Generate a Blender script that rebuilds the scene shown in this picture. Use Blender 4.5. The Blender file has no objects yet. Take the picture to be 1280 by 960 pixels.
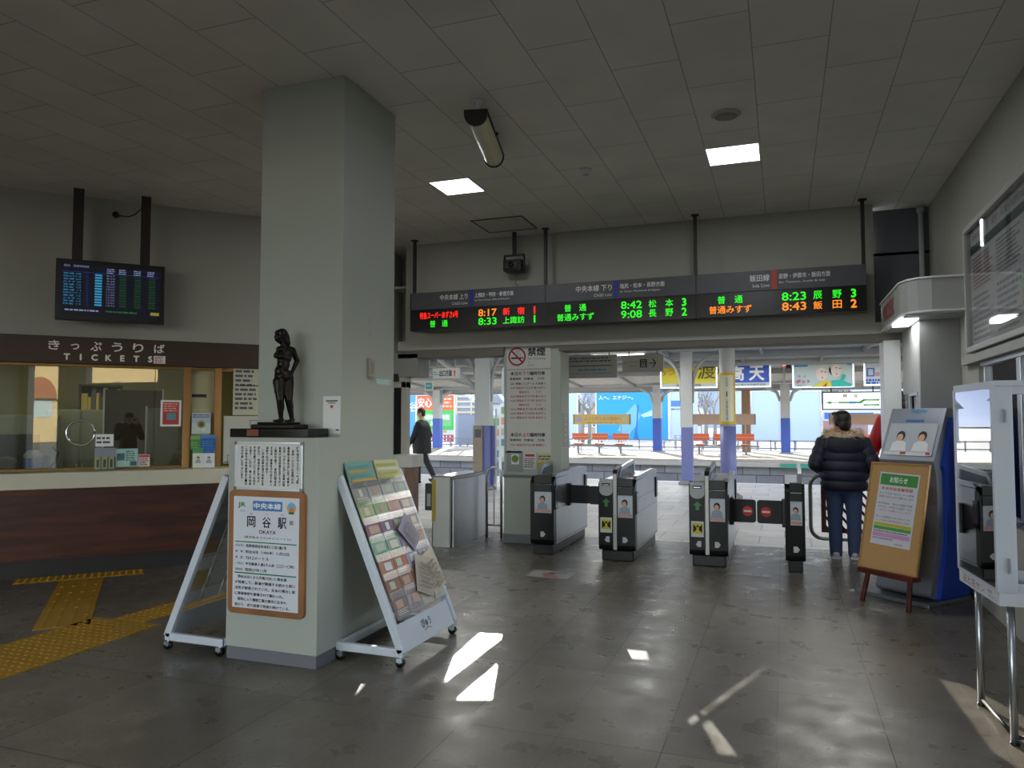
import bpy, bmesh, math, random
from mathutils import Vector, Matrix, Euler
random.seed(7)
SC = bpy.context.scene
COL = SC.collection
R = math.radians
# ------------------------------------------------------------------ camera
F = 930.0
YAW = math.atan(338 / F)
PIT = math.atan(45 / F)
CZ = 1.5
cam_d = bpy.data.cameras.new('camera'); cam = bpy.data.objects.new('camera', cam_d); COL.objects.link(cam)
cam_d.sensor_fit = 'HORIZONTAL'; cam_d.sensor_width = 36.0; cam_d.lens = 36.0 * F / 1280.0
cam_d.clip_start = 0.03; cam_d.clip_end = 500
cam.location = (0, 0, CZ); cam.rotation_euler = (R(90) + PIT, 0, YAW)
SC.camera = cam
# ------------------------------------------------------------------ sky, sun, exposure
SUN_AZ, SUN_ALT = R(20.5), R(18.2)         # the sun stands low over the tracks, a little left of straight ahead
SUN_DIR = Vector((-math.sin(SUN_AZ) * math.cos(SUN_ALT), math.cos(SUN_AZ) * math.cos(SUN_ALT), math.sin(SUN_ALT)))
W = bpy.data.worlds.new('sky'); SC.world = W; W.use_nodes = True
nt = W.node_tree; nt.nodes.clear()
sky = nt.nodes.new('ShaderNodeTexSky'); sky.sky_type = 'NISHITA'; sky.sun_disc = False
sky.sun_elevation = R(24); sky.sun_rotation = -SUN_AZ; sky.altitude = 760; sky.air_density = 1.0; sky.dust_density = 0.6
bg = nt.nodes.new('ShaderNodeBackground'); bg.inputs[1].default_value = 0.52
wo = nt.nodes.new('ShaderNodeOutputWorld')
hs_ = nt.nodes.new('ShaderNodeHueSaturation'); hs_.inputs['Saturation'].default_value = 0.5; nt.links.new(sky.outputs[0], hs_.inputs['Color']); nt.links.new(hs_.outputs[0], bg.inputs[0]); nt.links.new(bg.outputs[0], wo.inputs[0])
sd = bpy.data.lights.new('sun', 'SUN'); sun = bpy.data.objects.new('sun', sd); COL.objects.link(sun)
sd.energy = 4.5; sd.color = (1.0, 0.93, 0.82); sd.angle = R(0.12)
sun.rotation_euler = SUN_DIR.to_track_quat('Z', 'Y').to_euler()
SC.view_settings.view_transform = 'Standard'; SC.view_settings.look = 'None'
SC.view_settings.gamma = 1; SC.view_settings.exposure = 0.9; SC.view_settings.use_curve_mapping = False
SC.cycles.max_bounces = 8; SC.cycles.transparent_max_bounces = 16; SC.cycles.caustics_reflective = False
SC.cycles.caustics_refractive = False; SC.cycles.sample_clamp_indirect = 4.0
LAMP_W = 3.0           # radiance of the ceiling panels
# ------------------------------------------------------------------ helpers: materials
def lin(c):
    if isinstance(c, str):
        c = tuple(int(c[i:i + 2], 16) / 255 for i in (0, 2, 4))
    return tuple(v / 12.92 if v <= 0.04045 else ((v + 0.055) / 1.055) ** 2.4 for v in c)
MATS = {}
def mat(name, col, rough=0.5, metal=0.0, emit=0.0, var=0.06, nscale=6.0, bump=0.0, bscale=60.0, spec=0.5, alpha=None):
    if name in MATS: return MATS[name]
    m = bpy.data.materials.new(name); m.use_nodes = True; t = m.node_tree; N = t.nodes; L = t.links
    b = N['Principled BSDF']; c = lin(col)
    b.inputs['Roughness'].default_value = rough; b.inputs['Metallic'].default_value = metal
    b.inputs['Specular IOR Level'].default_value = spec
    tc = N.new('ShaderNodeTexCoord')
    if var:
        no = N.new('ShaderNodeTexNoise'); no.inputs['Scale'].default_value = nscale; no.inputs['Detail'].default_value = 3
        mr = N.new('ShaderNodeMapRange'); mr.inputs[3].default_value = 1 - var; mr.inputs[4].default_value = 1 + var
        mx = N.new('ShaderNodeMix'); mx.data_type = 'RGBA'; mx.blend_type = 'MULTIPLY'; mx.inputs[0].default_value = 1
        mx.inputs[6].default_value = (*c, 1)
        L.new(tc.outputs['Object'], no.inputs['Vector']); L.new(no.outputs[0], mr.inputs[0]); L.new(mr.outputs[0], mx.inputs[7])
        L.new(mx.outputs[2], b.inputs['Base Color'])
    else:
        b.inputs['Base Color'].default_value = (*c, 1)
    if bump:
        n2 = N.new('ShaderNodeTexNoise'); n2.inputs['Scale'].default_value = bscale
        bp = N.new('ShaderNodeBump'); bp.inputs['Strength'].default_value = bump; bp.inputs['Distance'].default_value = 0.01
        L.new(tc.outputs['Object'], n2.inputs['Vector']); L.new(n2.outputs[0], bp.inputs['Height']); L.new(bp.outputs[0], b.inputs['Normal'])
    if emit:
        b.inputs['Emission Color'].default_value = (*c, 1); b.inputs['Emission Strength'].default_value = emit
    MATS[name] = m
    return m
def glassmat(name, tint=(1, 1, 1), refl=1.0, haze=0.0, hcol=(0.8, 0.85, 0.9), rough=0.01):
    """thin pane: see-through, with mirror reflections that grow at grazing angles; haze adds a little white film"""
    if name in MATS: return MATS[name]
    m = bpy.data.materials.new(name); m.use_nodes = True; t = m.node_tree; N = t.nodes; L = t.links; N.clear()
    o = N.new('ShaderNodeOutputMaterial'); tr = N.new('ShaderNodeBsdfTransparent'); tr.inputs[0].default_value = (*tint, 1)
    gl = N.new('ShaderNodeBsdfGlossy'); gl.inputs['Roughness'].default_value = rough
    fr = N.new('ShaderNodeFresnel'); fr.inputs[0].default_value = 1.5
    mu = N.new('ShaderNodeMath'); mu.operation = 'MULTIPLY'; mu.inputs[1].default_value = refl; mu.use_clamp = True
    mx = N.new('ShaderNodeMixShader'); L.new(fr.outputs[0], mu.inputs[0]); L.new(mu.outputs[0], mx.inputs[0])
    L.new(tr.outputs[0], mx.inputs[1]); L.new(gl.outputs[0], mx.inputs[2])
    last = mx
    if haze:
        df = N.new('ShaderNodeBsdfDiffuse'); df.inputs[0].default_value = (*hcol, 1)
        m2 = N.new('ShaderNodeMixShader'); m2.inputs[0].default_value = haze
        L.new(mx.outputs[0], m2.inputs[1]); L.new(df.outputs[0], m2.inputs[2]); last = m2
    L.new(last.outputs[0], o.inputs[0]); MATS[name] = m
    return m
def emat(name, col, s):
    if name in MATS: return MATS[name]
    m = bpy.data.materials.new(name); m.use_nodes = True; t = m.node_tree; b = t.nodes['Principled BSDF']
    b.inputs['Base Color'].default_value = (*[v * .3 for v in lin(col)], 1)
    b.inputs['Emission Color'].default_value = (*lin(col), 1); b.inputs['Emission Strength'].default_value = s
    MATS[name] = m
    return m
def hexmat(c, rough=0.6, **k):
    return mat('paint_' + c + ('' if rough == 0.6 else '_%d' % int(rough * 100)), c, rough, var=k.pop('var', 0.03), **k)
# ------------------------------------------------------------------ helpers: mesh building
def rotz(a): return Matrix.Rotation(a, 4, 'Z')
def fr_(o, x, y):
    """frame with its origin at o and its first two axes along x and y (writing reads along x, upright along y)"""
    x = Vector(x).normalized(); y = Vector(y).normalized(); z = x.cross(y).normalized()
    m = Matrix((x, y, z)).transposed().to_4x4(); m.translation = Vector(o); return m
_TX = {}
def text_geo(s):
    if s not in _TX:
        c = bpy.data.curves.new('t', 'FONT'); c.body = s; c.size = 1.0; c.resolution_u = 3 if len(s) <= 8 else 2
        o = bpy.data.objects.new('t', c); me = bpy.data.meshes.new_from_object(o)
        vs = [v.co.copy() for v in me.vertices]; fs = [tuple(p.vertices) for p in me.polygons]
        bpy.data.objects.remove(o); bpy.data.curves.remove(c); bpy.data.meshes.remove(me)
        _TX[s] = (vs, fs)
    return _TX[s]
class MB:
    def __init__(s, M=None):
        s.v = []; s.f = []; s.mi = []; s.sm = []; s.mats = []; s.M = M or Matrix()
    def add(s, vs, fs, m, smooth=False, M=None):
        T = s.M @ M if M is not None else s.M
        if m not in s.mats: s.mats.append(m)
        k = s.mats.index(m); b = len(s.v)
        s.v += [T @ Vector(p) for p in vs]
        for q in fs:
            s.f.append(tuple(b + i for i in q)); s.mi.append(k); s.sm.append(smooth)
        return s
    def box(s, a, b, m, M=None):
        x0, y0, z0 = [min(a[i], b[i]) for i in range(3)]; x1, y1, z1 = [max(a[i], b[i]) for i in range(3)]
        return s.add([(x0, y0, z0), (x1, y0, z0), (x1, y1, z0), (x0, y1, z0), (x0, y0, z1), (x1, y0, z1), (x1, y1, z1), (x0, y1, z1)],
                     [(0, 3, 2, 1), (4, 5, 6, 7), (0, 1, 5, 4), (1, 2, 6, 5), (2, 3, 7, 6), (3, 0, 4, 7)], m, M=M)
    def quad(s, p, m, M=None): return s.add(p, [tuple(range(len(p)))], m, M=M)
    def rect(s, x0, y0, x1, y1, m, M, z=0.0): return s.add([(x0, y0, z), (x1, y0, z), (x1, y1, z), (x0, y1, z)], [(0, 1, 2, 3)], m, M=M)
    def prism(s, poly, ax, a, b, m, M=None, smooth=False):
        """poly in the plane across axis ax ('x': y,z; 'y': x,z; 'z': x,y), from a to b"""
        def P(u, w, t):
            return (t, u, w) if ax == 'x' else (u, t, w) if ax == 'y' else (u, w, t)
        n = len(poly)
        vs = [P(u, w, a) for u, w in poly] + [P(u, w, b) for u, w in poly]
        fs = [tuple(range(n - 1, -1, -1)), tuple(range(n, 2 * n))] + [(i, (i + 1) % n, n + (i + 1) % n, n + i) for i in range(n)]
        s.add(vs, fs[:2], m, M=M); return s.add(vs, fs[2:], m, smooth, M=M)
    def loft(s, rings, m, smooth=True, cap=True, M=None):
        n = len(rings[0]); vs = [p for r in rings for p in r]; fs = []
        for k in range(len(rings) - 1):
            for i in range(n):
                j = (i + 1) % n; fs.append((k * n + i, k * n + j, (k + 1) * n + j, (k + 1) * n + i))
        if cap: fs += [tuple(range(n - 1, -1, -1)), tuple(range((len(rings) - 1) * n, len(rings) * n))]
        return s.add(vs, fs, m, smooth, M=M)
    def tube(s, pts, r, m, seg=10, M=None, cap=True, sq=1.0):
        pts = [Vector(p) for p in pts]; rr = r if isinstance(r, (list, tuple)) else [r] * len(pts); rings = []
        up = None
        for i, p in enumerate(pts):
            d = (pts[min(i + 1, len(pts) - 1)] - pts[max(i - 1, 0)]).normalized()
            if up is None: up = Vector((0, 0, 1)) if abs(d.z) < .9 else Vector((0, 1, 0))
            a = d.cross(up)
            if a.length < 1e-4: up = Vector((1, 0, 0)); a = d.cross(up)
            a.normalize(); b = a.cross(d).normalized(); up = b
            rings.append([p + (a * math.cos(2 * math.pi * k / seg) + b * math.sin(2 * math.pi * k / seg) * sq) * rr[i] for k in range(seg)])
        return s.loft(rings, m, True, cap, M)
    def cyl(s, a, b, r, m, r2=None, seg=16, M=None): return s.tube([a, b], [r, r if r2 is None else r2], m, seg, M)
    def ell(s, c, r, m, M=None, u=14, v=9):
        vs = []; rr = (r, r, r) if not isinstance(r, (tuple, list)) else r
        for j in range(1, v):
            t = math.pi * j / v
            for i in range(u):
                q = 2 * math.pi * i / u
                vs.append((c[0] + rr[0] * math.sin(t) * math.cos(q), c[1] + rr[1] * math.sin(t) * math.sin(q), c[2] + rr[2] * math.cos(t)))
        n = len(vs); vs += [(c[0], c[1], c[2] + rr[2]), (c[0], c[1], c[2] - rr[2])]; fs = []
        for j in range(v - 2):
            for i in range(u):
                k = (i + 1) % u; fs.append((j * u + i, (j + 1) * u + i, (j + 1) * u + k, j * u + k))
        for i in range(u):
            k = (i + 1) % u; fs.append((n, i, k)); fs.append((n + 1, (v - 2) * u + k, (v - 2) * u + i))
        return s.add(vs, fs, m, True, M=M)
    def lathe(s, prof, m, c=(0, 0, 0), seg=20, M=None):
        return s.loft([[(c[0] + r * math.cos(2 * math.pi * k / seg), c[1] + r * math.sin(2 * math.pi * k / seg), c[2] + z) for k in range(seg)] for r, z in prof], m, True, True, M)
    def rrect(s, x0, y0, x1, y1, r, t, m, M, z=0.0, n=4):
        """rounded rectangle plate in frame M, from z to z+t"""
        P = []
        for cx, cy, a0 in ((x1 - r, y1 - r, 0), (x0 + r, y1 - r, 90), (x0 + r, y0 + r, 180), (x1 - r, y0 + r, 270)):
            for k in range(n + 1): q = R(a0 + 90 * k / n); P.append((cx + r * math.cos(q), cy + r * math.sin(q)))
        return s.prism(P, 'z', z, z + t, m, M)
    def frame(s, x0, y0, x1, y1, w, t, m, M, z=0.0):
        for a in ((x0, y0, x1, y0 + w), (x0, y1 - w, x1, y1), (x0, y0 + w, x0 + w, y1 - w), (x1 - w, y0 + w, x1, y1 - w)):
            s.box((a[0], a[1], z), (a[2], a[3], z + t), m, M)
        return s
    def text(s, t, x, y, h, m, M, w=None, al='c', z=0.0015, vert=False, bold=0.0):
        """writing in frame M: its box is h high (w wide if given), set at x,y (al: c centre, l left, r right)"""
        if vert:
            step = h
            for i, ch in enumerate(t):
                if ch in ' 　': continue
                s.text(ch, x, y - step * (i + .5), h * .86 if ch not in 'ー、。・' else h * .12, m, M,
                       w=(h * .86 if ch not in 'ー' else h * .6) if ch not in '、。' else h * .2, z=z, bold=bold)
                if ch == 'ー': pass
            return s
        vs, fs = text_geo(t)
        if not vs: return s
        x0 = min(v.x for v in vs); x1 = max(v.x for v in vs); y0 = min(v.y for v in vs); y1 = max(v.y for v in vs)
        ky = h / max(y1 - y0, 1e-3); kx = ky if w is None else w / max(x1 - x0, 1e-3)
        ww = (x1 - x0) * kx; ox = x - ww / 2 if al == 'c' else x if al == 'l' else x - ww
        offs = ((0, 0),) if not bold else ((-bold, 0), (bold, 0), (0, bold), (0, -bold))
        for dx, dy in offs:
            s.add([((v.x - x0) * kx + ox + dx, (v.y - y0) * ky + y - h / 2 + dy, z + (dx + dy * 2) * .01) for v in vs], fs, m, M=M)
        return s
    def lines(s, x0, y0, x1, y1, n, m, M, seed=0, fill=.6, z=0.0015):
        """rows of small broken marks, print too small to read"""
        rg = random.Random(seed); dy = (y1 - y0) / n
        for i in range(n):
            y = y1 - (i + .5) * dy; x = x0; end = x1 - rg.random() * (x1 - x0) * .25
            while x < end:
                w = (.5 + rg.random() * 1.6) * dy * .8; w = min(w, end - x)
                s.rect(x, y - dy * fill * .42, x + w, y + dy * fill * .42, m, M, z); x += w + dy * .28
        return s
    def build(s, name, parent=None, bevel=0.0, seg=2, remesh=0.0, smooth=0, sub=0, solid=0.0):
        me = bpy.data.meshes.new(name); me.from_pydata([tuple(v) for v in s.v], [], s.f)
        for m in s.mats: me.materials.append(m)
        for i, p in enumerate(me.polygons): p.material_index = s.mi[i]; p.use_smooth = s.sm[i]
        me.update()
        o = bpy.data.objects.new(name, me); COL.objects.link(o)
        if parent is not None: o.parent = parent
        if solid:
            q = o.modifiers.new('thickness', 'SOLIDIFY'); q.thickness = solid; q.offset = 0
        if bevel:
            q = o.modifiers.new('bevel', 'BEVEL'); q.width = bevel; q.segments = seg; q.limit_method = 'ANGLE'; q.angle_limit = R(40)
        if remesh:
            q = o.modifiers.new('skin', 'REMESH'); q.mode = 'VOXEL'; q.voxel_size = remesh; q.use_smooth_shade = True
        if smooth:
            q = o.modifiers.new('smooth', 'SMOOTH'); q.factor = 0.5; q.iterations = smooth
        if sub:
            q = o.modifiers.new('sub', 'SUBSURF'); q.levels = sub; q.render_levels = sub
        return o
def thing(name, label, cat, loc=(0, 0, 0), rz=0.0, group=None):
    o = bpy.data.objects.new(name, None); COL.objects.link(o); o.location = loc; o.rotation_euler = (0, 0, rz)
    o.empty_display_size = .1; o['label'] = label; o['category'] = cat
    if group: o['group'] = group
    return o
def tag(o, label, cat, group=None, loc=None, rz=None, kind=None):
    o['label'] = label; o['category'] = cat
    if group: o['group'] = group
    if kind: o['kind'] = kind
    if loc is not None: o.location = loc
    if rz is not None: o.rotation_euler = (0, 0, rz)
    return o
def struct(o): o['kind'] = 'structure'; return o
def dup(o, loc=None, rz=None, label=None, group=None, scale=None):
    r = o.copy(); COL.objects.link(r)
    if loc is not None: r.location = loc
    if rz is not None: r.rotation_euler = (0, 0, rz)
    if scale is not None: r.scale = scale
    if label: r['label'] = label
    if group: r['group'] = group
    for ch in [c for c in bpy.data.objects if c.parent == o]:
        c = ch.copy(); COL.objects.link(c); c.parent = r
        for g in [q for q in bpy.data.objects if q.parent == ch]:
            d = g.copy(); COL.objects.link(d); d.parent = c
    return r
FRONT = fr_((0, 0, 0), (1, 0, 0), (0, 0, 1))     # a sheet that faces -Y, upright
def front(x, y, z): return fr_((x, y, z), (1, 0, 0), (0, 0, 1))
# survey: where a sight line from the camera meets a real plane of the room (used to take measurements)
_f = Vector((-math.sin(YAW) * math.cos(PIT), math.cos(YAW) * math.cos(PIT), math.sin(PIT))); _r = Vector((math.cos(YAW), math.sin(YAW), 0)); _u = _r.cross(_f)
def ray(x, y): return _f + _r * ((x - 640) / F) - _u * ((y - 480) / F)
def onY(x, y, Y): d = ray(x, y); return Vector((0, 0, CZ)) + d * (Y / d.y)
def onX(x, y, X): d = ray(x, y); return Vector((0, 0, CZ)) + d * (X / d.x)
def onF(x, y, z=0.0): d = ray(x, y); return Vector((0, 0, CZ)) + d * ((z - CZ) / d.z)
# ------------------------------------------------------------------ shared materials
def nodes_mat(name):
    m = bpy.data.materials.new(name); m.use_nodes = True; MATS[name] = m
    return m, m.node_tree.nodes, m.node_tree.links, m.node_tree.nodes['Principled BSDF']
def grid_floor():
    m, N, L, b = nodes_mat('stone_floor_tiles')
    tc = N.new('ShaderNodeTexCoord'); sp = N.new('ShaderNodeSeparateXYZ'); L.new(tc.outputs['Object'], sp.inputs[0])
    def ln(out, off, per, wid):
        a = N.new('ShaderNodeMath'); a.operation = 'SUBTRACT'; L.new(out, a.inputs[0]); a.inputs[1].default_value = off
        c = N.new('ShaderNodeMath'); c.operation = 'PINGPONG'; L.new(a.outputs[0], c.inputs[0]); c.inputs[1].default_value = per / 2
        d = N.new('ShaderNodeMath'); d.operation = 'LESS_THAN'; L.new(c.outputs[0], d.inputs[0]); d.inputs[1].default_value = wid
        return d.outputs[0]
    gx = ln(sp.outputs[0], -1.52, .98, .003); gx2 = ln(sp.outputs[0], -1.03, .98, .0015); gy = ln(sp.outputs[1], 3.46, .975, .0035)
    mxa = N.new('ShaderNodeMath'); mxa.operation = 'MAXIMUM'; L.new(gx, mxa.inputs[0]); L.new(gx2, mxa.inputs[1])
    mxb = N.new('ShaderNodeMath'); mxb.operation = 'MAXIMUM'; L.new(mxa.outputs[0], mxb.inputs[0]); L.new(gy, mxb.inputs[1])
    n1 = N.new('ShaderNodeTexNoise'); n1.inputs['Scale'].default_value = 1.1; n1.inputs['Detail'].default_value = 5
    n2 = N.new('ShaderNodeTexNoise'); n2.inputs['Scale'].default_value = 45; n2.inputs['Detail'].default_value = 4
    L.new(tc.outputs['Object'], n1.inputs[0]); L.new(tc.outputs['Object'], n2.inputs[0])
    # each slab its own tone
    sc = N.new('ShaderNodeVectorMath'); sc.operation = 'ADD'; sc.inputs[1].default_value = (1.52, -3.46, 0); L.new(tc.outputs['Object'], sc.inputs[0])
    dv = N.new('ShaderNodeVectorMath'); dv.operation = 'DIVIDE'; dv.inputs[1].default_value = (.49, .975, 1); L.new(sc.outputs[0], dv.inputs[0])
    fl = N.new('ShaderNodeVectorMath'); fl.operation = 'FLOOR'; L.new(dv.outputs[0], fl.inputs[0])
    wn = N.new('ShaderNodeTexWhiteNoise'); wn.noise_dimensions = '2D'; L.new(fl.outputs[0], wn.inputs[0])
    r1 = N.new('ShaderNodeValToRGB'); r1.color_ramp.elements[0].position = .2; r1.color_ramp.elements[0].color = (.082, .070, .054, 1)
    r1.color_ramp.elements[1].position = .85; r1.color_ramp.elements[1].color = (.165, .145, .115, 1)
    L.new(n1.outputs[0], r1.inputs[0])
    mm = N.new('ShaderNodeMapRange'); mm.inputs[3].default_value = .8; mm.inputs[4].default_value = 1.2; L.new(wn.outputs[0], mm.inputs[0])
    m3 = N.new('ShaderNodeMapRange'); m3.inputs[3].default_value = .6; m3.inputs[4].default_value = 1.4; L.new(n2.outputs[0], m3.inputs[0])
    mu = N.new('ShaderNodeMath'); mu.operation = 'MULTIPLY'; L.new(mm.outputs[0], mu.inputs[0]); L.new(m3.outputs[0], mu.inputs[1])
    c1 = N.new('ShaderNodeMix'); c1.data_type = 'RGBA'; c1.blend_type = 'MULTIPLY'; c1.inputs[0].default_value = 1
    L.new(r1.outputs[0], c1.inputs[6]); L.new(mu.outputs[0], c1.inputs[7])
    c2 = N.new('ShaderNodeMix'); c2.data_type = 'RGBA'; L.new(mxb.outputs[0], c2.inputs[0]); L.new(c1.outputs[2], c2.inputs[6]); c2.inputs[7].default_value = (.05, .045, .038, 1)
    L.new(c2.outputs[2], b.inputs['Base Color'])
    rr = N.new('ShaderNodeMapRange'); rr.inputs[1].default_value = .25; rr.inputs[2].default_value = .75; rr.inputs[3].default_value = .2; rr.inputs[4].default_value = .46
    nq = N.new('ShaderNodeTexNoise'); nq.inputs['Scale'].default_value = 5; nq.inputs['Detail'].default_value = 5; L.new(tc.outputs['Object'], nq.inputs[0]); L.new(nq.outputs[0], rr.inputs[0]); ra = N.new('ShaderNodeMath'); ra.operation = 'ADD'; L.new(rr.outputs[0], ra.inputs[0])
    mg = N.new('ShaderNodeMath'); mg.operation = 'MULTIPLY'; L.new(mxb.outputs[0], mg.inputs[0]); mg.inputs[1].default_value = .2; L.new(mg.outputs[0], ra.inputs[1])
    L.new(ra.outputs[0], b.inputs['Roughness']); b.inputs['Specular IOR Level'].default_value = .6
    n3 = N.new('ShaderNodeTexNoise'); n3.inputs['Scale'].default_value = 9; n3.inputs['Detail'].default_value = 3; L.new(tc.outputs['Object'], n3.inputs[0])
    bp = N.new('ShaderNodeBump'); bp.inputs['Strength'].default_value = .12; bp.inputs['Distance'].default_value = .004
    hs = N.new('ShaderNodeMath'); hs.operation = 'SUBTRACT'; L.new(n3.outputs[0], hs.inputs[0]); L.new(mxb.outputs[0], hs.inputs[1])
    L.new(hs.outputs[0], bp.inputs['Height']); L.new(bp.outputs[0], b.inputs['Normal'])
    return m
def grid_ceil():
    m, N, L, b = nodes_mat('ceiling_tiles')
    tc = N.new('ShaderNodeTexCoord')
    br = N.new('ShaderNodeTexBrick'); br.offset = .5; br.inputs['Scale'].default_value = 1; br.inputs['Mortar Size'].default_value = .0035
    br.inputs['Brick Width'].default_value = .88; br.inputs['Row Height'].default_value = .438; br.inputs['Mortar Smooth'].default_value = .2
    br.inputs['Color1'].default_value = (.86, .84, .78, 1); br.inputs['Color2'].default_value = (.83, .81, .75, 1); br.inputs['Mortar'].default_value = (.42, .41, .38, 1)
    mp = N.new('ShaderNodeMapping'); mp.inputs['Rotation'].default_value = (0, 0, R(90)); mp.inputs['Location'].default_value = (-.15, .14, 0)
    L.new(tc.outputs['Object'], mp.inputs[0]); L.new(mp.outputs[0], br.inputs['Vector'])
    n = N.new('ShaderNodeTexNoise'); n.inputs['Scale'].default_value = 2; L.new(tc.outputs['Object'], n.inputs[0])
    mr = N.new('ShaderNodeMapRange'); mr.inputs[3].default_value = .85; mr.inputs[4].default_value = 1.12; L.new(n.outputs[0], mr.inputs[0])
    c1 = N.new('ShaderNodeMix'); c1.data_type = 'RGBA'; c1.blend_type = 'MULTIPLY'; c1.inputs[0].default_value = 1
    L.new(br.outputs[0], c1.inputs[6]); L.new(mr.outputs[0], c1.inputs[7]); L.new(c1.outputs[2], b.inputs['Base Color'])
    b.inputs['Roughness'].default_value = .9
    return m
def wood(name, c1, c2, sc=(1, 1, 12), rough=.4):
    if name in MATS: return MATS[name]
    m, N, L, b = nodes_mat(name)
    tc = N.new('ShaderNodeTexCoord'); mp = N.new('ShaderNodeMapping'); mp.inputs['Scale'].default_value = sc
    n = N.new('ShaderNodeTexNoise'); n.inputs['Scale'].default_value = 1.6; n.inputs['Detail'].default_value = 6; n.inputs['Distortion'].default_value = .6
    r = N.new('ShaderNodeValToRGB'); r.color_ramp.elements[0].position = .35; r.color_ramp.elements[1].position = .68
    r.color_ramp.elements[0].color = (*lin(c1), 1); r.color_ramp.elements[1].color = (*lin(c2), 1)
    L.new(tc.outputs['Object'], mp.inputs[0]); L.new(mp.outputs[0], n.inputs[0]); L.new(n.outputs[0], r.inputs[0]); L.new(r.outputs[0], b.inputs['Base Color'])
    b.inputs['Roughness'].default_value = rough
    return m
def blocks(name, c1, c2, mort, bw, rh, rot=None, ms=.01, rough=.85):
    m, N, L, b = nodes_mat(name)
    tc = N.new('ShaderNodeTexCoord'); br = N.new('ShaderNodeTexBrick'); br.inputs['Scale'].default_value = 1
    br.inputs['Brick Width'].default_value = bw; br.inputs['Row Height'].default_value = rh; br.inputs['Mortar Size'].default_value = ms
    br.inputs['Color1'].default_value = (*lin(c1), 1); br.inputs['Color2'].default_value = (*lin(c2), 1); br.inputs['Mortar'].default_value = (*lin(mort), 1)
    mp = N.new('ShaderNodeMapping'); mp.inputs['Rotation'].default_value = rot or (0, 0, 0)
    L.new(tc.outputs['Object'], mp.inputs[0]); L.new(mp.outputs[0], br.inputs['Vector'])
    n = N.new('ShaderNodeTexNoise'); n.inputs['Scale'].default_value = 3; n.inputs['Detail'].default_value = 5; L.new(tc.outputs['Object'], n.inputs[0])
    mr = N.new('ShaderNodeMapRange'); mr.inputs[3].default_value = .7; mr.inputs[4].default_value = 1.3; L.new(n.outputs[0], mr.inputs[0])
    c = N.new('ShaderNodeMix'); c.data_type = 'RGBA'; c.blend_type = 'MULTIPLY'; c.inputs[0].default_value = 1
    L.new(br.outputs[0], c.inputs[6]); L.new(mr.outputs[0], c.inputs[7]); L.new(c.outputs[2], b.inputs['Base Color'])
    b.inputs['Roughness'].default_value = rough
    return m
FLOOR = grid_floor(); CEIL = grid_ceil()
WALL = mat('painted_wall', 'a6a59c', .75, var=.07, nscale=1.2, bump=.05)
PILLAR = mat('painted_pillar', 'a9aea4', .6, var=.05, nscale=1.5, bump=.06, bscale=90)
SKIRT = mat('grey_skirting', '6c6e74', .5, var=.06)
BLACK = mat('black_plastic', '121214', .35, var=.02)
DARK = mat('dark_metal', '1d1916', .5, var=.05)
STEEL = mat('brushed_steel', 'b9bcc0', .28, 1.0, var=.05, nscale=12)
STEELD = mat('dull_steel', '9a9a96', .38, 1.0, var=.1, nscale=5)
ALU = mat('aluminium', 'c6cbd2', .3, .9, var=.04)
WHITE = mat('white_paint', 'e4e6e6', .35, var=.03)
PAPER = mat('white_paper', 'e9eaec', .6, var=.02)
INK = mat('black_ink', '17171b', .6, var=0)
REDINK = mat('red_ink', 'b8302a', .6, var=0)
GREYINK = mat('grey_ink', '50505a', .6, var=0)
GLASS = glassmat('window_glass'); ACR = glassmat('clear_acrylic', refl=.25, haze=.03, rough=.2)
BROWN = mat('brown_fascia', '3f2a1d', .5, var=.1)
YEL = mat('tactile_yellow', 'a67c12', .55, var=.15, nscale=5, bump=.1)
# small drawing helpers on sheets
def disc(mb, x, y, r, m, M, z=.002, n=24, ry=None):
    ry = ry or r
    mb.add([(x + r * math.cos(2 * math.pi * k / n), y + ry * math.sin(2 * math.pi * k / n), z) for k in range(n)], [tuple(range(n))], m, M=M)
def ring2(mb, x, y, r0, r1, m, M, z=.002, n=32, a0=0, a1=360):
    vs = []; fs = []
    for k in range(n + 1):
        a = R(a0 + (a1 - a0) * k / n); vs += [(x + r0 * math.cos(a), y + r0 * math.sin(a), z), (x + r1 * math.cos(a), y + r1 * math.sin(a), z)]
    for k in range(n): fs.append((2 * k, 2 * k + 1, 2 * k + 3, 2 * k + 2))
    mb.add(vs, fs, m, M=M)
def poly(mb, pts, m, M, z=.002): mb.add([(p[0], p[1], z) for p in pts], [tuple(range(len(pts)))], m, M=M)
def portrait(mb, x, y, s, M, coat='93a5b2', hair='2a201c', skin='d9ab8e', z=.002):
    """a small printed bust of a person: hair, face, shoulders; s = height"""
    poly(mb, [(x - .36 * s, y - .5 * s), (x + .36 * s, y - .5 * s), (x + .30 * s, y - .12 * s), (x + .1 * s, y - .02 * s), (x - .1 * s, y - .02 * s), (x - .30 * s, y - .12 * s)], hexmat(coat), M, z)
    disc(mb, x, y + .2 * s, .19 * s, hexmat(hair), M, z + .0005, 18, .23 * s)
    disc(mb, x - .02 * s, y + .13 * s, .135 * s, hexmat(skin), M, z + .001, 18, .165 * s)
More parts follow.
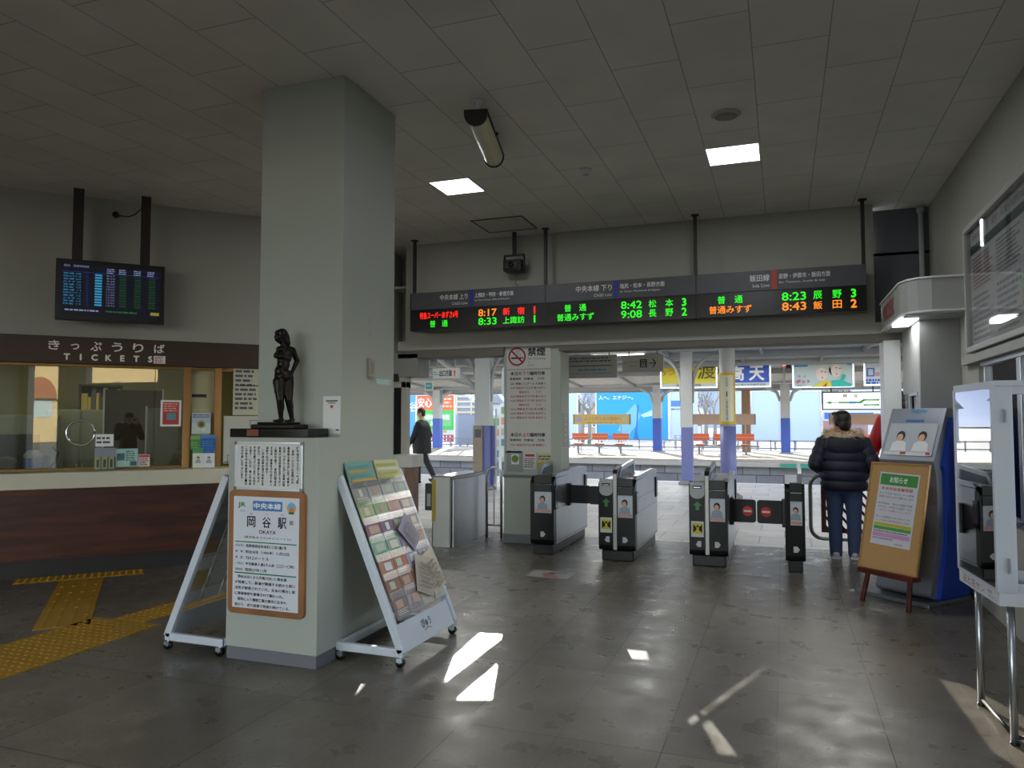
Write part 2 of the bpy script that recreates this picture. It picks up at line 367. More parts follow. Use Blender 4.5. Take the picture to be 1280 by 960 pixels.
# ================================================================== THE ROOM
H = 3.78; XR = 1.50; YB = 8.60; YF = -5.0; XL = -10.2
TH = math.atan2(.72657, .68709); W0 = Vector((-6.3937, 5.8423, 0)); TWM = Matrix.Translation(W0) @ rotz(TH)
def TW(x, y, off=0.0):
    """point of the ticket wall (along the wall, height) seen along a sight line; off = how far the surface stands out"""
    n = Vector((.72657, -.68709, 0)); p0 = W0 + n * off; d = ray(x, y); c = Vector((0, 0, CZ))
    p = c + d * ((p0 - c).dot(n) / d.dot(n)); q = TWM.inverted() @ p; return q.x, q.z
def TWpt(s, off, z=0): return TWM @ Vector((s, -off, z))
# floor: one slab for hall and near platform
m = MB(); m.box((-26, YF - 1, -.2), (14, 9.4, 0), FLOOR); struct(m.build('floor'))
PLAT = blocks('platform_paving', 'b9b8b6', 'a9a8a8', '7c7b7a', .6, .6, ms=.008, rough=.4)
m = MB(); m.box((-40, 9.4, -1.0), (30, 18.6, 0), PLAT); m.box((-40, 18.2, -.12), (30, 18.65, .004), mat('platform_edge_stone', 'd0cecb', .7, var=.1))
struct(m.build('floor'))
# ceiling, with openings for the light fittings kept simple: the fittings are let in from below
m = MB(); m.box((XL - .2, YF - .2, H), (XR + .2, 9.6, H + .12), CEIL); struct(m.build('ceiling'))
# ticket wall (runs diagonally): upper part, stub beside the last window, low wall, far end
S0, S1 = -5.6, 2.05
m = MB(TWM); m.box((S0, 0, 2.34), (S1, .14, H), WALL); m.box((S0, 0, 0), (S1, .12, .84), WALL)
m.box((1.55, 0, .84), (S1, .14, 2.34), WALL); m.box((S0, 0, .84), (-3.2, .14, 2.34), WALL); struct(m.build('wall_left'))
e = TWpt(S1, 0)
m = MB(); m.box((e.x - .14, e.y, 0), (e.x, YB + .75, H), WALL); struct(m.build('wall_left_return'))
# wall with the gates: lintel band, pillar between the openings, right end pier
m = MB()
m.box((-4.60, YB, 2.44), (.93, YB + .22, H), WALL)
m.box((-4.70, YB - .03, 2.40), (XR, YB + .25, 2.52), WALL)
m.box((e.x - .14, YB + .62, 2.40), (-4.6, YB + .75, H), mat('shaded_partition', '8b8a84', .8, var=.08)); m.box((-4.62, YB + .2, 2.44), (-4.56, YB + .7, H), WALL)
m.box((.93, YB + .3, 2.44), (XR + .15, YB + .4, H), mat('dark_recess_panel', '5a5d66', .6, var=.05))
struct(m.build('wall_back'))
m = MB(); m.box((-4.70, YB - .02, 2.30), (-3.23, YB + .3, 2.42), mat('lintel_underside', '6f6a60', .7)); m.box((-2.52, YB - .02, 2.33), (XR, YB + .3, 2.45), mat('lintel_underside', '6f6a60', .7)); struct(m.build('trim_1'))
# conduit in the right corner
m = MB(); m.tube([(1.41, YB + .2, 2.6), (1.41, YB + .2, 3.74)], .025, mat('grey_pipe', 'a5a6a6', .4)); m.cyl((1.41, YB + .2, 3.7), (1.41, YB + .2, 3.76), .04, mat('grey_pipe', 'a5a6a6', .4)); struct(m.build('trim_2'))
# right wall with a band of windows under the notice board, solid behind the kiosk
m = MB()
m.box((XR, -.9, 1.98), (XR + .18, YB + .3, H), WALL); m.box((XR, -.9, 0), (XR + .18, YB + .3, .75), WALL); m.box((XR, -3.85, 0), (XR + .18, -3.0, H), WALL); m.box((XR, -3.0, 0), (XR + .18, -.9, 2.38), WALL); m.box((XR, YF, 2.86), (XR + .18, -.9, H), WALL); m.box((XR, YF, 0), (XR + .18, -4.8, H), WALL)
m.box((XR, 6.95, .75), (XR + .18, YB + .3, 1.98), WALL); m.box((XR, -.9, .75), (XR + .18, 1.2, 1.98), WALL)
m.box((XR - .05, 2.0, 1.965), (XR, 7.32, 2.03), mat('ledge_paint', 'a9a9a4', .5)); struct(m.build('wall_right'))
win = MB()
for y in (1.2, 2.15, 3.1, 4.05, 5.0, 5.95, 6.90):
    win.box((XR + .02, y - .03, .75), (XR + .09, y + .03, 1.98), ALU)
for y in (2.23, 3.18, 4.13, 5.08, 6.03):
    win.box((XR + .03, y - .015, .75), (XR + .08, y + .015, 1.98), ALU)
win.box((XR + .01, 1.2, .75), (XR + .1, 6.95, .80), ALU); win.box((XR + .01, 1.2, 1.93), (XR + .1, 6.95, 1.98), ALU)
wo_ = struct(win.build('window_1', bevel=.003))
m = MB(); m.box((XR + .05, 1.2, .8), (XR + .056, 6.95, 1.93), GLASS); m.build('pane', wo_)
# wall behind the camera with a wide street entrance and a high window
m = MB()
m.box((XL, YF - .2, 2.45), (XR + .2, YF, 2.75), WALL); m.box((XL, YF - .2, 3.4), (XR + .2, YF, H), WALL)
for a, b in ((XL, -8.9), (-6.7, -6.45), (-3.4, -3.0), (-1.55, XR + .2)): m.box((a, YF - .2, 0), (b, YF, 2.45), WALL)
for a, b in ((XL, -9.3), (-6.6, -6.0), (-1.9, XR + .2)): m.box((a, YF - .2, 2.75), (b, YF, 3.4), WALL)
struct(m.build('wall_front'))
m = MB(); m.box((XL - .2, YF, 0), (XL, 2.2, H), WALL); struct(m.build('wall_far_left'))
# square pillar with its low pedestal in front, both with grey skirting
m = MB(); m.box((-3.34, 4.15, 0), (-2.685, 4.84, H), PILLAR); pil = struct(m.build('pillar', bevel=.004)); 
m = MB(); m.box((-3.345, 4.145, 0), (-2.68, 4.845, .085), SKIRT); struct(m.build('baseboard_pillar'))
m = MB(); m.box((-3.33, 3.865, .08), (-2.655, 4.15, 1.39), PILLAR); m.box((-3.325, 3.87, 0), (-2.66, 4.15, .085), SKIRT)
struct(m.build('pillar_pedestal', bevel=.004))
# pillar between the two passages with its clad face (notices hang on it)
m = MB(); m.box((-3.24, YB + .022, 0), (-2.51, YB + .40, 2.46), PILLAR); m.box((-3.25, YB + .01, 0), (-2.50, YB + .41, .11), SKIRT); m.box((-3.25, YB + .012, .80), (-2.54, YB + .03, .83), SKIRT)
struct(m.build('gate_pillar', bevel=.004))
# pier at the right of the passages, next to the kiosk
m = MB(); m.box((1.0, YB, 0), (1.16, YB + .35, 2.46), WHITE); struct(m.build('wall_right_pier', bevel=.004))

# ------------------------------------------------------------------ ceiling fittings
def lamp(x0, y0, x1, y1, label, grp=None):
    t = thing('ceiling_light', label, 'ceiling light', ((x0 + x1) / 2, (y0 + y1) / 2, H - .012), group=grp)
    w, d = (x1 - x0) / 2, (y1 - y0) / 2
    a = MB(); T = fr_((0, 0, 0), (1, 0, 0), (0, -1, 0)); a.frame(-w - .02, -d - .02, w + .02, d + .02, .022, .014, WHITE, T, -.01); a.build('frame', t, bevel=.002)
    b = MB(); b.box((-w, -d, -.002), (w, d, .004), emat('light_diffuser', 'f2f6ff', LAMP_W)); b.box((-w, -d, -.0035), (w, -d + .004, -.002), WHITE); b.build('diffuser', t)
    ld = bpy.data.lights.new('panel_light', 'AREA'); ld.shape = 'RECTANGLE'; ld.size = 2 * w; ld.size_y = 2 * d; ld.energy = LAMP_E; ld.color = (.93, .97, 1.0)
    lo = bpy.data.objects.new('panel_light', ld); COL.objects.link(lo); lo.parent = t; lo.location = (0, 0, -.006)
    return t
LAMP_E = 9.5
lamp(-3.14, 6.32, -2.74, 6.74, 'lit square ceiling light beside the big pillar, left one of the two in view')
lamp(-.57, 6.32, -.15, 6.75, 'lit square ceiling light above the gates, right one of the two in view')
for x, y in ((-.36, 3.4), (-.36, -.8), (-3.0, -.8), (-.36, -3.6)):  # unseen fittings, added and placed to brighten the hall
    lamp(x - .21, y - .21, x + .21, y + .21, 'added square ceiling light out of view, brightening the hall', 'added ceiling lights out of view')
# speaker grille, smoke detector, hatch
m = MB(); m.lathe([(.0, 0), (.085, 0), (.105, .012), (.10, .02), (.0, .02)], mat('speaker_grey', 'b5b4ae', .5), seg=24)
for k in range(5): ring2(m, 0, 0, .015 + k * .014, .021 + k * .014, BLACK, fr_((0, 0, -.001), (1, 0, 0), (0, -1, 0)), z=.001)
tag(m.build('ceiling_speaker'), 'round grey speaker grille in the ceiling beyond the right light', 'speaker', loc=(-.36, 5.66, H - .021))
t = thing('smoke_detector', 'small round white smoke detector on the ceiling between the two lights', 'smoke detector', (-1.65, 6.51, H - .045))
m = MB(); m.lathe([(0, .0), (.035, 0), (.045, .02), (.06, .03), (.06, .045), (0, .045)], WHITE, seg=20); m.build('base', t)
m = MB(); m.lathe([(0, -.012), (.02, -.01), (.024, 0), (0, .001)], mat('speaker_grey', 'b5b4ae', .5), seg=14); m.build('sensor', t)
t = thing('ceiling_hatch', 'square dark-edged access hatch in the ceiling above the black camera', 'hatch', (-3.01, 8.03, H - .006))
T = fr_((0, 0, 0), (1, 0, 0), (0, -1, 0)); m = MB(); m.frame(-.31, -.29, .31, .29, .014, .006, DARK, T, -.003); m.build('frame', t)
m = MB(); m.box((-.295, -.275, .001), (.295, .275, .004), mat('hatch_panel', 'dcd8ce', .9)); m.build('panel', t)
# cylinder lamp hanging askew (old display lamp)
t = thing('tube_lamp', 'cream half-round tube lamp with dark end frames hung under the ceiling', 'lamp', (-2.05, 4.98, H - .13)); t.rotation_euler = (0, R(0), R(13))
CREAM = mat('aged_cream_plastic', 'c9c39f', .4, var=.08)
m = MB(); P = [(.075 * math.cos(R(a)), .075 * math.sin(R(a))) for a in range(180, 361, 15)] + [(.075, .03), (-.075, .03)]
m.prism(P, 'y', -.24, .62, CREAM); m.build('shade', t, bevel=.003)
for y in (-.25, .62):
    m = MB(); m.prism([(x * 1.12, z * 1.12) for x, z in P], 'y', y, y + .02, DARK); m.build('end_cap', t)
m = MB(); m.tube([(.078, -.25, .02), (.078, .64, .02)], .009, DARK); m.tube([(.1, .18, .02), (.078, .18, .02)], .012, DARK); m.build('rail', t)
m = MB(); m.tube([(0, -.16, .02), (0, -.16, .13)], .012, WHITE); m.tube([(0, .5, .02), (0, .5, .13)], .010, WHITE); m.cyl((0, -.16, .115), (0, -.16, .13), .035, WHITE); m.build('hanger', t)
# camera / projector under the hatch with its little wall box
t = thing('security_camera', 'black box camera in a bracket above the left departure board', 'camera', (-3.03, 8.42, 3.36))
m = MB(); m.box((-.115, -.09, -.07), (.115, .09, .07), BLACK); m.box((-.09, -.11, -.05), (.09, -.09, .045), DARK); m.build('housing', t, bevel=.012)
m = MB()
for x in (-.125, .125): m.box((x - .006, -.02, -.03), (x + .006, .02, .14), DARK)
m.box((-.131, -.02, .13), (.131, .02, .145), DARK); m.box((-.02, -.02, .145), (.02, .02, H - 3.36), DARK); m.build('bracket', t)
m = MB(); m.cyl((0, -.112, 0), (0, -.13, 0), .032, BLACK); m.build('lens', t)
m = MB(); m.box((-.03, -.012, -.075), (.03, .012, .075), mat('beige_box', 'a09c90', .5)); m.cyl((0, 0, .07), (0, 0, .2), .006, mat('beige_box', 'a09c90', .5)); tag(m.build('junction_box', bevel=.006), 'small beige wall box just below the black camera', 'junction box', loc=(-3.08, 8.585, 3.10))

# ------------------------------------------------------------------ departure boards
LG = emat('led_green', '2aff20', .5); LR = emat('led_red', 'ff1c12', .8); LO = emat('led_orange', 'ff8a1e', .6)
BOARD_TOP = mat('board_header_grey', '47484c', .5, var=.04); BOARD_FACE = mat('board_black_face', '08080a', .25, var=0)
TXG = mat('board_writing', 'e2e2e2', .6, var=0)
def departure_board(x0, x1, head, bar, rows, label):
    Y = 8.30; zt, zb = 3.09, 2.61; zs = 2.875; w = x1 - x0; xm = w * .5 
    t = thing('departure_board', label, 'departure board', (x0, Y, zb))
    m = MB(); m.box((.004, 0, zs - zb), (w - .004, .16, zt - zb), BOARD_TOP); m.build('header', t, bevel=.004)
    m = MB(); m.box((.004, 0, 0), (w - .004, .16, zs - zb), BOARD_FACE); m.build('display', t, bevel=.004)
    T = FRONT; m = MB(); h0 = zs - zb
    bx = w * bar[0]; hh = zt - zs
    m.rect(bx, h0 + .01, bx + .055, h0 + hh * .98, mat('bar_' + bar[1], bar[1], .5), T, .002); m.build('line_colour_bar', t)
    m = MB(); m.text(head[0], bx - .02, h0 + hh * .64, .072, TXG, T, w=head[4], al='r', bold=.0008); m.text(head[1], bx - .02, h0 + hh * .26, .036, TXG, T, al='r')
    m.text(head[2], bx + .075, h0 + hh * .66, .055, TXG, T, w=head[5], al='l', bold=.0006); m.text(head[3], bx + .075, h0 + hh * .36, .026, TXG, T, w=head[5] * .9, al='l'); m.build('lettering', t)
    m = MB()
    for k, (tr, trx, trw, tc, tm, mc, dst, dc) in enumerate(rows):
        z = h0 * (.71 - .40 * k); hh2 = .083
        m.text(tr, w * trx, z, hh2, tc, T, w=trw, al='c', bold=.0012)
        m.text(tm, w * .52, z, hh2, mc, T, w=.235, al='l', bold=.0022)
        d = dst.split('|'); m.text(d[0], w * .70, z, hh2, dc, T, w=.085 if len(d[0]) == 1 else .27, al='l', bold=.0012)
        if len(d) > 2: m.text(d[1], w * .70 + .185, z, hh2, dc, T, w=.085, al='l', bold=.0012)
        m.text(d[-1], w * .925, z, hh2, dc, T, al='c', bold=.004)
    m.build('display_writing', t)
    m = MB(); m.box((-.006, -.004, 0), (.006, .165, zt - zb), DARK); m.build('divider', t)
xs = [-4.37, -2.60, -.87, .83]
departure_board(xs[0], xs[1], ('中央本線 上り', 'Chūō Line', '上諏訪・甲府・新宿方面', 'for Kami-Suwa, Kōfu & Shinjuku', .37, .50), (.45, '1f2f8f'),
    [('特急スーパーあずさ6号', .22, .52, LR, '8:17', LO, '新|宿|1', LR), ('普　通', .22, .24, LG, '8:33', LG, '上諏訪|1', LG)],
    'left departure board with red limited express line at 8:17')
departure_board(xs[1], xs[2], ('中央本線 下り', 'Chūō Line', '塩尻・松本・長野方面', 'for Shiojiri, Matsumoto & Nagano', .42, .50), (.47, '1f2f8f'),
    [('普　通', .21, .26, LG, '8:42', LG, '松|本|3', LG), ('普通みすず', .21, .44, LG, '9:08', LG, '長|野|2', LG)],
    'middle departure board showing 8:42 and 9:08 trains in green')
departure_board(xs[2], xs[3], ('飯田線', 'Iida Line', '辰野・伊那市・飯田方面', 'for Tatsuno, Inashi & Iida', .20, .50), (.46, 'b3281c'),
    [('普　通', .21, .26, LG, '8:23', LG, '辰|野|3', LG), ('普通みすず', .21, .44, LO, '8:43', LO, '飯|田|2', LO)],
    'right departure board with red line bar and an orange 8:43 train')
for i, (x, lb) in enumerate(zip((-4.36, -2.62, -.88, .81), ('at the left end of the left departure board', 'between the left and middle departure boards', 'between the middle and right departure boards', 'at the right end of the right departure board'))):
    m = MB(); m.box((-.018, -.018, 0), (.018, .018, H - 3.09), DARK); m.box((-.04, -.04, H - 3.10), (.04, .04, H - 3.09), DARK)
    tag(m.build('hanging_rod', bevel=.002), 'dark square ceiling rod ' + lb, 'hanging rod', 'rods of the departure boards', (x, 8.38, 3.09))
# ------------------------------------------------------------------ TV on the ticket wall
a0, b0 = TW(70, 322, .3); a1, b1 = TW(205, 406, .3)
o = TWpt((a0 + a1) / 2, .30); t = thing('wall_monitor', 'black wall monitor listing trains in blue and green over the ticket counter', 'monitor', (o.x, o.y, (b0 + b1) / 2), TH)
w, h = (a1 - a0) / 2, (b0 - b1) / 2
m = MB(); m.box((-w, 0, -h), (w, .07, h), BLACK); m.build('housing', t, bevel=.006)
m = MB(); m.rect(-w + .04, -h + .05, w - .04, h - .04, emat('screen_glow', '0a0d1e', .3), FRONT, .002); m.build('screen', t)
m = MB(); CY = emat('screen_cyan', '3fa6d8', .28); GR = emat('screen_green', '2c7a3a', .25); WH = emat('screen_white', '9fa6d8', .25); YW = emat('screen_yellow', 'a8a040', .25); BLs = emat('screen_blue', '2c4fb0', .25)
sw = 2 * w - .08; x0 = -w + .04; zt = h - .04; sh = 2 * h - .09
m.text('岡谷　発車時刻表', x0 + .03, zt - sh * .05, .022, WH, FRONT, w=sw * .24, al='l', z=.004)
for k in range(12):
    z = zt - sh * (.20 + .053 * k)
    m.text(['普通', '特急あずさ', '普通', 'みすず', '普通', '特急'][k % 6] + ' %02d' % (8 + k // 2), x0 + sw * .03, z, .016, CY, FRONT, w=sw * .17, al='l', z=.004)
    m.text('%02d' % (11 + k), x0 + sw * .25, z, .016, BLs, FRONT, al='l', z=.004); m.rect(x0 + sw * .335, z - .009, x0 + sw * .405, z + .009, CY, FRONT, .004)
    m.text('%d:%02d' % (8 + k // 2, (17 + 16 * k) % 60), x0 + sw * .45, z, .014, WH, FRONT, w=sw * .08, al='l', z=.004)
    for c in (.58, .73, .88): m.text('○◎'[k % 2] * 2, x0 + sw * c, z, .015, GR, FRONT, w=sw * .065, al='l', z=.004)
for c in (.49, .61, .76, .90): m.lines(x0 + sw * (c - .04), zt - sh * .16, x0 + sw * (c + .04), zt - sh * .05, 3, WH, FRONT, int(c * 100), z=.004)
m.lines(x0 + sw * .05, zt - sh * .93, x0 + sw * .4, zt - sh * .87, 1, WH, FRONT, 3, z=.004); m.lines(x0 + sw * .45, zt - sh * .93, x0 + sw * .78, zt - sh * .87, 1, GR, FRONT, 4, z=.004); m.rect(x0 + sw * .9, zt - sh * .93, x0 + sw * .99, zt - sh * .87, YW, FRONT, .004)
m.rect(x0 + .01, zt - sh * .165, x0 + sw - .01, zt - sh * .158, BLs, FRONT, .004); m.build('display_writing', t)
for q in ((92, 105), (177, 189)):
    s_a = TW(q[0], 250, .27)[0]; s_b = TW(q[1], 250, .27)[0]; p = TWpt((s_a + s_b) / 2, .26, b0 - .03)
    mm = MB(); mm.box((-.045, -.03, 0), (.045, .03, H - b0 + .03), mat('brown_post', '2a1c14', .5)); ob = mm.build('mounting_post', bevel=.003)
    tag(ob, 'dark brown post holding the wall monitor, ' + ('left' if q[0] < 100 else 'right with the cable') + ' one', 'mounting post', 'posts of the wall monitor', p, TH)
m = MB(); pa = TWpt(TW(177, 262, .02)[0], .24, 3.66); pb = TWpt(TW(145, 258, .02)[0], .01, 3.62); mid = (pa + pb) / 2 - Vector((0, 0, .05)); m.tube([pa, (pa + mid) / 2 - Vector((0, 0, .02)), mid, pb], .006, BLACK, 6); m.cyl(pb, pb + Vector((.03, -.03, 0)), .03, DARK)
tag(m.build('cable'), 'short black cable from the right monitor post to the wall', 'cable')

# ================================================================== TICKET OFFICE
WOODP = wood('red_brown_panelling', '2a0e06', '50220f', (1, 1, 9), .45)
o = TWpt(0, 0); t = thing('ticket_counter', 'long cream counter on dark red wood panelling under the ticket windows', 'counter', (o.x, o.y, 0), TH)
m = MB(); m.box((-3.6, -.30, .84), (1.60, .10, .995), mat('counter_cream', 'c5c0ac', .45, var=.05)); m.build('counter_top', t, bevel=.008)
m = MB(); m.box((-3.6, -.25, .17), (1.60, 0, .84), WOODP); m.build('panel', t)
m = MB(); m.box((-3.6, -.20, 0), (1.60, 0, .17), mat('dark_plinth', '211d1c', .5)); m.build('plinth', t)
t = thing('shop_fascia', 'dark brown sign band with white ticket lettering above the counter windows', 'sign', (o.x, o.y, 0), TH)
m = MB(); m.box((-3.6, -.05, 2.065), (1.60, .05, 2.335), BROWN); m.build('panel', t, bevel=.004)
LT = mat('cream_letters', 'f2efe4', .4, var=0); m = MB(); T = front(0, -.05, 0)
for i, ch in enumerate('きっぷうりば'):
    s = TW(68 + i * 26.2, 435)[0]; m.text(ch, s, 2.245 - (.01 if ch == 'っ' else 0), .09 if ch != 'っ' else .055, LT, T, w=.095 if ch != 'っ' else .07, bold=.002)
for i, ch in enumerate('TICKETS'): m.text(ch, TW(84 + i * 17.3, 447)[0], 2.132, .058, LT, T, bold=.004)
sc_ = TW(200, 448)[0]; m.box((sc_ - .06, -.053, 2.09), (sc_ + .05, -.05, 2.17), PAPER); m.lines(sc_ - .05, 2.095, sc_ + .04, 2.165, 4, REDINK, T, 5, z=.005); m.build('lettering', t)
# window frame posts, glass panes
FRW = wood('pale_oak', '8a5c30', 'b88a50', (1, 1, .3), .5)
m = MB(TWM)
for x in (233, 272):
    s = TW(x, 520)[0]; m.box((s - .035, -.02, .995), (s + .035, .07, 2.07), FRW)
m.box((-3.2, -.01, .995), (TW(233, 520)[0], .05, 1.02), mat('brass_sill', '8a6f3c', .4, .6)); m.box((TW(272, 520)[0], -.01, 2.03), (1.55, .05, 2.07), FRW)
m.box((-3.2, -.01, 2.035), (1.0, .04, 2.065), mat('brass_sill', '8a6f3c', .4, .6)); wf = struct(m.build('window_2', bevel=.003))
OG = glassmat('office_glass', (.93, .95, .9), refl=2.6)
m = MB(TWM)
ja, jb, jc = TW(80, 520)[0], TW(120, 520)[0], TW(193, 520)[0]
for a, b, zb in ((-3.2, -1.72, 1.02), (-1.715, ja - .004, 1.02), (ja + .004, jc - .004, 1.10), (jc + .004, TW(229, 520)[0], 1.02)):
    m.box((a, .012, zb), (b, .02, 2.035), OG)
m.build('pane', wf)
# speaking hole ring
s, z = TW(101, 541, .02); p = TWpt(s, .03, z); m = MB(); rr = .125
m.tube([(rr * math.cos(R(a)), 0, rr * math.sin(R(a))) for a in range(0, 361, 12)], .010, mat('chrome', 'd4d6d8', .15, 1.0), 8)
tag(m.build('speaking_ring'), 'chrome ring around the speaking hole in the ticket window glass', 'ring', loc=p, rz=TH)
# office room behind
OL = mat('office_olive_wall', '8f8a62', .8, var=.08); OLD = mat('office_dark', '4a452f', .7); OGR = mat('office_cabinet_grey', '8b9080', .5)
m = MB(TWM); m.box((-4.5, 3.1, 0), (1.95, 3.2, 2.9), OL); m.box((1.85, .15, 0), (1.95, 3.1, 2.9), OL); m.box((-4.6, .15, 0), (-4.5, 3.1, 2.9), OL); m.box((-4.5, .15, 2.75), (1.95, 3.2, 2.9), mat('office_ceiling', '9a9478', .9)); struct(m.build('wall_office'))
m = MB(TWM); m.box((-4.5, .13, -.02), (1.95, 3.1, .012), mat('office_floor', '3b3a30', .6)); struct(m.build('floor_office'))
ld = bpy.data.lights.new('office_light', 'AREA'); ld.shape = 'RECTANGLE'; ld.size = 2.4; ld.size_y = .3; ld.energy = 6; ld.color = (1, .93, .74)
lo = bpy.data.objects.new('office_light', ld); COL.objects.link(lo); p = TWpt(-.8, -1.7, 2.66); lo.location = p; lo.rotation_euler = (0, 0, TH)
ld2 = bpy.data.lights.new('office_light', 'AREA'); ld2.shape = 'RECTANGLE'; ld2.size = .9; ld2.size_y = .2; ld2.energy = 4; ld2.color = (1, .85, .5)
lo = bpy.data.objects.new('office_light', ld2); COL.objects.link(lo); p = TWpt(1.1, -.7, 2.7); lo.location = p; lo.rotation_euler = (0, 0, TH)
def inoff(name, label, cat, x, y, depth, parts, group=None):
    """thing inside the office whose lower middle is seen at x,y, standing depth behind the glass"""
    s, z = TW(x, y, -depth); p = TWpt(s, -depth, z); t = thing(name, label, cat, p, TH, group); return t, z
def grounded(name, label, cat, x, depth, w, h, dd, fn):
    s = TW(x, 560, -depth)[0]; p = TWpt(s, -depth); t = thing(name, label, cat, (p.x, p.y, .012), TH); fn(t, w, h, dd); return t
def cab(t, w, h, d):
    m = MB(); m.box((-w / 2, 0, 0), (w / 2, d, h), OGR); m.build('body', t, bevel=.006)
    for k in (-1, 1):
        m = MB(); m.box((k * w / 4 - w / 4 + .01, -.012, .06), (k * w / 4 + w / 4 - .01, 0, h - .02), OGR); dr = m.build('door', t, bevel=.004)
        m = MB(); m.box((k * .03 - .01, -.025, h * .5), (k * .03 + .01, -.012, h * .58), ALU); m.build('handle', dr)
grounded('office_cabinet', 'pale green-grey steel cabinet at the back of the ticket office, behind the chrome ring', 'cabinet', 100, 2.2, .75, 1.62, .45, cab)
grounded('office_cabinet', 'pale steel cabinet at the far left of the ticket office', 'cabinet', 18, 2.0, .9, 1.55, .45, cab)
def shelf_unit(t, w, h, d):
    m = MB(); 
    for x in (-w / 2, w / 2 - .02): m.box((x, 0, 0), (x + .02, d, h), OLD)
    for k in range(6): m.box((-w / 2, 0, k * (h - .02) / 5), (w / 2, d, k * (h - .02) / 5 + .02), OLD)
    m.box((-w / 2, d - .01, 0), (w / 2, d, h), OLD); m.build('frame', t)
    m = MB(); rg = random.Random(4)
    for k in range(5):
        x = -w / 2 + .03
        while x < w / 2 - .06:
            q = rg.uniform(.03, .07); hh = (h / 5) * rg.uniform(.5, .85); m.box((x, .04, k * h / 5 + .02), (x + q, d - .05, k * h / 5 + .02 + hh), hexmat(rg.choice(['b59a3c', 'c8b45a', '7d7460', 'a9a48e', '5b5846']))); x += q + .004
    o = m.build('files', t); o['kind'] = 'stuff'
grounded('bookcase', 'dark open bookcase of yellow files in the ticket office', 'bookcase', 124, 2.4, .5, 1.95, .35, shelf_unit)
def desk(t, w, h, d):
    m = MB(); m.box((-w / 2, 0, h - .03), (w / 2, d, h), mat('desk_top', '7c8074', .5)); m.build('desk_top', t, bevel=.004)
    m = MB(); m.box((-w / 2, .05, 0), (-w / 2 + .35, d, h - .03), OGR); m.box((w / 2 - .35, .05, 0), (w / 2, d, h - .03), OGR); m.build('drawer_unit', t, bevel=.004)
grounded('office_desk', 'low grey desk behind the ticket window glass', 'desk', 40, .55, 2.3, .92, .6, desk)
def opartition(t, w, h, d, col='8a8a78'):
    m = MB(); m.box((-w / 2, 0, 0), (w / 2, .04, h), mat('partition_board_' + col, col, .6)); m.build('panel', t, bevel=.004)
    m = MB(); m.box((-w / 2 - .02, -.01, 0), (-w / 2, .05, h + .02), ALU); m.box((w / 2, -.01, 0), (w / 2 + .02, .05, h + .02), ALU); m.build('frame', t)
grounded('partition', 'grey partition board behind the glass at the right ticket window', 'partition', 212, .5, .46, 1.62, .04, opartition)
grounded('partition', 'brown partition panel behind the middle of the ticket glass', 'partition', 166, 1.5, .62, 1.85, .04, lambda t, w, h, d: opartition(t, w, h, d, '3f3324'))  # dark backing added so the reflected figure reads as a black silhouette
def lcdr(t, w, h, d):
    m = MB(); m.box((-.2, 0, .12), (.2, .04, .42), BLACK); m.build('housing', t, bevel=.006); m = MB(); m.box((-.03, .02, 0), (.03, .05, .15), BLACK); m.box((-.1, -.05, 0), (.1, .1, .015), BLACK); m.build('stand', t, bevel=.003)
s = TW(22, 560, -.75)[0]; p = TWpt(s, -.75, .932); t = thing('office_monitor', 'black monitor on the grey desk in the ticket office', 'monitor', p, TH); lcdr(t, 0, 0, 0)
s = TW(28, 560, -.60)[0]; p = TWpt(s + .1, -.58, .932); t = thing('ticket_machine', 'small black ticket terminal with cables at the left ticket window', 'terminal', p, TH)
m = MB(); m.prism([(-.12, 0), (.12, 0), (.12, .16), (.02, .2), (-.12, .08)], 'x', -.14, .14, BLACK); m.build('body', t, bevel=.008); m = MB(); m.tube([(.14, 0, .05), (.2, -.02, .12), (.22, .02, .22), (.17, .04, .28)], .012, BLACK, 8); m.build('handset', t)
s = TW(8, 575, -.45)[0]; p = TWpt(s, -.42, .932); t = thing('tray_stack', 'yellow and white tray stack at the far left of the ticket glass', 'tray', p, TH)
m = MB(); m.box((-.1, 0, 0), (.1, .2, .05), hexmat('c9c79c')); m.build('lower_tray', t, bevel=.005); m = MB(); m.box((-.08, .02, .05), (.08, .2, .13), hexmat('c8c050')); m.build('box', t, bevel=.005)
m = MB(); m.ell((0, 0, .1), (.12, .1, .10), hexmat('3a3524')); m.build('rear_cushion', t)
s = TW(41, 575, -.25)[0]; p = TWpt(s, -.25, .995); t = thing('sanitiser_tub', 'small blue and white tub behind the ticket glass', 'tub', p, TH)
m = MB(); m.lathe([(0, 0), (.075, 0), (.08, .01), (.08, .12), (0, .12)], hexmat('3f62b8')); m.build('tub', t); m = MB(); m.lathe([(.0, .12), (.083, .12), (.083, .15), (.05, .2), (0, .2)], hexmat('c5ccd4')); m.build('lid', t)
m = MB(TWM); a = TW(80, 585)[0]; b = TW(117, 585)[0]; m.box((a, .05, .995), (b, .4, 1.0), mat('blue_mat', '1b2038', .6)); ob = m.build('counter_mat'); tag(ob, 'dark navy mat on the counter behind the chrome ring', 'mat')
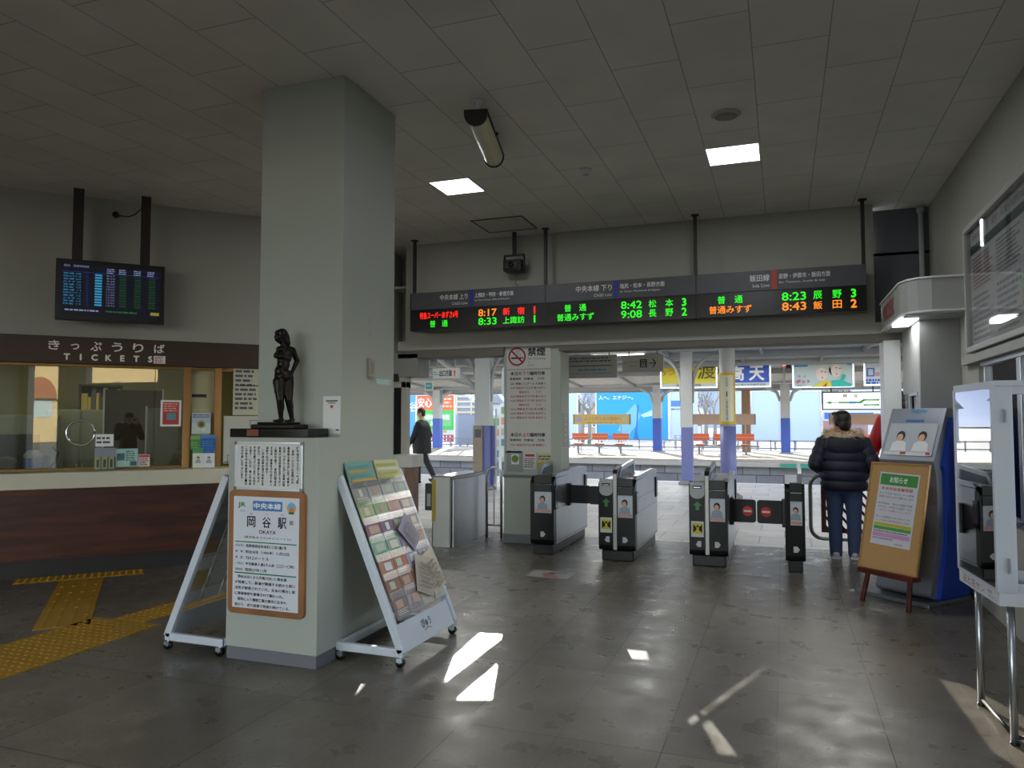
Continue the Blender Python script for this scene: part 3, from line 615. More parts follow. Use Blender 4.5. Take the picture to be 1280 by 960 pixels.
# clock, notice strip on the back wall
def wsheet(name, label, cat, x0, y0, x1, y1, off, fn, bg_=PAPER, group=None, thick=.006):
    """flat notice on the ticket wall; fn draws on it: frame origin lower left, size w x h"""
    a, zt = TW(x0, y0, off); b, zb = TW(x1, y1, off); p = TWpt(a, off, zb); t = thing(name, label, cat, p, TH, group)
    w, h = b - a, zt - zb; m = MB(); m.box((0, 0, 0), (w, thick, h), bg_); m.build('sheet', t)
    m = MB(); fn(m, w, h, FRONT); 
    if m.v: m.build('print', t)
    return t, w, h
def f_red(m, w, h, T):
    m.rect(.02, .02, w - .02, h - .02, hexmat('b8423e'), T, .001); m.rect(w * .3, h * .25, w * .75, h * .5, hexmat('5f8f98'), T, .002); m.lines(.03, h * .55, w - .03, h * .9, 4, hexmat('e7b0a8'), T, 1, z=.002)
wsheet('poster', 'red poster in a white border stuck inside the ticket window', 'poster', 201, 500, 226, 533, .0, f_red)
def f_lt(m, w, h, T): m.rect(.01, h * .35, w * .4, h * .75, hexmat('4a6a72'), T, .001); m.lines(w * .45, h * .3, w * .95, h * .9, 5, GREYINK, T, 2, z=.001); m.rect(w * .65, .01, w * .95, h * .3, hexmat('40586a'), T, .001)
wsheet('notice_card', 'pale turquoise information card standing on the ticket counter', 'card', 145, 561, 172, 583, .08, f_lt, hexmat('9cc4bd'))
wsheet('notice_card', 'small pink-striped card beside the turquoise one on the ticket counter', 'card', 173, 568, 187, 583, .07, lambda m, w, h, T: (m.rect(.005, h * .75, w - .005, h * .95, hexmat('b84a48'), T, .001), m.lines(.01, .01, w - .01, h * .7, 4, GREYINK, T, 3)), hexmat('d9c7c6'))
wsheet('notice_board', 'whitish notice with rows of print beside the big pillar above the counter', 'notice', 292, 458, 333, 519, .03, lambda m, w, h, T: (m.lines(.02, h * .1, w * .7, h * .95, 9, GREYINK, T, 5), m.rect(.05, h * .60, w * .8, h * .62, INK, T, .002)), hexmat('bdbba6'))
def f_map(m, w, h, T):
    rg = random.Random(2)
    for k in range(9): x = rg.uniform(.02, w * .8); y = rg.uniform(.05, h * .9); m.rect(x, y, x + .1, y + .006, GREYINK, T, .001); m.rect(x, y - .1, x + .006, y, GREYINK, T, .001)
    m.rect(.01, .01, w - .01, .02, GREYINK, T, .001)
wsheet('map_board', 'white framed map board between the oak post and the pillar', 'map', 280, 520, 333, 578, .02, f_map, hexmat('b9bab0'))
wsheet('poster', 'beige sheet with a dark name strip on the narrow ticket window', 'poster', 238, 460, 270, 590, -.05, lambda m, w, h, T: (m.rect(.02, h * .72, w * .6, h * .75, INK, T, .001), m.lines(.02, h * .3, w * .9, h * .62, 8, hexmat('b5b08e'), T, 6)), hexmat('a8a382'))
def f_frog(m, w, h, T): m.rect(.0, h * .5, w, h, hexmat('a9bccb'), T, .001); disc(m, w * .5, h * .45, w * .22, hexmat('8a8f5a'), T, .002); disc(m, w * .5, h * .45, w * .12, hexmat('6b4b36'), T, .003); m.lines(.01, h * .75, w - .01, h * .95, 2, GREYINK, T, 8, z=.002); disc(m, w * .62, h * .2, w * .12, hexmat('d8dbd5'), T, .002)
wsheet('poster', 'small pale blue poster with a round picture above the leaflet holders', 'poster', 240, 516, 263, 542, .005, f_frog, hexmat('c5cfc8'))
for k, (x0, x1, y0, y1, c1, c2, lb) in enumerate(((238, 250, 545, 562, '4a8a4a', '7fae68', 'green leaflet in the upper left pocket by the oak post'), (251, 269, 544, 560, '2b5ea0', '5088c8', 'blue leaflet in the upper right pocket by the oak post'),
      (241, 254, 560, 586, 'd9dccd', '4f9a62', 'white leaflet with a green top and a small photo by the oak post'), (254, 268, 560, 586, 'd9dce0', '2b66b0', 'white leaflet with a blue top and a small photo by the oak post'))):
    def ff(m, w, h, T, c2=c2, k=k):
        m.rect(0, h * .75, w, h, hexmat(c2), T, .001)
        if k > 1: portrait(m, w * .5, h * .45, h * .35, T)
        else: m.lines(.01, h * .1, w - .01, h * .6, 3, hexmat(c2), T, k)
    wsheet('leaflet', lb, 'leaflet', x0, y0, x1, y1, .06 if k < 2 else .09, ff, hexmat(c1))
# leaflet box with green slips on the counter
a, zt = TW(118, 543, .1); b, zb = TW(145, 590, .1); p = TWpt((a + b) / 2, .12, .995); t = thing('leaflet_box', 'clear leaflet box of green slips with a white card on the ticket counter', 'leaflet box', p, TH); w = (b - a) / 2; h = zt - .995
m = MB(); m.box((-w, 0, .0), (w, .004, h * .6), ACR); m.box((-w, .1, 0), (w, .104, h * .6), ACR); m.box((-w, 0, 0), (-w + .004, .1, h * .6), ACR); m.box((w - .004, 0, 0), (w, .1, h * .6), ACR); m.box((-w, 0, 0), (w, .1, .006), ACR); m.build('box', t)
m = MB(); 
for k in range(3): m.box((-w + .01 + k * (2 * w - .02) / 3, .02, .01), (-w + (k + 1) * (2 * w - .02) / 3, .08, h * .36), hexmat('9aa56a')); m.rect(-w + .025 + k * (2 * w - .02) / 3, .03, -w - .012 + (k + 1) * (2 * w - .02) / 3, h * .3, hexmat('2f3d2a'), front(0, .018, 0), 0)
m.build('slips', t); m = MB(); m.box((-w + .005, .04, h * .36), (w - .005, .07, h * .62), hexmat('8b93a0')); m.box((-w + .01, .05, h * .66), (w - .03, .056, h), PAPER); m.lines(-w + .02, h * .72, w - .05, h * .95, 2, GREYINK, front(0, .05, 0), 9); m.build('card', t)

# ================================================================== PILLAR ITEMS
def sheetY(name, label, cat, x0, z0, x1, z1, Y, fn, bg_=PAPER, thick=.006, group=None):
    """flat thing hung on a wall that faces the hall (towards -Y)"""
    t = thing(name, label, cat, (x0, Y - thick, z0), group=group); w, h = x1 - x0, z1 - z0
    m = MB(); m.box((0, 0, 0), (w, thick, h), bg_); m.build('sheet', t)
    m = MB(); fn(m, w, h, FRONT)
    if m.v: m.build('print', t)
    return t
def f_plq(m, w, h, T):
    cols = ['「平和のサイエスーダ」像', '　信州・シルクの里岡谷は', '養蚕製糸業をはじめて産業が', 'おき、ファッション産業は面', '産業がはる発展を見てモダン', '上諏訪を経て、昔日の岡谷は', 'する市、産業をやりますま人', '湖畔でもうなります。', '　この像は諏訪湖の美春を見', 'まもり、地域の愛と平和が', '平和を願っていつまでも残す', '女神で、しかも、輝く平和像', 'この像を中央東線岡谷も一体', '日本中親しみ下さいます。']
    n = len(cols); dx = (w - .05) / n
    for i, c in enumerate(cols): m.text(c, w - .03 - i * dx - (0 if i == 0 else .004), h - .02, (h - .04) / 13, INK, T, vert=True, bold=.0004)
t = sheetY('plaque', 'metal-framed plaque of vertical writing on the pedestal below the statue', 'plaque', -3.265, 1.07, -2.77, 1.355, 3.865, f_plq, hexmat('d4d6d4', .4), .008)
m = MB(); m.frame(-.008, -.008, .503, .293, .012, .006, ALU, front(0, .002, 0)); m.build('frame', t, bevel=.001)
m = MB()
for x, z in ((.0, 0), (.495, 0), (0, .285), (.495, .285)): disc(m, x, z, .012, mat('screw_grey', '777777', .4, .8), FRONT, .007)
m.build('corner_screws', t)
def f_st(m, w, h, T):
    JG = hexmat('3b8a4d'); m.text('JR', .035, h - .055, .034, JG, T, w=.055, al='l', bold=.002); m.text('東日本', .05, h - .09, .012, JG, T, al='l')
    m.rect(w * .30, h - .085, w * .75, h - .025, hexmat('3f7cc0'), T, .001); m.text('中央本線', w * .525, h - .055, .036, PAPER, T, w=w * .41, z=.003, bold=.0012)
    disc(m, w - .055, h - .06, .034, hexmat('e8b23c'), T, .001); disc(m, w - .055, h - .052, .026, hexmat('6fb2d8'), T, .002); disc(m, w - .055, h - .075, .018, hexmat('c0854a'), T, .003); m.rect(w - .075, h - .098, w - .035, h - .085, hexmat('5f8f4f'), T, .003)
    m.text('御', w - .055, h - .15, .028, INK, T)
    for i, (c, r) in enumerate(zip('岡谷駅', ('おか', 'や', 'えき'))): m.text(c, w * (.28 + .235 * i), h - .155, .066, INK, T, w=.062, bold=.0012); m.text(r, w * (.28 + .235 * i), h - .105, .012, INK, T)
    m.text('OKAYA', w * .53, h - .215, .022, INK, T, w=.125, bold=.0006); m.text('(東京起点 210.4キロメートル)', w * .53, h - .252, .018, INK, T, w=w * .72)
    G = hexmat('2e8a58'); m.rect(.015, h - .285, w - .015, h - .278, G, T, .001); m.rect(.015, h - .478, w - .015, h - .470, G, T, .001)
    for i, (a, b, ww) in enumerate((('所在地', '長野県岡谷市本町1丁目1番1号', .62), ('開　業', '明治38年（1905年）11月25日', .66), ('標　高', '759.2メートル', .36), ('一日の', '平均乗車人員2千人余（二〇一〇年）', .74), ('現駅舎', '昭和27年11月', .32))):
        y = h - .305 - i * .037; m.text(a + '：', .02, y, .016, INK, T, w=.062, al='l'); m.text(b, .098, y, .020, INK, T, w=w * ww, al='l', bold=.0004)
    for i, b in enumerate(('　岡谷は古くから天竜川沿いに製糸業', 'が発展して、鉄道が開通する前から街に', '活気が創造されていた。生糸の積出し駅', 'に寄宿舎前も整備されて賑わった。', '　昭和に入り精密工業の都市に生まれ', '変わり、近代産業で発展を続けている。')):
        m.text(b.strip('　'), .02 + (.022 if b[0] == '　' else 0), h - .497 - i * .0345, .019, INK, T, w=w * (.94 if i in (1, 2) else .86) * (len(b.strip('　')) / 18) - .01, al='l', bold=.0004)
t = thing('station_notice', 'wood-framed white station information board low on the pillar pedestal', 'notice board', (-3.30, 3.865, .295)); w, h = .565, .765
m = MB(); OAK = wood('orange_oak_frame', '7e4f28', 'a8723c', (1, 1, 1), .5); T = FRONT; 
P = [(0, 0), (w, h)]; m.rrect(0, 0, w, h, .035, .022, OAK, T); m.build('frame', t, bevel=.005)
m = MB(); m.rrect(.038, .038, w - .038, h - .038, .004, .002, hexmat('d6dae2', .35), T, .0225); m.build('sheet', t)
m = MB(); f_st(m, w - .076, h - .076, front(.038, -.0245, .038)); m.build('print', t)
def f_qr(m, w, h, T): m.rect(.02, h - .035, w - .02, h - .027, INK, T, .001); m.rect(.035, h - .047, w - .035, h - .042, INK, T, .001); disc(m, w * .5, h - .068, .011, hexmat('c23a34'), T, .001); m.rect(w * .75, .022, w * .95, .03, INK, T, .001)
sheetY('notice_sheet', 'white notice sheet with a small red mark on the pillar right of the statue', 'notice', -2.82, 1.41, -2.69, 1.655, 4.15, f_qr, hexmat('dcdedd', .5), .002)
# switch plate, reflector strip and screw holes on the right side of the pillar (faces +X)
XF = fr_((0, 0, 0), (0, 1, 0), (0, 0, 1))
m = MB(); m.box((0, -.035, -.065), (.022, .035, .065), mat('beige_box', 'a09c90', .5)); m.box((.022, -.02, -.04), (.026, .02, .04), mat('beige_box2', '8e8b80', .5)); tag(m.build('wall_box', bevel=.004), 'small beige wall box on the right face of the big pillar', 'wall box', loc=(-2.685, 4.50, 1.86))
m = MB(); m.rect(0, 0, .22, .045, hexmat('a9c3c0'), XF, .002); m.lines(.01, .005, .21, .04, 3, hexmat('d9ecec'), XF, 3, z=.003); tag(m.build('sticker'), 'pale turquoise sticker strip on the right face of the pillar', 'sticker', loc=(-2.685, 4.58, 1.75))
m = MB()
for z in (2.10, 2.19): ring2(m, 0, z, .014, .018, mat('ring_grey', '8a8a84', .5), XF, .002)
tag(m.build('wall_hook_marks'), 'two faint round marks one above the other on the pillar right face', 'mark', loc=(-2.685, 4.50, 0))
# ------------------------------------------------------------------ statue
BRZ = mat('dark_bronze', '1a1512', .38, .55, var=.15, nscale=20)
t = thing('bronze_statue', 'dark bronze standing nude woman statue on a black base', 'statue', (-3.055, 4.0, 1.39)); t.rotation_euler = (0, 0, 0)
m = MB(); m.box((-.30, -.10, 0), (.29, .13, .055), mat('black_stone', '0d0c0c', .15, var=.1)); m.rect(-.165, .008, -.075, .05, hexmat('7a3c22', .3), front(0, -.1, 0), .002); m.build('stone_base', t, bevel=.003)
m = MB(); m.box((-.165, -.07, .055), (.165, .09, .082), BRZ); m.box((-.12, -.06, .082), (.11, .08, .097), BRZ); m.build('bronze_plinth', t, bevel=.006)
m = MB()
def cap(a, ra, b, rb, n=5):
    a = Vector(a); b = Vector(b)
    m.tube([a.lerp(b, k / n) for k in range(n + 1)], [ra + (rb - ra) * k / n for k in range(n + 1)], BRZ, 12); m.ell(a, ra, BRZ, u=12, v=8); m.ell(b, rb, BRZ, u=12, v=8)
# laid out facing left and a little forward; x to the right, -y towards the hall, z up from the plinth
A = lambda x, y, z: ((x - 345) / 780, y, (590 - z) / 780)
def chain(*p):
    for a, b in zip(p[:-1], p[1:]): cap(A(*a[:3][:1], a[2], a[1]), a[3], A(b[0], b[2], b[1]), b[3])
def el(x, z, y, r): m.ell(A(x, y, z), r, BRZ)
chain((322, 388, -.012, .040), (329, 475, -.030, .0255), (334, 566, -.012, .0145)); chain((364, 388, .015, .041), (370, 475, -.002, .026), (386, 566, .022, .015))
el(324, 425, -.018, (.034, .036, .05)); el(366, 425, .008, (.034, .036, .05)); el(336, 512, -.014, (.019, .023, .042)); el(380, 512, .014, (.019, .023, .042))
el(321, 582, -.016, (.036, .016, .010)); el(338, 578, -.012, (.018, .016, .014)); el(374, 584, .016, (.032, .018, .010)); el(389, 578, .022, (.018, .017, .014))
el(342, 356, 0, (.056, .046, .050)); el(370, 366, .022, (.032, .034, .036)); el(330, 335, -.010, (.040, .040, .042)); el(342, 300, .0, (.041, .036, .046))
el(346, 262, .004, (.048, .040, .050)); el(350, 236, .008, (.050, .040, .030)); el(308, 256, -.026, (.019, .020, .021)); el(331, 260, -.040, (.019, .020, .020))
chain((322, 226, -.024, .022), (350, 216, .006, .024), (384, 224, .034, .023)); chain((346, 214, 0, .021), (338, 186, -.006, .019))
chain((387, 226, .036, .021), (409, 277, .055, .0165), (388, 328, .050, .012)); el(383, 338, .046, (.014, .012, .018))
chain((320, 228, -.024, .019), (322, 284, .03, .014), (352, 332, .052, .012)); el(364, 338, .052, (.016, .012, .014))
el(332, 152, -.004, (.033, .034, .040)); el(316, 164, -.012, (.025, .027, .032)); el(328, 176, -.008, (.022, .022, .026)); el(308, 178, -.014, (.011, .013, .012)); el(299, 164, -.017, (.006, .006, .007)); el(326, 182, -.008, (.021, .020, .020))
m.build('body', t, remesh=.0042, smooth=2)
m = MB(); el(335, 145, -.002, (.037, .038, .036)); el(354, 168, .006, (.024, .028, .040)); el(362, 190, .010, (.018, .022, .026)); el(318, 140, -.008, (.026, .028, .020))
m.build('hair', t, remesh=.0042, smooth=2)
for ch in t.children:
    if ch.name.startswith(('body', 'hair')): ch.rotation_euler = (0, 0, R(36.9)); ch.location = (.035, .0, .095)
# ================================================================== BROCHURE RACKS
ORD = ['top', 'second', 'third', 'fourth', 'fifth', 'sixth', 'seventh', 'bottom']
LEAF_R = [  # colours row by row from the top, front of the rack
    [('7fa8a0', 'c88a4a', .38), ('c9c79a', '8a8a60', .38)],
    [('9c9c98', '6f7078', .19), ('a5a6a3', '84858a', .19), ('b5b6b2', '7f7f86', .19), ('aeb0b0', '8b8c92', .19)],
    [('a9b58a', '7f9a60', .19), ('9fb288', '6f9460', .19), ('c9a8a4', '9a6a68', .19), ('c4a9ac', '8f7478', .19)],
    [('8f6a78', '6f3f50', .19), ('7f6a80', '5f3f58', .19), ('a99a94', '7a6a60', .19), ('a79c98', '857a74', .19)],
    [('8fb09a', '5f8f70', .19), ('94b5a0', '60906f', .19), ('9f9ab0', 'b06a50', .19), ('b8a68f', 'a06a50', .19)],
    [('b3846c', '8a5848', .19), ('b5765c', '7f4a3c', .19), ('a9a4b8', '77708f', .19), ('b5aeb8', '8d8694', .19)],
    [('a0705c', '74483c', .19), ('a27a68', '7a5348', .19), ('b08468', '80563f', .19), ('b8a48c', '8a7460', .19)],
    [('8c7c74', '5f4f4a', .19), ('a8a0a4', '7c6a60', .19), ('c2b5a0', '8a7a60', .19), ('bdb5a5', '90886f', .19)]]
def colour_word(c):
    r, g, b = [int(c[i:i + 2], 16) for i in (0, 2, 4)]; mx, mn = max(r, g, b), min(r, g, b)
    if mx - mn < 16: return 'grey' if mx < 175 else 'pale grey'
    if g >= r and g >= b: return 'green' if mx - mn > 25 else 'pale green'
    if b >= r: return 'purple-grey' if r > g else 'blue-grey'
    return 'brown' if b < 120 and r < 170 else ('orange-brown' if b < 115 else ('pink' if b > g - 8 and r > 150 else ('plum' if b > g else 'beige')))
def rack(sx, ox, oy, label, side, wid, high):
    """sx=+1: shelves face +X; lean back against the pillar at x=ox. Local: u out from the pillar, v along the pillar, z up"""
    t = thing('brochure_rack', label, 'brochure rack', (ox, oy, 0)); WP = mat('rack_white', 'c9d0d8', .35, var=.03)
    D = .47; ztop = 1.14; z0 = .085
    def bar(m, a, b, w=.035, d=.05):
        a = Vector(a); b = Vector(b); x = (b - a).normalized(); y = Vector((0, 1, 0)) if abs(x.y) < .5 else Vector((1, 0, 0)); z = x.cross(y).normalized()
        vs = []
        for p in (a, b):
            for i, j in ((-1, -1), (1, -1), (1, 1), (-1, 1)): vs.append(p + y * i * w / 2 + z * j * d / 2)
        m.add(vs, [(0, 3, 2, 1), (4, 5, 6, 7), (0, 1, 5, 4), (1, 2, 6, 5), (2, 3, 7, 6), (3, 0, 4, 7)], WP)
    for v in (0, wid):
        m = MB(); bar(m, (sx * .0, v, z0), (sx * D, v, z0)); bar(m, (sx * (D - .012), v, z0), (sx * .0, v, ztop)); m.build('side_frame', t, bevel=.004)
    m = MB(); bar(m, (sx * .01, 0, z0), (sx * .01, wid, z0)); m.build('rear_rail', t, bevel=.003)
    n = Vector((ztop - z0, 0, (D - .012) * 1)).normalized()   # outward normal of the slope in (u,z)
    sl = Vector((-(D - .012), 0, ztop - z0)); L = sl.length; sl.normalize()
    base = Vector((D - .012, 0, z0))
    def S(v, q, off=0.0):            # v along, q up the slope (m), off outwards
        p = base + sl * q + n * off; return Vector((sx * p.x, v, p.z))
    def plate(m, v0, v1, q0, q1, o0, o1, mt):
        vs = [S(v0, q0, o0), S(v1, q0, o0), S(v1, q1, o0), S(v0, q1, o0), S(v0, q0, o1), S(v1, q0, o1), S(v1, q1, o1), S(v0, q1, o1)]
        m.add(vs, [(0, 3, 2, 1), (4, 5, 6, 7), (0, 1, 5, 4), (1, 2, 6, 5), (2, 3, 7, 6), (3, 0, 4, 7)], mt)
    m = MB(); plate(m, .015, wid - .015, -.01, .165, -.006, .008, WP); m.build('header_panel', t, bevel=.002)
    if sx > 0:
        FT = fr_(S(0, 0, .0085), (0, 1, 0), tuple(S(0, 1, 0) - S(0, 0, 0))); m = MB(); m.text('びゅう', wid * .5, .095, .055, hexmat('5a6672'), FT, w=.13, bold=.002)
        m.add([(wid * .5 - .05 + .1 * k / 8, .05 + .012 * math.sin(math.pi * k / 8), .002) for k in range(9)] + [(wid * .5 + .05 - .1 * k / 8, .045 + .012 * math.sin(math.pi * (8 - k) / 8), .002) for k in range(9)], [tuple(range(18))], hexmat('b8423a'), M=FT); m.build('logo', t)
    # pockets: clear acrylic tiers
    m = MB(); rows = 8; q0 = .185; dq = (L - q0 + .02) / rows
    for k in range(rows):
        q = q0 + dq * (rows - 1 - k)
        plate(m, .02, wid - .02, q, q + dq * .40, .043, .045, ACR); plate(m, .02, wid - .02, q, q + .004, -.0, .043, ACR)
        if k: 
            for c in range(1, 4): plate(m, .02 + (wid - .04) * c / 4 - .0015, .02 + (wid - .04) * c / 4 + .0015, q, q + dq * .62, 0, .043, ACR)
    m.build('pockets', t)
    for u in (.03, D - .02):
        for v in (0, wid):
            m = MB(); m.tube([(sx * u, v, .062), (sx * u, v, .05)], .014, ALU, 8); m.cyl((sx * u - .004, v - .014, .028), (sx * u - .004, v + .014, .028), .028, BLACK, seg=14); m.cyl((sx * u - .004, v - .017, .028), (sx * u - .004, v + .017, .028), .010, ALU, seg=10)
            m.prism([(-.02, .03), (.02, .03), (.018, .055), (-.018, .055)], 'y', v - .019, v + .019, ALU, M=Matrix.Translation((sx * u - .004, 0, 0))); m.build('caster', t)
    # leaflets: each one a thing of its own
    rg = random.Random(11 if sx > 0 else 23)
    for k in range(rows):
        q = q0 + dq * (rows - 1 - k); cols = LEAF_R[k]; x = .03; nn = len(cols); ws = (wid - .06) / nn
        for c, (c1, c2, _) in enumerate(cols):
            if sx < 0:
                c1, c2 = rg.choice([('c3c4ca', '7f8088'), ('b5b6c0', '80828c'), ('9a9ba6', '6a6b72')]) if k < 4 else (('e6e8ea', '9aa0a8') if k in (5, 7) else rg.choice([('d0b880', '9f8a50'), ('e6e8ea', '8fb0c8'), ('b59a78', '7f6f5c')]))
            hgt = dq * 1.3 if k else .17; tilt = rg.uniform(-.04, .04); wl = ws * .93
            lean = .012 + rg.uniform(0, .01); m = MB(); xx = .03 + ws * c + ws * .03
            p0 = S(xx, q + .006, .024)
            e1 = Vector((0, 1, 0)); e2 = (S(0, 1) - S(0, 0)).normalized()
            T = fr_((0, 0, 0), e1, e2) if sx > 0 else fr_((0, 0, 0), -e1, e2)
            if sx < 0: p0 = S(xx + wl, q + .006, .024)
            T = T @ Matrix.Rotation(tilt, 4, 'Z'); bendz = .012 if k == 0 else .004
            m.add([(0, 0, 0), (wl, 0, 0), (wl, hgt, bendz), (0, hgt, bendz), (0, 0, .012), (wl, 0, .012), (wl, hgt, bendz + .01), (0, hgt, bendz + .01)], [(0, 3, 2, 1), (4, 5, 6, 7), (0, 1, 5, 4), (1, 2, 6, 5), (2, 3, 7, 6), (3, 0, 4, 7)], hexmat(c1, .45), M=T)
            zz = bendz + .012
            if k == 0:
                for b in range(4): m.rect(.01, hgt * (.2 + .18 * b), wl * rg.uniform(.6, .96), hgt * (.3 + .18 * b), hexmat(rg.choice([c2, '5f9a98', 'd8d0b0', 'c8a050'] if c == 0 else [c2, 'd9d8c8', 'b5b060']), .5), T, zz)
            else:
                m.rect(wl * .06, hgt * .72, wl * .94, hgt * .93, hexmat(c2, .45), T, zz); m.rect(wl * rg.uniform(.1, .4), hgt * .35, wl * rg.uniform(.55, .9), hgt * .66, hexmat(rg.choice(['d9cfc0', 'c0a090', 'b8c4b0', 'd8d8da']), .45), T, zz + .0005)
                m.lines(wl * .08, hgt * .08, wl * .92, hgt * .32, 3, hexmat(rg.choice(['e3e0d8', c2]), .5), T, k * 7 + c, z=zz)
            o = m.build('brochure')
            colname = ['first', 'second', 'third', 'fourth'][c] if nn > 2 else ['left', 'right'][c]
            tag(o, '%s brochure, %s row of the %s brochure rack, %s %s' % (colour_word(c1), ORD[k], side, colname, 'from its near end' if nn > 2 else 'wide one'), 'brochure', 'brochures in the %s rack' % side, (ox + p0.x, oy + p0.y, p0.z))
    if sx > 0:   # loose sheets slipping out of the lower pockets
        for i, (v, q, rot, sz, c1, w_) in enumerate(((.50, .55, .7, .22, '9a93a8', 'folded purple-grey'), (.34, .30, -.45, .26, 'b3a898', 'slanting beige'), (.55, .22, .25, .28, 'c6baa6', 'pale beige'))):
            e1 = Vector((0, 1, 0)); e2 = (S(0, 1) - S(0, 0)).normalized(); T = fr_((0, 0, 0), e1, e2) @ Matrix.Rotation(rot, 4, 'Z')
            m = MB(); wl, hgt = sz * .7, sz; m.add([(0, 0, 0), (wl, 0, .01), (wl, hgt, .035), (0, hgt, .012), (0, 0, .005), (wl, 0, .015), (wl, hgt, .04), (0, hgt, .017)], [(0, 3, 2, 1), (4, 5, 6, 7), (0, 1, 5, 4), (1, 2, 6, 5), (2, 3, 7, 6), (3, 0, 4, 7)], hexmat(c1, .4), M=T)
            m.lines(wl * .1, hgt * .1, wl * .9, hgt * .8, 6, hexmat('8f867c', .5), T, i, z=.042)
            p0 = S(v, q, .048); tag(m.build('loose_brochure'), w_ + ' sheet slipping forward out of a lower pocket of the right brochure rack', 'brochure', loc=(ox + p0.x, oy + p0.y, p0.z))
    return t
rack(1, -2.655, 4.09, 'white wheeled brochure rack facing the gates on the right side of the pillar', 'right', .76, 1.14)
rack(-1, -3.36, 3.89, 'white wheeled brochure rack seen from behind on the left side of the pillar', 'left', .80, 1.12)

# ================================================================== TACTILE PAVING
def tactile(name, label, a, b, w, kind='bar', group=None):
    a = Vector((a[0], a[1], 0)); b = Vector((b[0], b[1], 0)); L = (b - a).length; ang = math.atan2(b.y - a.y, b.x - a.x)
    m = MB(); m.box((0, -w / 2, 0.0), (L, w / 2, .004), YEL)
    k = 0; x = .0
    while x < L - .05:
        if kind == 'bar':
            for j in range(4): y = -w / 2 + w * (j + .5) / 4; m.box((x + .01, y - .012, .004), (min(x + .285, L) - .005, y + .012, .009), YEL)
            x += .295
        else:
            for j in range(int(w / .06)): y = -w / 2 + (j + .5) * .06; m.cyl((x + .03, y, .004), (x + .03, y, .009), .015, YEL, .010, seg=8)
            x += .06
    o = m.build(name); tag(o, label, 'tactile paving', group, (a.x, a.y, .0005), ang); return o
PR = Vector((-.72657, .68709, 0))   # towards the ticket counter
tactile('tactile_strip', 'long yellow tactile strip crossing the floor behind the left rack and pillar', (-4.45, -1.5), (-4.53, 2.95), .30, 'dot')
tactile('tactile_strip', 'yellow tactile strip beyond the branching, running behind the pillar to the gates', (-4.62, 4.32), (-4.45, 7.7), .30, 'dot')
tactile('tactile_junction', 'studded yellow tactile patch where the strip branches to the counter', (-4.58, 2.96), (-4.62, 4.31), .62, 'dot')
tactile('tactile_branch', 'ribbed yellow tactile branch leading up to the ticket counter', (-4.93, 4.02), (-6.22, 5.27), .36, 'bar')
tactile('tactile_end_bar', 'studded yellow tactile bar across the end of the branch at the counter', (-6.72, 4.98), (-5.98, 5.76), .24, 'dot')
# worn sheet on the floor before the left gate
def floor_sheet(): 
    m = MB(); T = fr_((0, 0, 0), (1, 0, 0), (0, 1, 0)); m.box((-.21, -.16, 0), (.21, .16, .0015), hexmat('8d8a88', .6)); poly(m, [(-.02, -.13), (.12, -.13), (-.02, .10), (-.10, .0)], hexmat('8a5a58', .6), T, .002); poly(m, [(.0, .02), (.14, .1), (.12, .13), (-.04, .08)], hexmat('5f5c5c', .6), T, .002)
    tag(m.build('floor_sign'), 'worn pale floor sticker with faded marks before the leftmost gate', 'floor sticker', loc=(-2.14, 7.0, .001), rz=R(0))
floor_sheet()

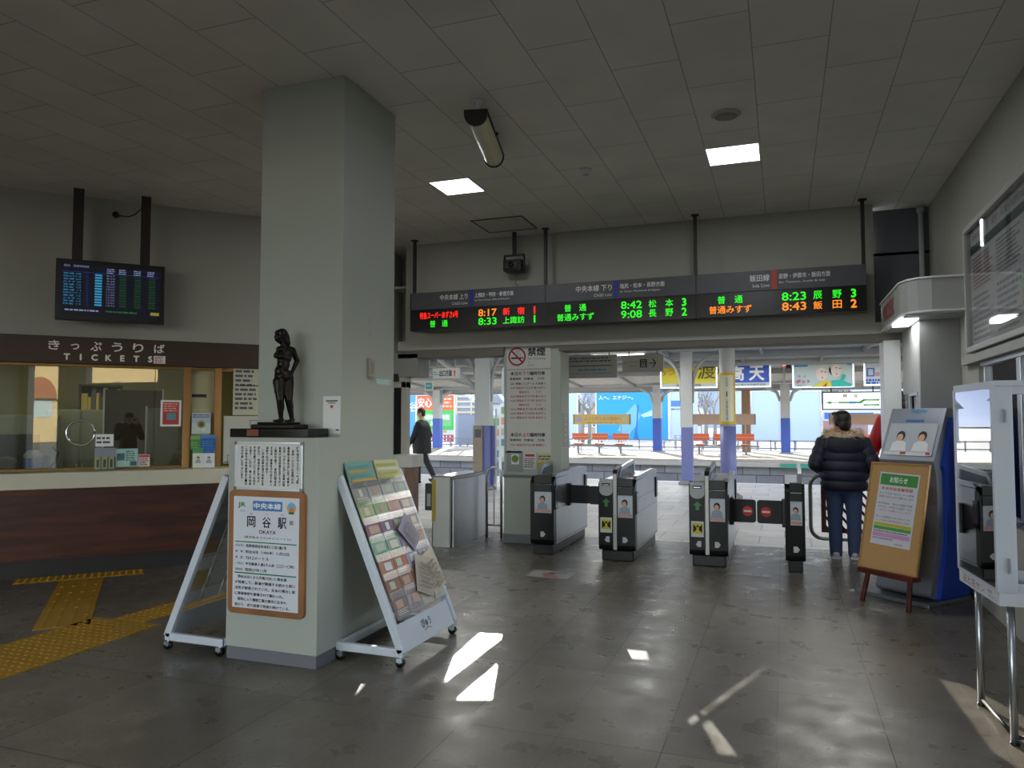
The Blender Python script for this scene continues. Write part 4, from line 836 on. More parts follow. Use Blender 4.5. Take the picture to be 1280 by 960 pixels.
# ================================================================== TICKET GATES
GS = mat('gate_silver', 'b5bac2', .3, .85, var=.06, nscale=4); GSW = mat('gate_grey_plastic', 'a8a9ab', .4, var=.03); GB = mat('gate_black_face', '0b0c0f', .3, var=0, spec=.3)
def gate_outline(zt, y1, r=.07):
    P = []
    for k in range(5): a = R(180 + 90 * k / 4); P.append((r * 1.0 + r * math.cos(a), .11 + .06 + .06 * math.sin(a)))
    P += [(y1 - .03, .11), (y1, .14), (y1, zt - .05), (y1 - .04, zt)]
    for k in range(5): a = R(90 + 90 * k / 4); P.append((.09 + .09 * math.cos(a), zt - .075 + .055 * math.sin(a)))
    return P
def ticket_gate(x0, w, y0, dep, kind, label):
    """front (hall side) at local y=0; kind: 'L' right half shown only, 'D' both halves, 'R' narrow"""
    t = thing('ticket_gate', label, 'ticket gate', (x0, y0, 0), group='automatic ticket gates in a row'); M0 = None
    m = MB(); m.box((.025, .03, 0), (w - .025, dep - .04, .11), BLACK); m.build('plinth', t, bevel=.01)
    m = MB(); m.prism(gate_outline(.865, dep), 'x', .006, w - .006, GS); m.build('body', t, bevel=.006)
    m = MB(); m.prism([(y - .004, z) for y, z in gate_outline(.868, .10, .05)], 'x', 0, w, GB); m.build('front_panel', t, bevel=.008)
    T = front(0, -.005, 0)
    xr0 = .205 if kind == 'D' else .045; xr1 = w - .02; cl = .085
    # reader half
    if kind == 'D':
        m = MB(); m.prism([(.012 + .145 * i, z) for i, z in ((0, .74), (1, .74), (1, .86), (0, .86))], 'y', -.010, .08, GSW)
        disc(m, cl, .745, .073, GSW, front(0, -.0105, 0), .0, 24, .055); m.rect(.04, .795, .128, .825, GB, front(0, -.012, 0)); m.rect(.05, .802, .118, .812, STEEL, front(0, -.0125, 0), .002); m.build('card_reader', t, bevel=.004)
        m = MB(); GA = hexmat('2f7a34', .3)
        poly(m, [(cl - .045, .62), (cl, .665), (cl + .045, .62), (cl + .018, .62), (cl + .018, .575), (cl - .018, .575), (cl - .018, .62)], GA, T); m.build('green_arrow', t)
        m = MB(); m.rect(cl - .065, .30, cl + .062, .46, hexmat('cfd2cc', .5), T, .002); m.rect(cl - .05, .335, cl + .05, .44, hexmat('d8c32c', .5), T, .003)
        for s_ in (-1, 1):
            poly(m, [(cl + s_ * .045, .43), (cl + s_ * .012, .40), (cl + s_ * .012, .37), (cl + s_ * .045, .345)], INK, T, .004)
        disc(m, cl, .41, .012, INK, T, .004, 12); m.build('pictogram_sticker', t)
        m = MB(); poly(m, [(cl - .01, .235), (cl + .0, .26), (cl + .035, .26), (cl + .035, .20), (cl + .0, .20), (cl - .02, .225)], hexmat('c9ccc9', .5), T); m.build('arrow_mark', t)
        m = MB(); m.box((.158, -.016, .12), (.205, .05, .93), STEELD); m.prism([(-.016, .93), (.05, .93), (.24, 1.0), (.20, 1.0), (.02, .97)], 'x', .158, .205, GB); m.build('centre_strip', t, bevel=.006)
    # ticket half with the printed portrait
    c = (xr0 + xr1) / 2; hw = (xr1 - xr0) / 2
    m = MB(); m.box((xr0, -.014, .70), (xr1, .04, .78), BLACK); m.box((xr0, -.012, .79), (xr1, .10, .88), BLACK); m.box((xr0 + .004, -.014, .776), (xr1 - .004, .03, .786), STEEL); m.build('ticket_slot', t, bevel=.006)
    m = MB(); m.rect(xr0 + .006, .465, xr1 - .006, .70, hexmat('c5cbd2', .4), T, .002); portrait(m, c - .005, .585, min(.17, hw * 2.3), T, z=.004); m.rect(xr0 + .01, .475, xr1 - .01, .505, hexmat('d8a8a0', .5), T, .006); m.text('タッチしてね', c, .49, .018, REDINK, T, w=(xr1 - xr0) * .8, z=.007); m.build('poster_sticker', t)
    m = MB(); poly(m, [(c - .03, .26), (c + .005, .26), (c + .028, .23), (c + .005, .20), (c - .03, .20)], hexmat('c9ccc9', .5), T); m.build('arrow_mark', t)
    # top: the low outer rail and the high middle rail with a dark window
    fx = .165 if kind == 'D' else (.03 if kind == 'L' else w - .055)
    m = MB(); m.prism([(.12, .86), (.22, .955), (.30, .985), (dep - .52, 1.03), (dep - .48, 1.02), (dep - .45, .86)], 'x', fx, fx + .034, GS); m.build('centre_rail', t, bevel=.006)
    m = MB(); m.prism([(.24, .875), (.30, .945), (dep - .54, .985), (dep - .52, .875)], 'x', fx - .003, fx + .037, mat('smoke_window', '55606c', .15, var=0)); m.build('rail_window', t)
    if kind != 'R':
        m = MB(); m.prism([(.08, .855), (.16, .895), (dep - .25, .915), (dep - .02, .895), (dep, .855)], 'x', w - .05, w - .005, GS); m.build('side_rail', t, bevel=.006)
        m = MB(); m.cyl((w - .03, .55, .912), (w - .03, .55, .917), .008, BLACK, seg=10); m.build('sensor', t)
    # side panels and seams on the visible right side
    if kind != 'R':
        SM = hexmat('6b7078', .5); XT = fr_((w - .005, 0, 0), (0, 1, 0), (0, 0, 1)); m = MB()
        m.box((w - .008, .015, .50), (w + .012, .12, .735), BLACK); m.box((w + .0, .022, .52), (w + .016, .11, .72), mat('smoke_window', '55606c', .15)); m.box((w - .008, dep - .16, .56), (w + .010, dep - .06, .80), BLACK); m.build('sensor_panel', t, bevel=.004)
        m = MB()
        for z in (.50, .655): m.rect(.12, z, dep - .03, z + .004, SM, XT, .002)
        m.rect(.0, .13, dep, .137, SM, XT, .002); m.text('JREM EG20', dep * .40, .60, .018, GREYINK, XT, z=.002); disc(m, dep * .25, .46, .009, GREYINK, XT, .002, 10); m.build('seams', t)
    return t
FL = mat('flap_rubber', '101116', .5, var=.05)
g1 = ticket_gate(-2.68, .275, 7.98, 1.52, 'L', 'leftmost ticket gate, against the no-smoking pillar')
g2 = ticket_gate(-1.875, .395, 7.88, 1.50, 'D', 'second ticket gate from the left, with a yellow pole on its top')
g3 = ticket_gate(-.925, .385, 7.90, 1.45, 'D', 'third ticket gate from the left, with a closed red-marked flap on its right')
g4 = ticket_gate(.005, .185, 7.88, 1.45, 'R', 'rightmost narrow ticket gate with a closed flap on its left side')
m = MB(); m.box((.158, .0, .80), (.185, .03, .94), hexmat('c9b02c', .5)); m.build('yellow_pole', g2, bevel=.004)
def flap(t, x0, x1, y, z0, z1, sign=None):
    m = MB(); m.rrect(min(x0, x1), z0, max(x0, x1), z1, .03, .035, FL, front(0, y, 0)); f = m.build('flap', t, bevel=.006)
    m = MB(); xh = x0; m.box((xh - .03, y - .06, z0 - .03), (xh + .03, y + .04, z1 + .02), BLACK); m.build('flap_hinge', t, bevel=.006)
    if sign is not None:
        m = MB(); T = front(0, y - .036, 0); disc(m, sign, (z0 + z1) / 2 + .0, .052, hexmat('c8201c', .35), T, .002, 28); m.rect(sign - .038, (z0 + z1) / 2 - .01, sign + .038, (z0 + z1) / 2 + .01, hexmat('e8d8d4', .5), T, .003); s_ = m.build('no_entry_sign', f)
    return f
flap(g1, .275, .54, .62, .52, .73); flap(g2, .0, -.265, .66, .52, .73)
flap(g3, .39, .645, .42, .42, .66, .56); flap(g4, -.0, -.275, .42, .42, .66, -.185)
# stainless box gate (staffed passage) and hoop rail
t = thing('card_gate', 'brushed stainless box gate left of the hoop rail, yellow stripe on its front', 'ticket gate', (-3.95, 8.06, 0))
m = MB(); m.prism([(0, 0), (.255, 0), (.255, 1.03), (0, 1.03)], 'z', 0, .82, STEELD); m.build('body', t, bevel=.02)
m = MB(); m.box((.262, .02, .0), (.285, 1.02, .79), STEEL); m.build('side_cover', t, bevel=.004)
m = MB(); m.rect(.005, .30, .055, .79, hexmat('a58a22', .5), front(0, 0, 0), .003); m.build('yellow_stripe', t)
m = MB(); m.box((-.10, .02, .42), (-.0, .16, .74), BLACK); m.rect(-.07, .47, -.02, .62, hexmat('9a9ca0', .5), front(0, .02, 0), .003); m.build('card_reader', t, bevel=.008)
m = MB(); m.box((.0, .0, .82), (.255, .99, .835), mat('gate_top_glass', '9fa8a8', .1, .6)); m.build('top', t, bevel=.004)
t = thing('hoop_rail', 'stainless hoop rail standing left of the no-smoking pillar', 'rail', (-3.49, 8.93, 0))
m = MB(); P = [(-.10, 0, 0), (-.10, 0, .78)] + [(.10 * math.cos(R(a)), 0, .78 + .11 * math.sin(R(a))) for a in range(165, 14, -15)] + [(.10, 0, .78), (.10, 0, 0)]
m.tube(P, .017, STEEL, 12); m.build('hoop', t); m = MB(); m.tube([(-.1, 0, .16), (.1, 0, .16)], .013, STEEL); m.tube([(0, 0, .16), (0, 0, .88)], .007, STEEL, 8); m.build('crossbar', t)
# ================================================================== NO-SMOKING PILLAR NOTICES
Yp = YB + .021
def f_ns(m, w, h, T):
    rd = hexmat('9c1f1c', .5); cx, cy, r = .135, h - .14, .115
    ring2(m, cx, cy, r - .022, r, rd, T, .002, 40); a = R(-45)
    dx, dy = math.cos(a), math.sin(a); nx, ny = -dy * .011, dx * .011; q = r - .012
    m.rect(cx - .075, cy - .028, cx + .055, cy - .008, INK, T, .002); m.rect(cx + .06, cy - .028, cx + .07, cy - .008, INK, T, .002); m.rect(cx + .075, cy - .028, cx + .082, cy - .008, INK, T, .002)
    for i in range(2): 
        pts = [(cx + .0 + i * .03 + .018 * math.sin(k * .9), cy + .01 + k * .009) for k in range(9)]
        for k in range(8): (xa, ya), (xb, yb) = pts[k], pts[k + 1]; poly(m, [(xa - .003, ya), (xa + .003, ya), (xb + .003, yb), (xb - .003, yb)], INK, T, .002)
    poly(m, [(cx - dx * q + nx, cy - dy * q + ny), (cx - dx * q - nx, cy - dy * q - ny), (cx + dx * q - nx, cy + dy * q - ny), (cx + dx * q + nx, cy + dy * q + ny)], rd, T, .004)
    m.text('禁煙', .275, h - .085, .10, INK, T, w=.225, al='l', bold=.003); m.text('No Smoking', .275, h - .172, .035, GREYINK, T, w=.225, al='l'); m.text('금연', .275, h - .215, .018, GREYINK, T, al='l'); m.text('禁止吸烟', .275, h - .25, .018, GREYINK, T, al='l')
sheetY('no_smoking_sign', 'white no smoking sign with a red crossed ring at the top of the pillar', 'sign', -3.20, 2.13, -2.63, 2.42, Yp, f_ns, hexmat('c9c9c4'))
def f_tt(m, w, h, T):
    def head(y, k, kc):
        m.text('本日の', .05, y, .045, INK, T, w=.145, al='l', bold=.0012); m.text(k, .205, y, .045, kc, T, w=.09, al='l', bold=.0015); m.text('臨時列車', .305, y, .045, INK, T, w=.19, al='l', bold=.0012)
        m.text('発車時刻', .04, y - .065, .03, INK, T, w=.145, al='l', bold=.0006); m.text('列車名', .225, y - .065, .03, INK, T, w=.12, al='l', bold=.0006); m.text('行先', .40, y - .065, .03, INK, T, w=.09, al='l', bold=.0006)
    head(h - .04, '下り', hexmat('c0281c')); y = h - .165
    rows = [('4:01 特急シュプール 大糸線 3', 0), ('11:07 特急あずさ51号 南小谷行 3', 1), ('特急あずさ', 2), ('12:52 特急あずさ77号 南小谷 3', 1), ('14:20 特急あずさ79号 松本行 3', 1), ('特急あずさ', 2), ('16:12 特急あずさ81号 白馬 3', 1), ('18:46 特急あずさ83号 松本行 3', 1), ('19:21 特急あずさ85号 松本行 3', 1)]
    for s, k in rows:
        m.text(s, .05 if k < 2 else .16, y, .030, INK if k == 0 else hexmat('a5483c'), T, w=.45 if k < 2 else .13, al='l', bold=.0006)
        if k == 2: m.text('行先', .38, y, .028, hexmat('a5483c'), T, w=.07, al='l')
        y -= .052
    y = h - .79; head(y, '上り', hexmat('c8501c')); m.text('15:05 特急あずさ52号 新宿行 1', .05, y - .125, .030, hexmat('a5483c'), T, w=.45, al='l', bold=.0006)
sheetY('timetable_notice', 'white notice of extra trains in red and black below the no smoking sign', 'notice', -3.20, 1.10, -2.63, 2.11, Yp, f_tt, hexmat('c6c6c2'))
sheetY('poster', 'small grey poster with a green round figure on the pillar behind the leftmost gate', 'poster', -3.20, .87, -3.00, 1.12, Yp, lambda m, w, h, T: (m.rect(w * .3, h * .35, w * .8, h * .85, hexmat('d8dad4'), T, .001), disc(m, w * .55, h * .62, .045, hexmat('5f8a3c'), T), disc(m, w * .55, h * .58, .02, hexmat('a06a3c'), T, .003)), hexmat('8b9494'))
sheetY('poster', 'small white notice with a red heading on the pillar behind the leftmost gate', 'poster', -2.98, .90, -2.82, 1.10, Yp, lambda m, w, h, T: (m.rect(.02, h - .045, w - .02, h - .015, hexmat('b8302c'), T, .001), m.lines(.01, .02, w - .01, h - .06, 5, GREYINK, T, 4)), hexmat('cbc9c6'))
sheetY('poster', 'small yellow leaf poster on the pillar behind the leftmost gate', 'poster', -2.80, .88, -2.62, 1.10, Yp, lambda m, w, h, T: (m.rect(0, 0, w, h * .5, hexmat('b8a524'), T, .001), m.lines(.01, h * .6, w - .01, h * .9, 2, GREYINK, T, 14)), hexmat('bdb890'))
m = MB(); T = fr_((0, 0, 0), (0, 1, 0), (0, 0, 1)); m.box((0, .0, 0), (.008, .20, .42), hexmat('b9bab8')); m.frame(.01, .01, .19, .41, .006, .001, GREYINK, T, .009)
for k in range(3): ring2(m, .1, .08 + .13 * k, .04, .05, GREYINK, T, .010)
tag(m.build('poster'), 'narrow white strip notice with ring drawings on the right side of the gate pillar', 'poster', loc=(-2.51, YB + .09, 1.17))
# wooden crossing fence and steel hoop right of the gates
t = thing('barrier_rail', 'rounded dark steel barrier with brown diagonal lattice right of the gates', 'barrier', (.28, 9.12, 0))
m = MB(); x0, x1, z0, z1, r = 0, 1.05, .17, .875, .12
P = []
for cx, cz, a0 in ((x1 - r, z1 - r, 0), (x0 + r, z1 - r, 90), (x0 + r, z0 + r, 180), (x1 - r, z0 + r, 270)):
    for k in range(5): a = R(a0 + 22.5 * k); P.append((cx + r * math.cos(a), 0, cz + r * math.sin(a)))
P.append(P[0]); m.tube(P, .022, STEELD, 10); m.build('frame', t)
m = MB(); m.cyl((.25, 0, 0), (.25, 0, .17), .02, STEELD); m.cyl((.85, 0, 0), (.85, 0, .17), .02, STEELD); m.box((.18, -.05, 0), (.32, .05, .01), STEELD); m.build('post', t)
LW = wood('lattice_wood', '3e1f14', '6a3420', (1, 1, 6), .5)
m = MB(); m.box((.11, -.02, .24), (.98, .0, .79), LW)
m = MB(); m.frame(.11, .24, .98, .79, .05, .03, LW, FRONT, -.02)
for k in range(-6, 14):
    xa = .11 + k * .085; za = .25; L_ = .54
    xb = xa + L_ * .8; a_ = max(xa, .13); b_ = min(xb, .96)
    if b_ - a_ > .04:
        f = lambda x: za + (xb - x) / .8
        m.quad([(a_, -.012, f(a_) - .022), (b_, -.012, f(b_) - .022), (b_, -.012, f(b_) + .022), (a_, -.012, f(a_) + .022)], LW); m.quad([(a_, .006, f(a_) + .022), (b_, .006, f(b_) + .022), (b_, .006, f(b_) - .022), (a_, .006, f(a_) - .022)], LW)
        m.quad([(a_, -.012, f(a_) + .022), (b_, -.012, f(b_) + .022), (b_, .006, f(b_) + .022), (a_, .006, f(a_) + .022)], LW)
m.build('lattice', t)
# staffed booth at the far left: dark glazed door, white post, little shelf, box beam
t = thing('staff_booth', 'pale staff booth front with a dark glazed door, far left of the gates', 'booth', (-4.85, YB, 0))
BW = mat('booth_paint', 'a8a59c', .6, var=.06)
m = MB(); m.box((-.14, .03, 0), (0.06, .12, 2.06), BW); m.box((.19, .0, 0), (.26, .12, 2.0), BW); m.box((-.14, .0, 1.92), (.26, .14, 2.06), BW); m.build('frame', t, bevel=.004)
m = MB(); m.box((.06, .05, .93), (.19, .09, 1.92), mat('dark_booth_glass', '101018', .1, var=0)); m.box((.06, .04, .0), (.19, .1, .93), BW); m.build('door', t)
m = MB(); m.box((-.14, -.02, 2.06), (.44, .30, 2.36), mat('booth_beam', '8b8a86', .6, var=.05)); m.build('beam', t, bevel=.005)
m = MB(); m.box((.17, -.20, .90), (.46, .12, 1.06), mat('booth_shelf', 'c6c5be', .5)); m.build('counter', t, bevel=.006)
m = MB(); m.box((.27, -.05, 0), (.40, .1, .90), mat('booth_leg_wood', '8a6a58', .5, var=.1)); m.build('counter_leg', t, bevel=.004)
m = MB(); m.box((.07, -.03, 2.0), (.16, .03, 2.10), DARK); m.build('hinge', t, bevel=.006)

# ================================================================== KIOSK AND RIGHT-HAND SIDE
KW = mat('kiosk_white', 'b9bab8', .5, var=.05)
t = thing('kiosk', 'white corner kiosk with a rounded fascia beside the right wall', 'kiosk', (0, 0, 0)); KX, KY = 1.175, 7.56
m = MB(); m.box((KX, KY, 0), (XR - .002, KY + .06, 2.44), mat('kiosk_grey_face', '8f908e', .6, var=.05))
for a, b, z0_, z1_ in ((KY + .06, YB - .0, 0, 1.05), (KY + .06, YB, 1.76, 2.44), (KY + .06, KY + .16, 1.05, 1.76), (KY + .62, KY + .72, 1.05, 1.76)): m.box((KX, a, z0_), (KX + .05, b, z1_), KW)
m.build('walls', t, bevel=.003)
m = MB(); m.frame(.16, 1.05, .62, 1.76, .03, .02, ALU, fr_((KX + .02, KY, 0), (0, 1, 0), (0, 0, 1)) @ Matrix.Translation((0, 0, -.03))); fr1 = m.build('window_frame', t)
m = MB(); m.box((KX + .02, KY + .16, 1.05), (KX + .025, YB, 1.76), GLASS); m.build('pane', fr1)
m = MB(); m.box((KX + .05, KY + .06, 0), (KX + .33, YB, .95), mat('kiosk_counter', '7b7d80', .5)); m.build('counter', t, bevel=.004)
# fascia, rounded corner
P = [(XR, 7.08)]
for k in range(7): a = R(270 - 90 * k / 6); P.append((1.06 + .24 * math.cos(a), 7.32 + .24 * math.sin(a)))
P += [(.90, 7.6), (.98, 8.57), (1.08, 8.57), (1.08, 7.3), (XR, 7.3)]
P2 = [(XR - .002, 7.07), (1.20, 7.07), (1.10, 7.10), (1.03, 7.18), (.99, 7.32), (.985, 8.58), (XR - .002, 8.58)]
m = MB(); m.prism(P2, 'z', 2.42, 2.70, mat('kiosk_fascia', 'a9aaa8', .45, var=.04)); m.build('fascia', t, bevel=.012)
m = MB(); m.box((1.03, 7.2, 2.405), (XR - .01, 8.55, 2.42), KW); m.build('soffit', t)
m = MB(); m.prism([(x, y) for x, y in [(XR - .002, 7.055), (1.20, 7.055), (1.095, 7.088), (1.02, 7.17), (.977, 7.32), (.972, 8.585), (XR - .002, 8.585)]], 'z', 2.70, 2.715, WHITE); m.prism([(XR - .002, 7.06), (1.20, 7.06), (1.10, 7.09), (1.025, 7.175), (.983, 7.32), (.978, 8.585), (XR - .002, 8.585)], 'z', 2.415, 2.43, WHITE); m.build('trim_strip', t)
m = MB(); KT = fr_((.984, 8.0, 2.565), (0, -1, 0), (0, 0, 1)); m.text('KIOSK', 0, 0, .15, hexmat('b02a2c', .4), KT, w=.70, z=.004, bold=.006); m.build('lettering', t)
m = MB(); m.box((1.01, 7.40, 2.395), (1.15, 8.0, 2.406), emat('kiosk_lamp', 'f4f8ff', 2.0)); m.build('lamp_tube', t)
ld = bpy.data.lights.new('kiosk_light', 'AREA'); ld.shape = 'RECTANGLE'; ld.size = .16; ld.size_y = .5; ld.energy = 2.0; lo = bpy.data.objects.new('kiosk_light', ld); COL.objects.link(lo); lo.parent = t; lo.location = (1.08, 7.70, 2.39)
# notice board on the right wall
t = thing('timetable_board', 'large framed glazed timetable board high on the right wall', 'notice board', (XR, 0, 0)); T = fr_((0, 7.05, 2.09), (0, -1, 0), (0, 0, 1)); bw, bh = 3.6, .96
m = MB(); m.frame(-.04, -.04, bw + .04, bh + .04, .045, .06, mat('board_frame', 'b0b1ad', .4, var=.04), T, 0); m.build('frame', t, bevel=.004)
m = MB(); m.box((0, 0, .002), (bw, bh, .012), hexmat('d0d0d2', .5), M=T); m.build('sheet', t)
m = MB(); m.rect(.0, bh - .20, bw, bh - .13, hexmat('2b4d49', .5), T, .014); m.text('中央本線 下り　塩尻・松本・長野方面　発車時刻表', .08, bh - .07, .06, GREYINK, T, al='l', z=.014, w=1.9)
for k in range(5): m.lines(.06 + k * .72, .46, .68 + k * .72, bh - .23, 9, hexmat('7d7f86' if k % 2 else '94686a', .6), T, k, z=.014)
m.rect(0, .0, bw, .44, hexmat('dcdddf', .5), T, .013)
for k in range(5): m.lines(.06 + k * .72, .04, .66 + k * .72, .42, 8, hexmat('93959b', .6), T, k + 20, z=.015)
m.build('print', t)
m = MB(); m.box((.0, .0, .045), (bw, bh, .05), glassmat('board_glass', refl=.45), M=T); m.build('pane', t)
# display case on thin legs
t = thing('display_case', 'white-framed glass display case on thin silver legs at the right edge', 'display case', (.985, 4.1, 0)); CF = mat('case_frame', 'c3c9d2', .35, var=.03)
# plan: left glass runs from near corner (0,0) back to (-.10,.5); front glass runs right from (0,0)
cz0, cz1 = .70, 1.66; Q = [(0, 0), (-.115, .48), (.42, .60), (.42, 0)]
Q = [(-.055, -.05), (-.105, .53), (.40, .57), (.46, -.02)]
m = MB(); m.prism(Q, 'z', cz0 - .06, cz0 + .005, mat('case_base_white', 'd6dadf', .4, var=.02)); m.build('base', t, bevel=.003)
m = MB(); m.prism([(x * 1.02, y * 1.02 - .003) for x, y in Q], 'z', cz1 - .0, cz1 + .025, CF); m.build('top', t, bevel=.003)
m = MB()
for (x, y), w_ in zip(Q, (.085, .022, .03, .035)): m.box((x - w_ / 2 * .2, y - .0, cz0), (x + w_ * .9, y + .03, cz1), CF)
m.box((Q[0][0] - .0, -.045, cz0), (Q[3][0], -.02, cz0 + .045), CF); m.box((Q[0][0], -.045, cz1 - .04), (Q[3][0], -.02, cz1), CF); m.build('frame', t, bevel=.003)
m = MB(); LTf = fr_((Q[1][0], Q[1][1], 0), (Q[0][0] - Q[1][0], Q[0][1] - Q[1][1], 0), (0, 0, 1)); ll = math.hypot(Q[0][0] - Q[1][0], Q[0][1] - Q[1][1])
m.frame(0, cz0, ll, cz1, .012, .008, CF, LTf, -.006); m.build('side_frame', t)
m = MB(); m.box((.01, cz0, -.004), (ll - .01, cz1, 0), glassmat('case_glass', refl=3.0), M=LTf); m.build('side_glass', t)
m = MB(); m.box((Q[0][0] + .08, -.036, cz0 + .045), (Q[3][0], -.032, cz1 - .04), glassmat('case_glass_front', refl=1.0)); fg = m.build('front_glass', t)
m = MB(); m.box((Q[0][0] + .035, -.056, cz0 + .09), (Q[0][0] + .045, -.05, cz0 + .16), ALU); m.box((Q[0][0] + .035, -.056, cz1 - .17), (Q[0][0] + .045, -.05, cz1 - .11), ALU); m.build('hinge', t)
m = MB(); m.text('花と花サン', ll * .40, cz0 - .026, .04, hexmat('a04a5a', .5), LTf, w=ll * .55, z=.003); m.text('岡谷市', ll * .80, cz0 - .018, .018, GREYINK, LTf, z=.003); m.text('ギャラリー', ll * .86, cz0 - .042, .018, GREYINK, LTf, w=ll * .2, z=.003); m.build('lettering', t)
for x, y in ((-.045, .50), (-.02, .0), (.36, .50), (.40, .02)):
    m = MB(); m.cyl((x + .02, y, 0), (x + .02, y, cz0 - .06), .017, ALU, seg=14); m.cyl((x + .02, y, 0), (x + .02, y, .012), .02, BLACK, seg=14); m.build('leg', t)
m = MB(); m.box((-.065, .035, .03), (-.045, .44, .045), DARK, M=Matrix.Rotation(0, 4, 'Z')); m.tube([(-.055, .44, .03), (.02, .04, .03)], .008, DARK); m = MB(); m.tube([(-.025, .50, .035), (.0, .0, .035)], .009, DARK, 8); m.tube([(.0, .0, .035), (.42, .02, .035)], .009, DARK, 8); m.build('stretcher', t)
# potted plant inside
t = thing('potted_plant', 'dark green strap-leaved plant in a black pot inside the display case', 'plant', (.985 + .26, 4.28, .707))
m = MB(); m.lathe([(.05, 0), (.09, .02), (.11, .07), (.105, .09), (.09, .08), (0, .075)], BLACK); m.build('pot', t)
m = MB(); LF = mat('dark_leaf', '1f2a1c', .35, var=.2); rg = random.Random(3)
for k in range(15):
    a = rg.uniform(0, 2 * math.pi) if k > 3 else R(190 + 12 * k); L_ = rg.uniform(.16, .26); hh = rg.uniform(.12, .42); P = []
    for i in range(7): q = i / 6; P.append(Vector((math.cos(a) * L_ * q * .8, math.sin(a) * L_ * q * .7, .08 + hh * math.sin(q * 2.1) * .8)))
    vs = []; s_ = Vector((-math.sin(a), math.cos(a), 0))
    for i, p in enumerate(P): w_ = .013 * math.sin(math.pi * (i + .6) / 7.2) + .001; vs += [p - s_ * w_, p + Vector((0, 0, -.004)), p + s_ * w_]
    fs = [(3 * i + j, 3 * i + j + 1, 3 * i + j + 4, 3 * i + j + 3) for i in range(6) for j in range(2)]; m.add(vs, fs, LF, True)
m.build('leaves', t, solid=.0015)
# blue and silver machine
t = thing('ticket_vending_machine', 'blue and silver self-service machine with a curved front behind the easel', 'machine', (.715, 7.18, 0), math.atan2(6.86 - 7.20, 1.14 - .73)); BL = mat('machine_blue', '123fae', .3, var=.04)
SV = mat('machine_silver', '8a8f98', .35, .5, var=.05, nscale=3); MW = .53
prof = [(.03, .05), (.0, .08), (.03, .20), (.11, .50), (.13, .80), (.115, 1.05), (.09, 1.16), (.10, 1.18), (.27, 1.54), (.30, 1.60), (.36, 1.60)]
m = MB(); m.prism(prof + [(.42, 1.58), (.44, .05)], 'x', .02, MW - .03, SV); m.build('front_body', t, bevel=.012)
m = MB(); m.prism([(.08, .04), (.20, .5), (.21, 1.05), (.18, 1.12), (.33, 1.52), (.52, 1.52), (.52, .04)], 'x', .008, MW, BL); m.build('blue_casing', t, bevel=.01)
m = MB(); m.box((-.12, -.10, 0), (MW + .01, .52, .035), mat('base_plate_grey', '7d8187', .4, .5)); m.build('base_plate', t, bevel=.006)
SLp = fr_((0, .098, 1.18), (1, 0, 0), (0, .17 / .398, .36 / .398))
m = MB(); m.rect(.05, .02, MW - .06, .32, hexmat('b5bbc2', .4), SLp, .004); 
for c_, hx in ((.17, .17), (.36, .36)): portrait(m, hx - .0, .16, .20, SLp, coat='e4e6e8', z=.006)
m.rect(.05, .02, MW - .06, .05, hexmat('d8dadd', .4), SLp, .009); m.rect(.20, .03, .25, .05, REDINK, SLp, .010); m.rect(.42, .03, .46, .05, REDINK, SLp, .010); m.build('poster_sticker', t)
m = MB(); m.rect(.18, .335, .34, .355, hexmat('2b66b8', .4), SLp, .005); T = fr_((0, .272, 1.545), (1, 0, 0), (0, .03 / .067, .06 / .067)); m.text('VIEW', .27, .03, .035, hexmat('4a8ac8', .4), T, w=.15, z=.004, bold=.002); m.build('header_mark', t)
m = MB(); JT = fr_((MW + .003, .40, 1.08), (0, 1, 0), (0, 0, 1)); m.tube([(0, .10, 0), (0, .01, 0), (.03, -.03, 0), (.07, 0, 0)], .006, hexmat('c9d2dc', .4), 6, M=JT); m.build('white_mark', t)
# easel with notice board
t = thing('easel', 'dark red wooden easel carrying the corkboard notice', 'easel', (.60, 6.90, 0), math.atan2(6.58 - 6.90, .93 - .60)); EW = wood('mahogany', '3a130c', '63241a', (1, 1, 6), .4); EL = .46
for x in (.02, EL - .02):
    m = MB(); P0 = Vector((x, -.03, 0)); P1 = Vector((x * .55 + EL * .225, .23, 1.10)); d_ = (P1 - P0).normalized(); sx_ = Vector((1, 0, 0)); n_ = d_.cross(sx_).normalized(); vs = []
    for p in (P0, P1):
        for i, j in ((-1, -1), (1, -1), (1, 1), (-1, 1)): vs.append(p + sx_ * i * .017 + n_ * j * .012)
    m.add(vs, [(0, 3, 2, 1), (4, 5, 6, 7), (0, 1, 5, 4), (1, 2, 6, 5), (2, 3, 7, 6), (3, 0, 4, 7)], EW); m.build('leg', t, bevel=.003)
m = MB(); m.tube([(EL / 2, .24, 1.05), (EL / 2, .52, .0)], .014, EW, 8); m.build('leg', t)
m = MB(); m.box((-.02, -.03, .235), (EL + .02, .07, .275), EW); m.build('ledge', t, bevel=.003)
ang = math.atan2(6.58 - 6.90, .93 - .60)
t = thing('corkboard', 'tan corkboard leaning on the easel with a green-headed white notice', 'board', (.60, 6.90, .276), ang)
lean = math.atan2(.20, .88); BT = Matrix.Translation((-.035, .0, 0)) @ Matrix.Rotation(-lean, 4, 'X') @ FRONT; bw, bh = .53, .89
m = MB(); m.box((0, 0, -.018), (bw, bh, 0), mat('cork', 'b08a58', .8, var=.08, nscale=40), M=BT); m.build('board', t, bevel=.002)
m = MB(); m.frame(0, 0, bw, bh, .014, .006, wood('board_edge', '9a7444', 'b58a55'), BT, 0); m.build('frame', t, bevel=.001)
PT = BT @ Matrix.Translation((.085, .21, 0)) @ Matrix.Rotation(R(-1.5), 4, 'Z'); pw, ph = .36, .60
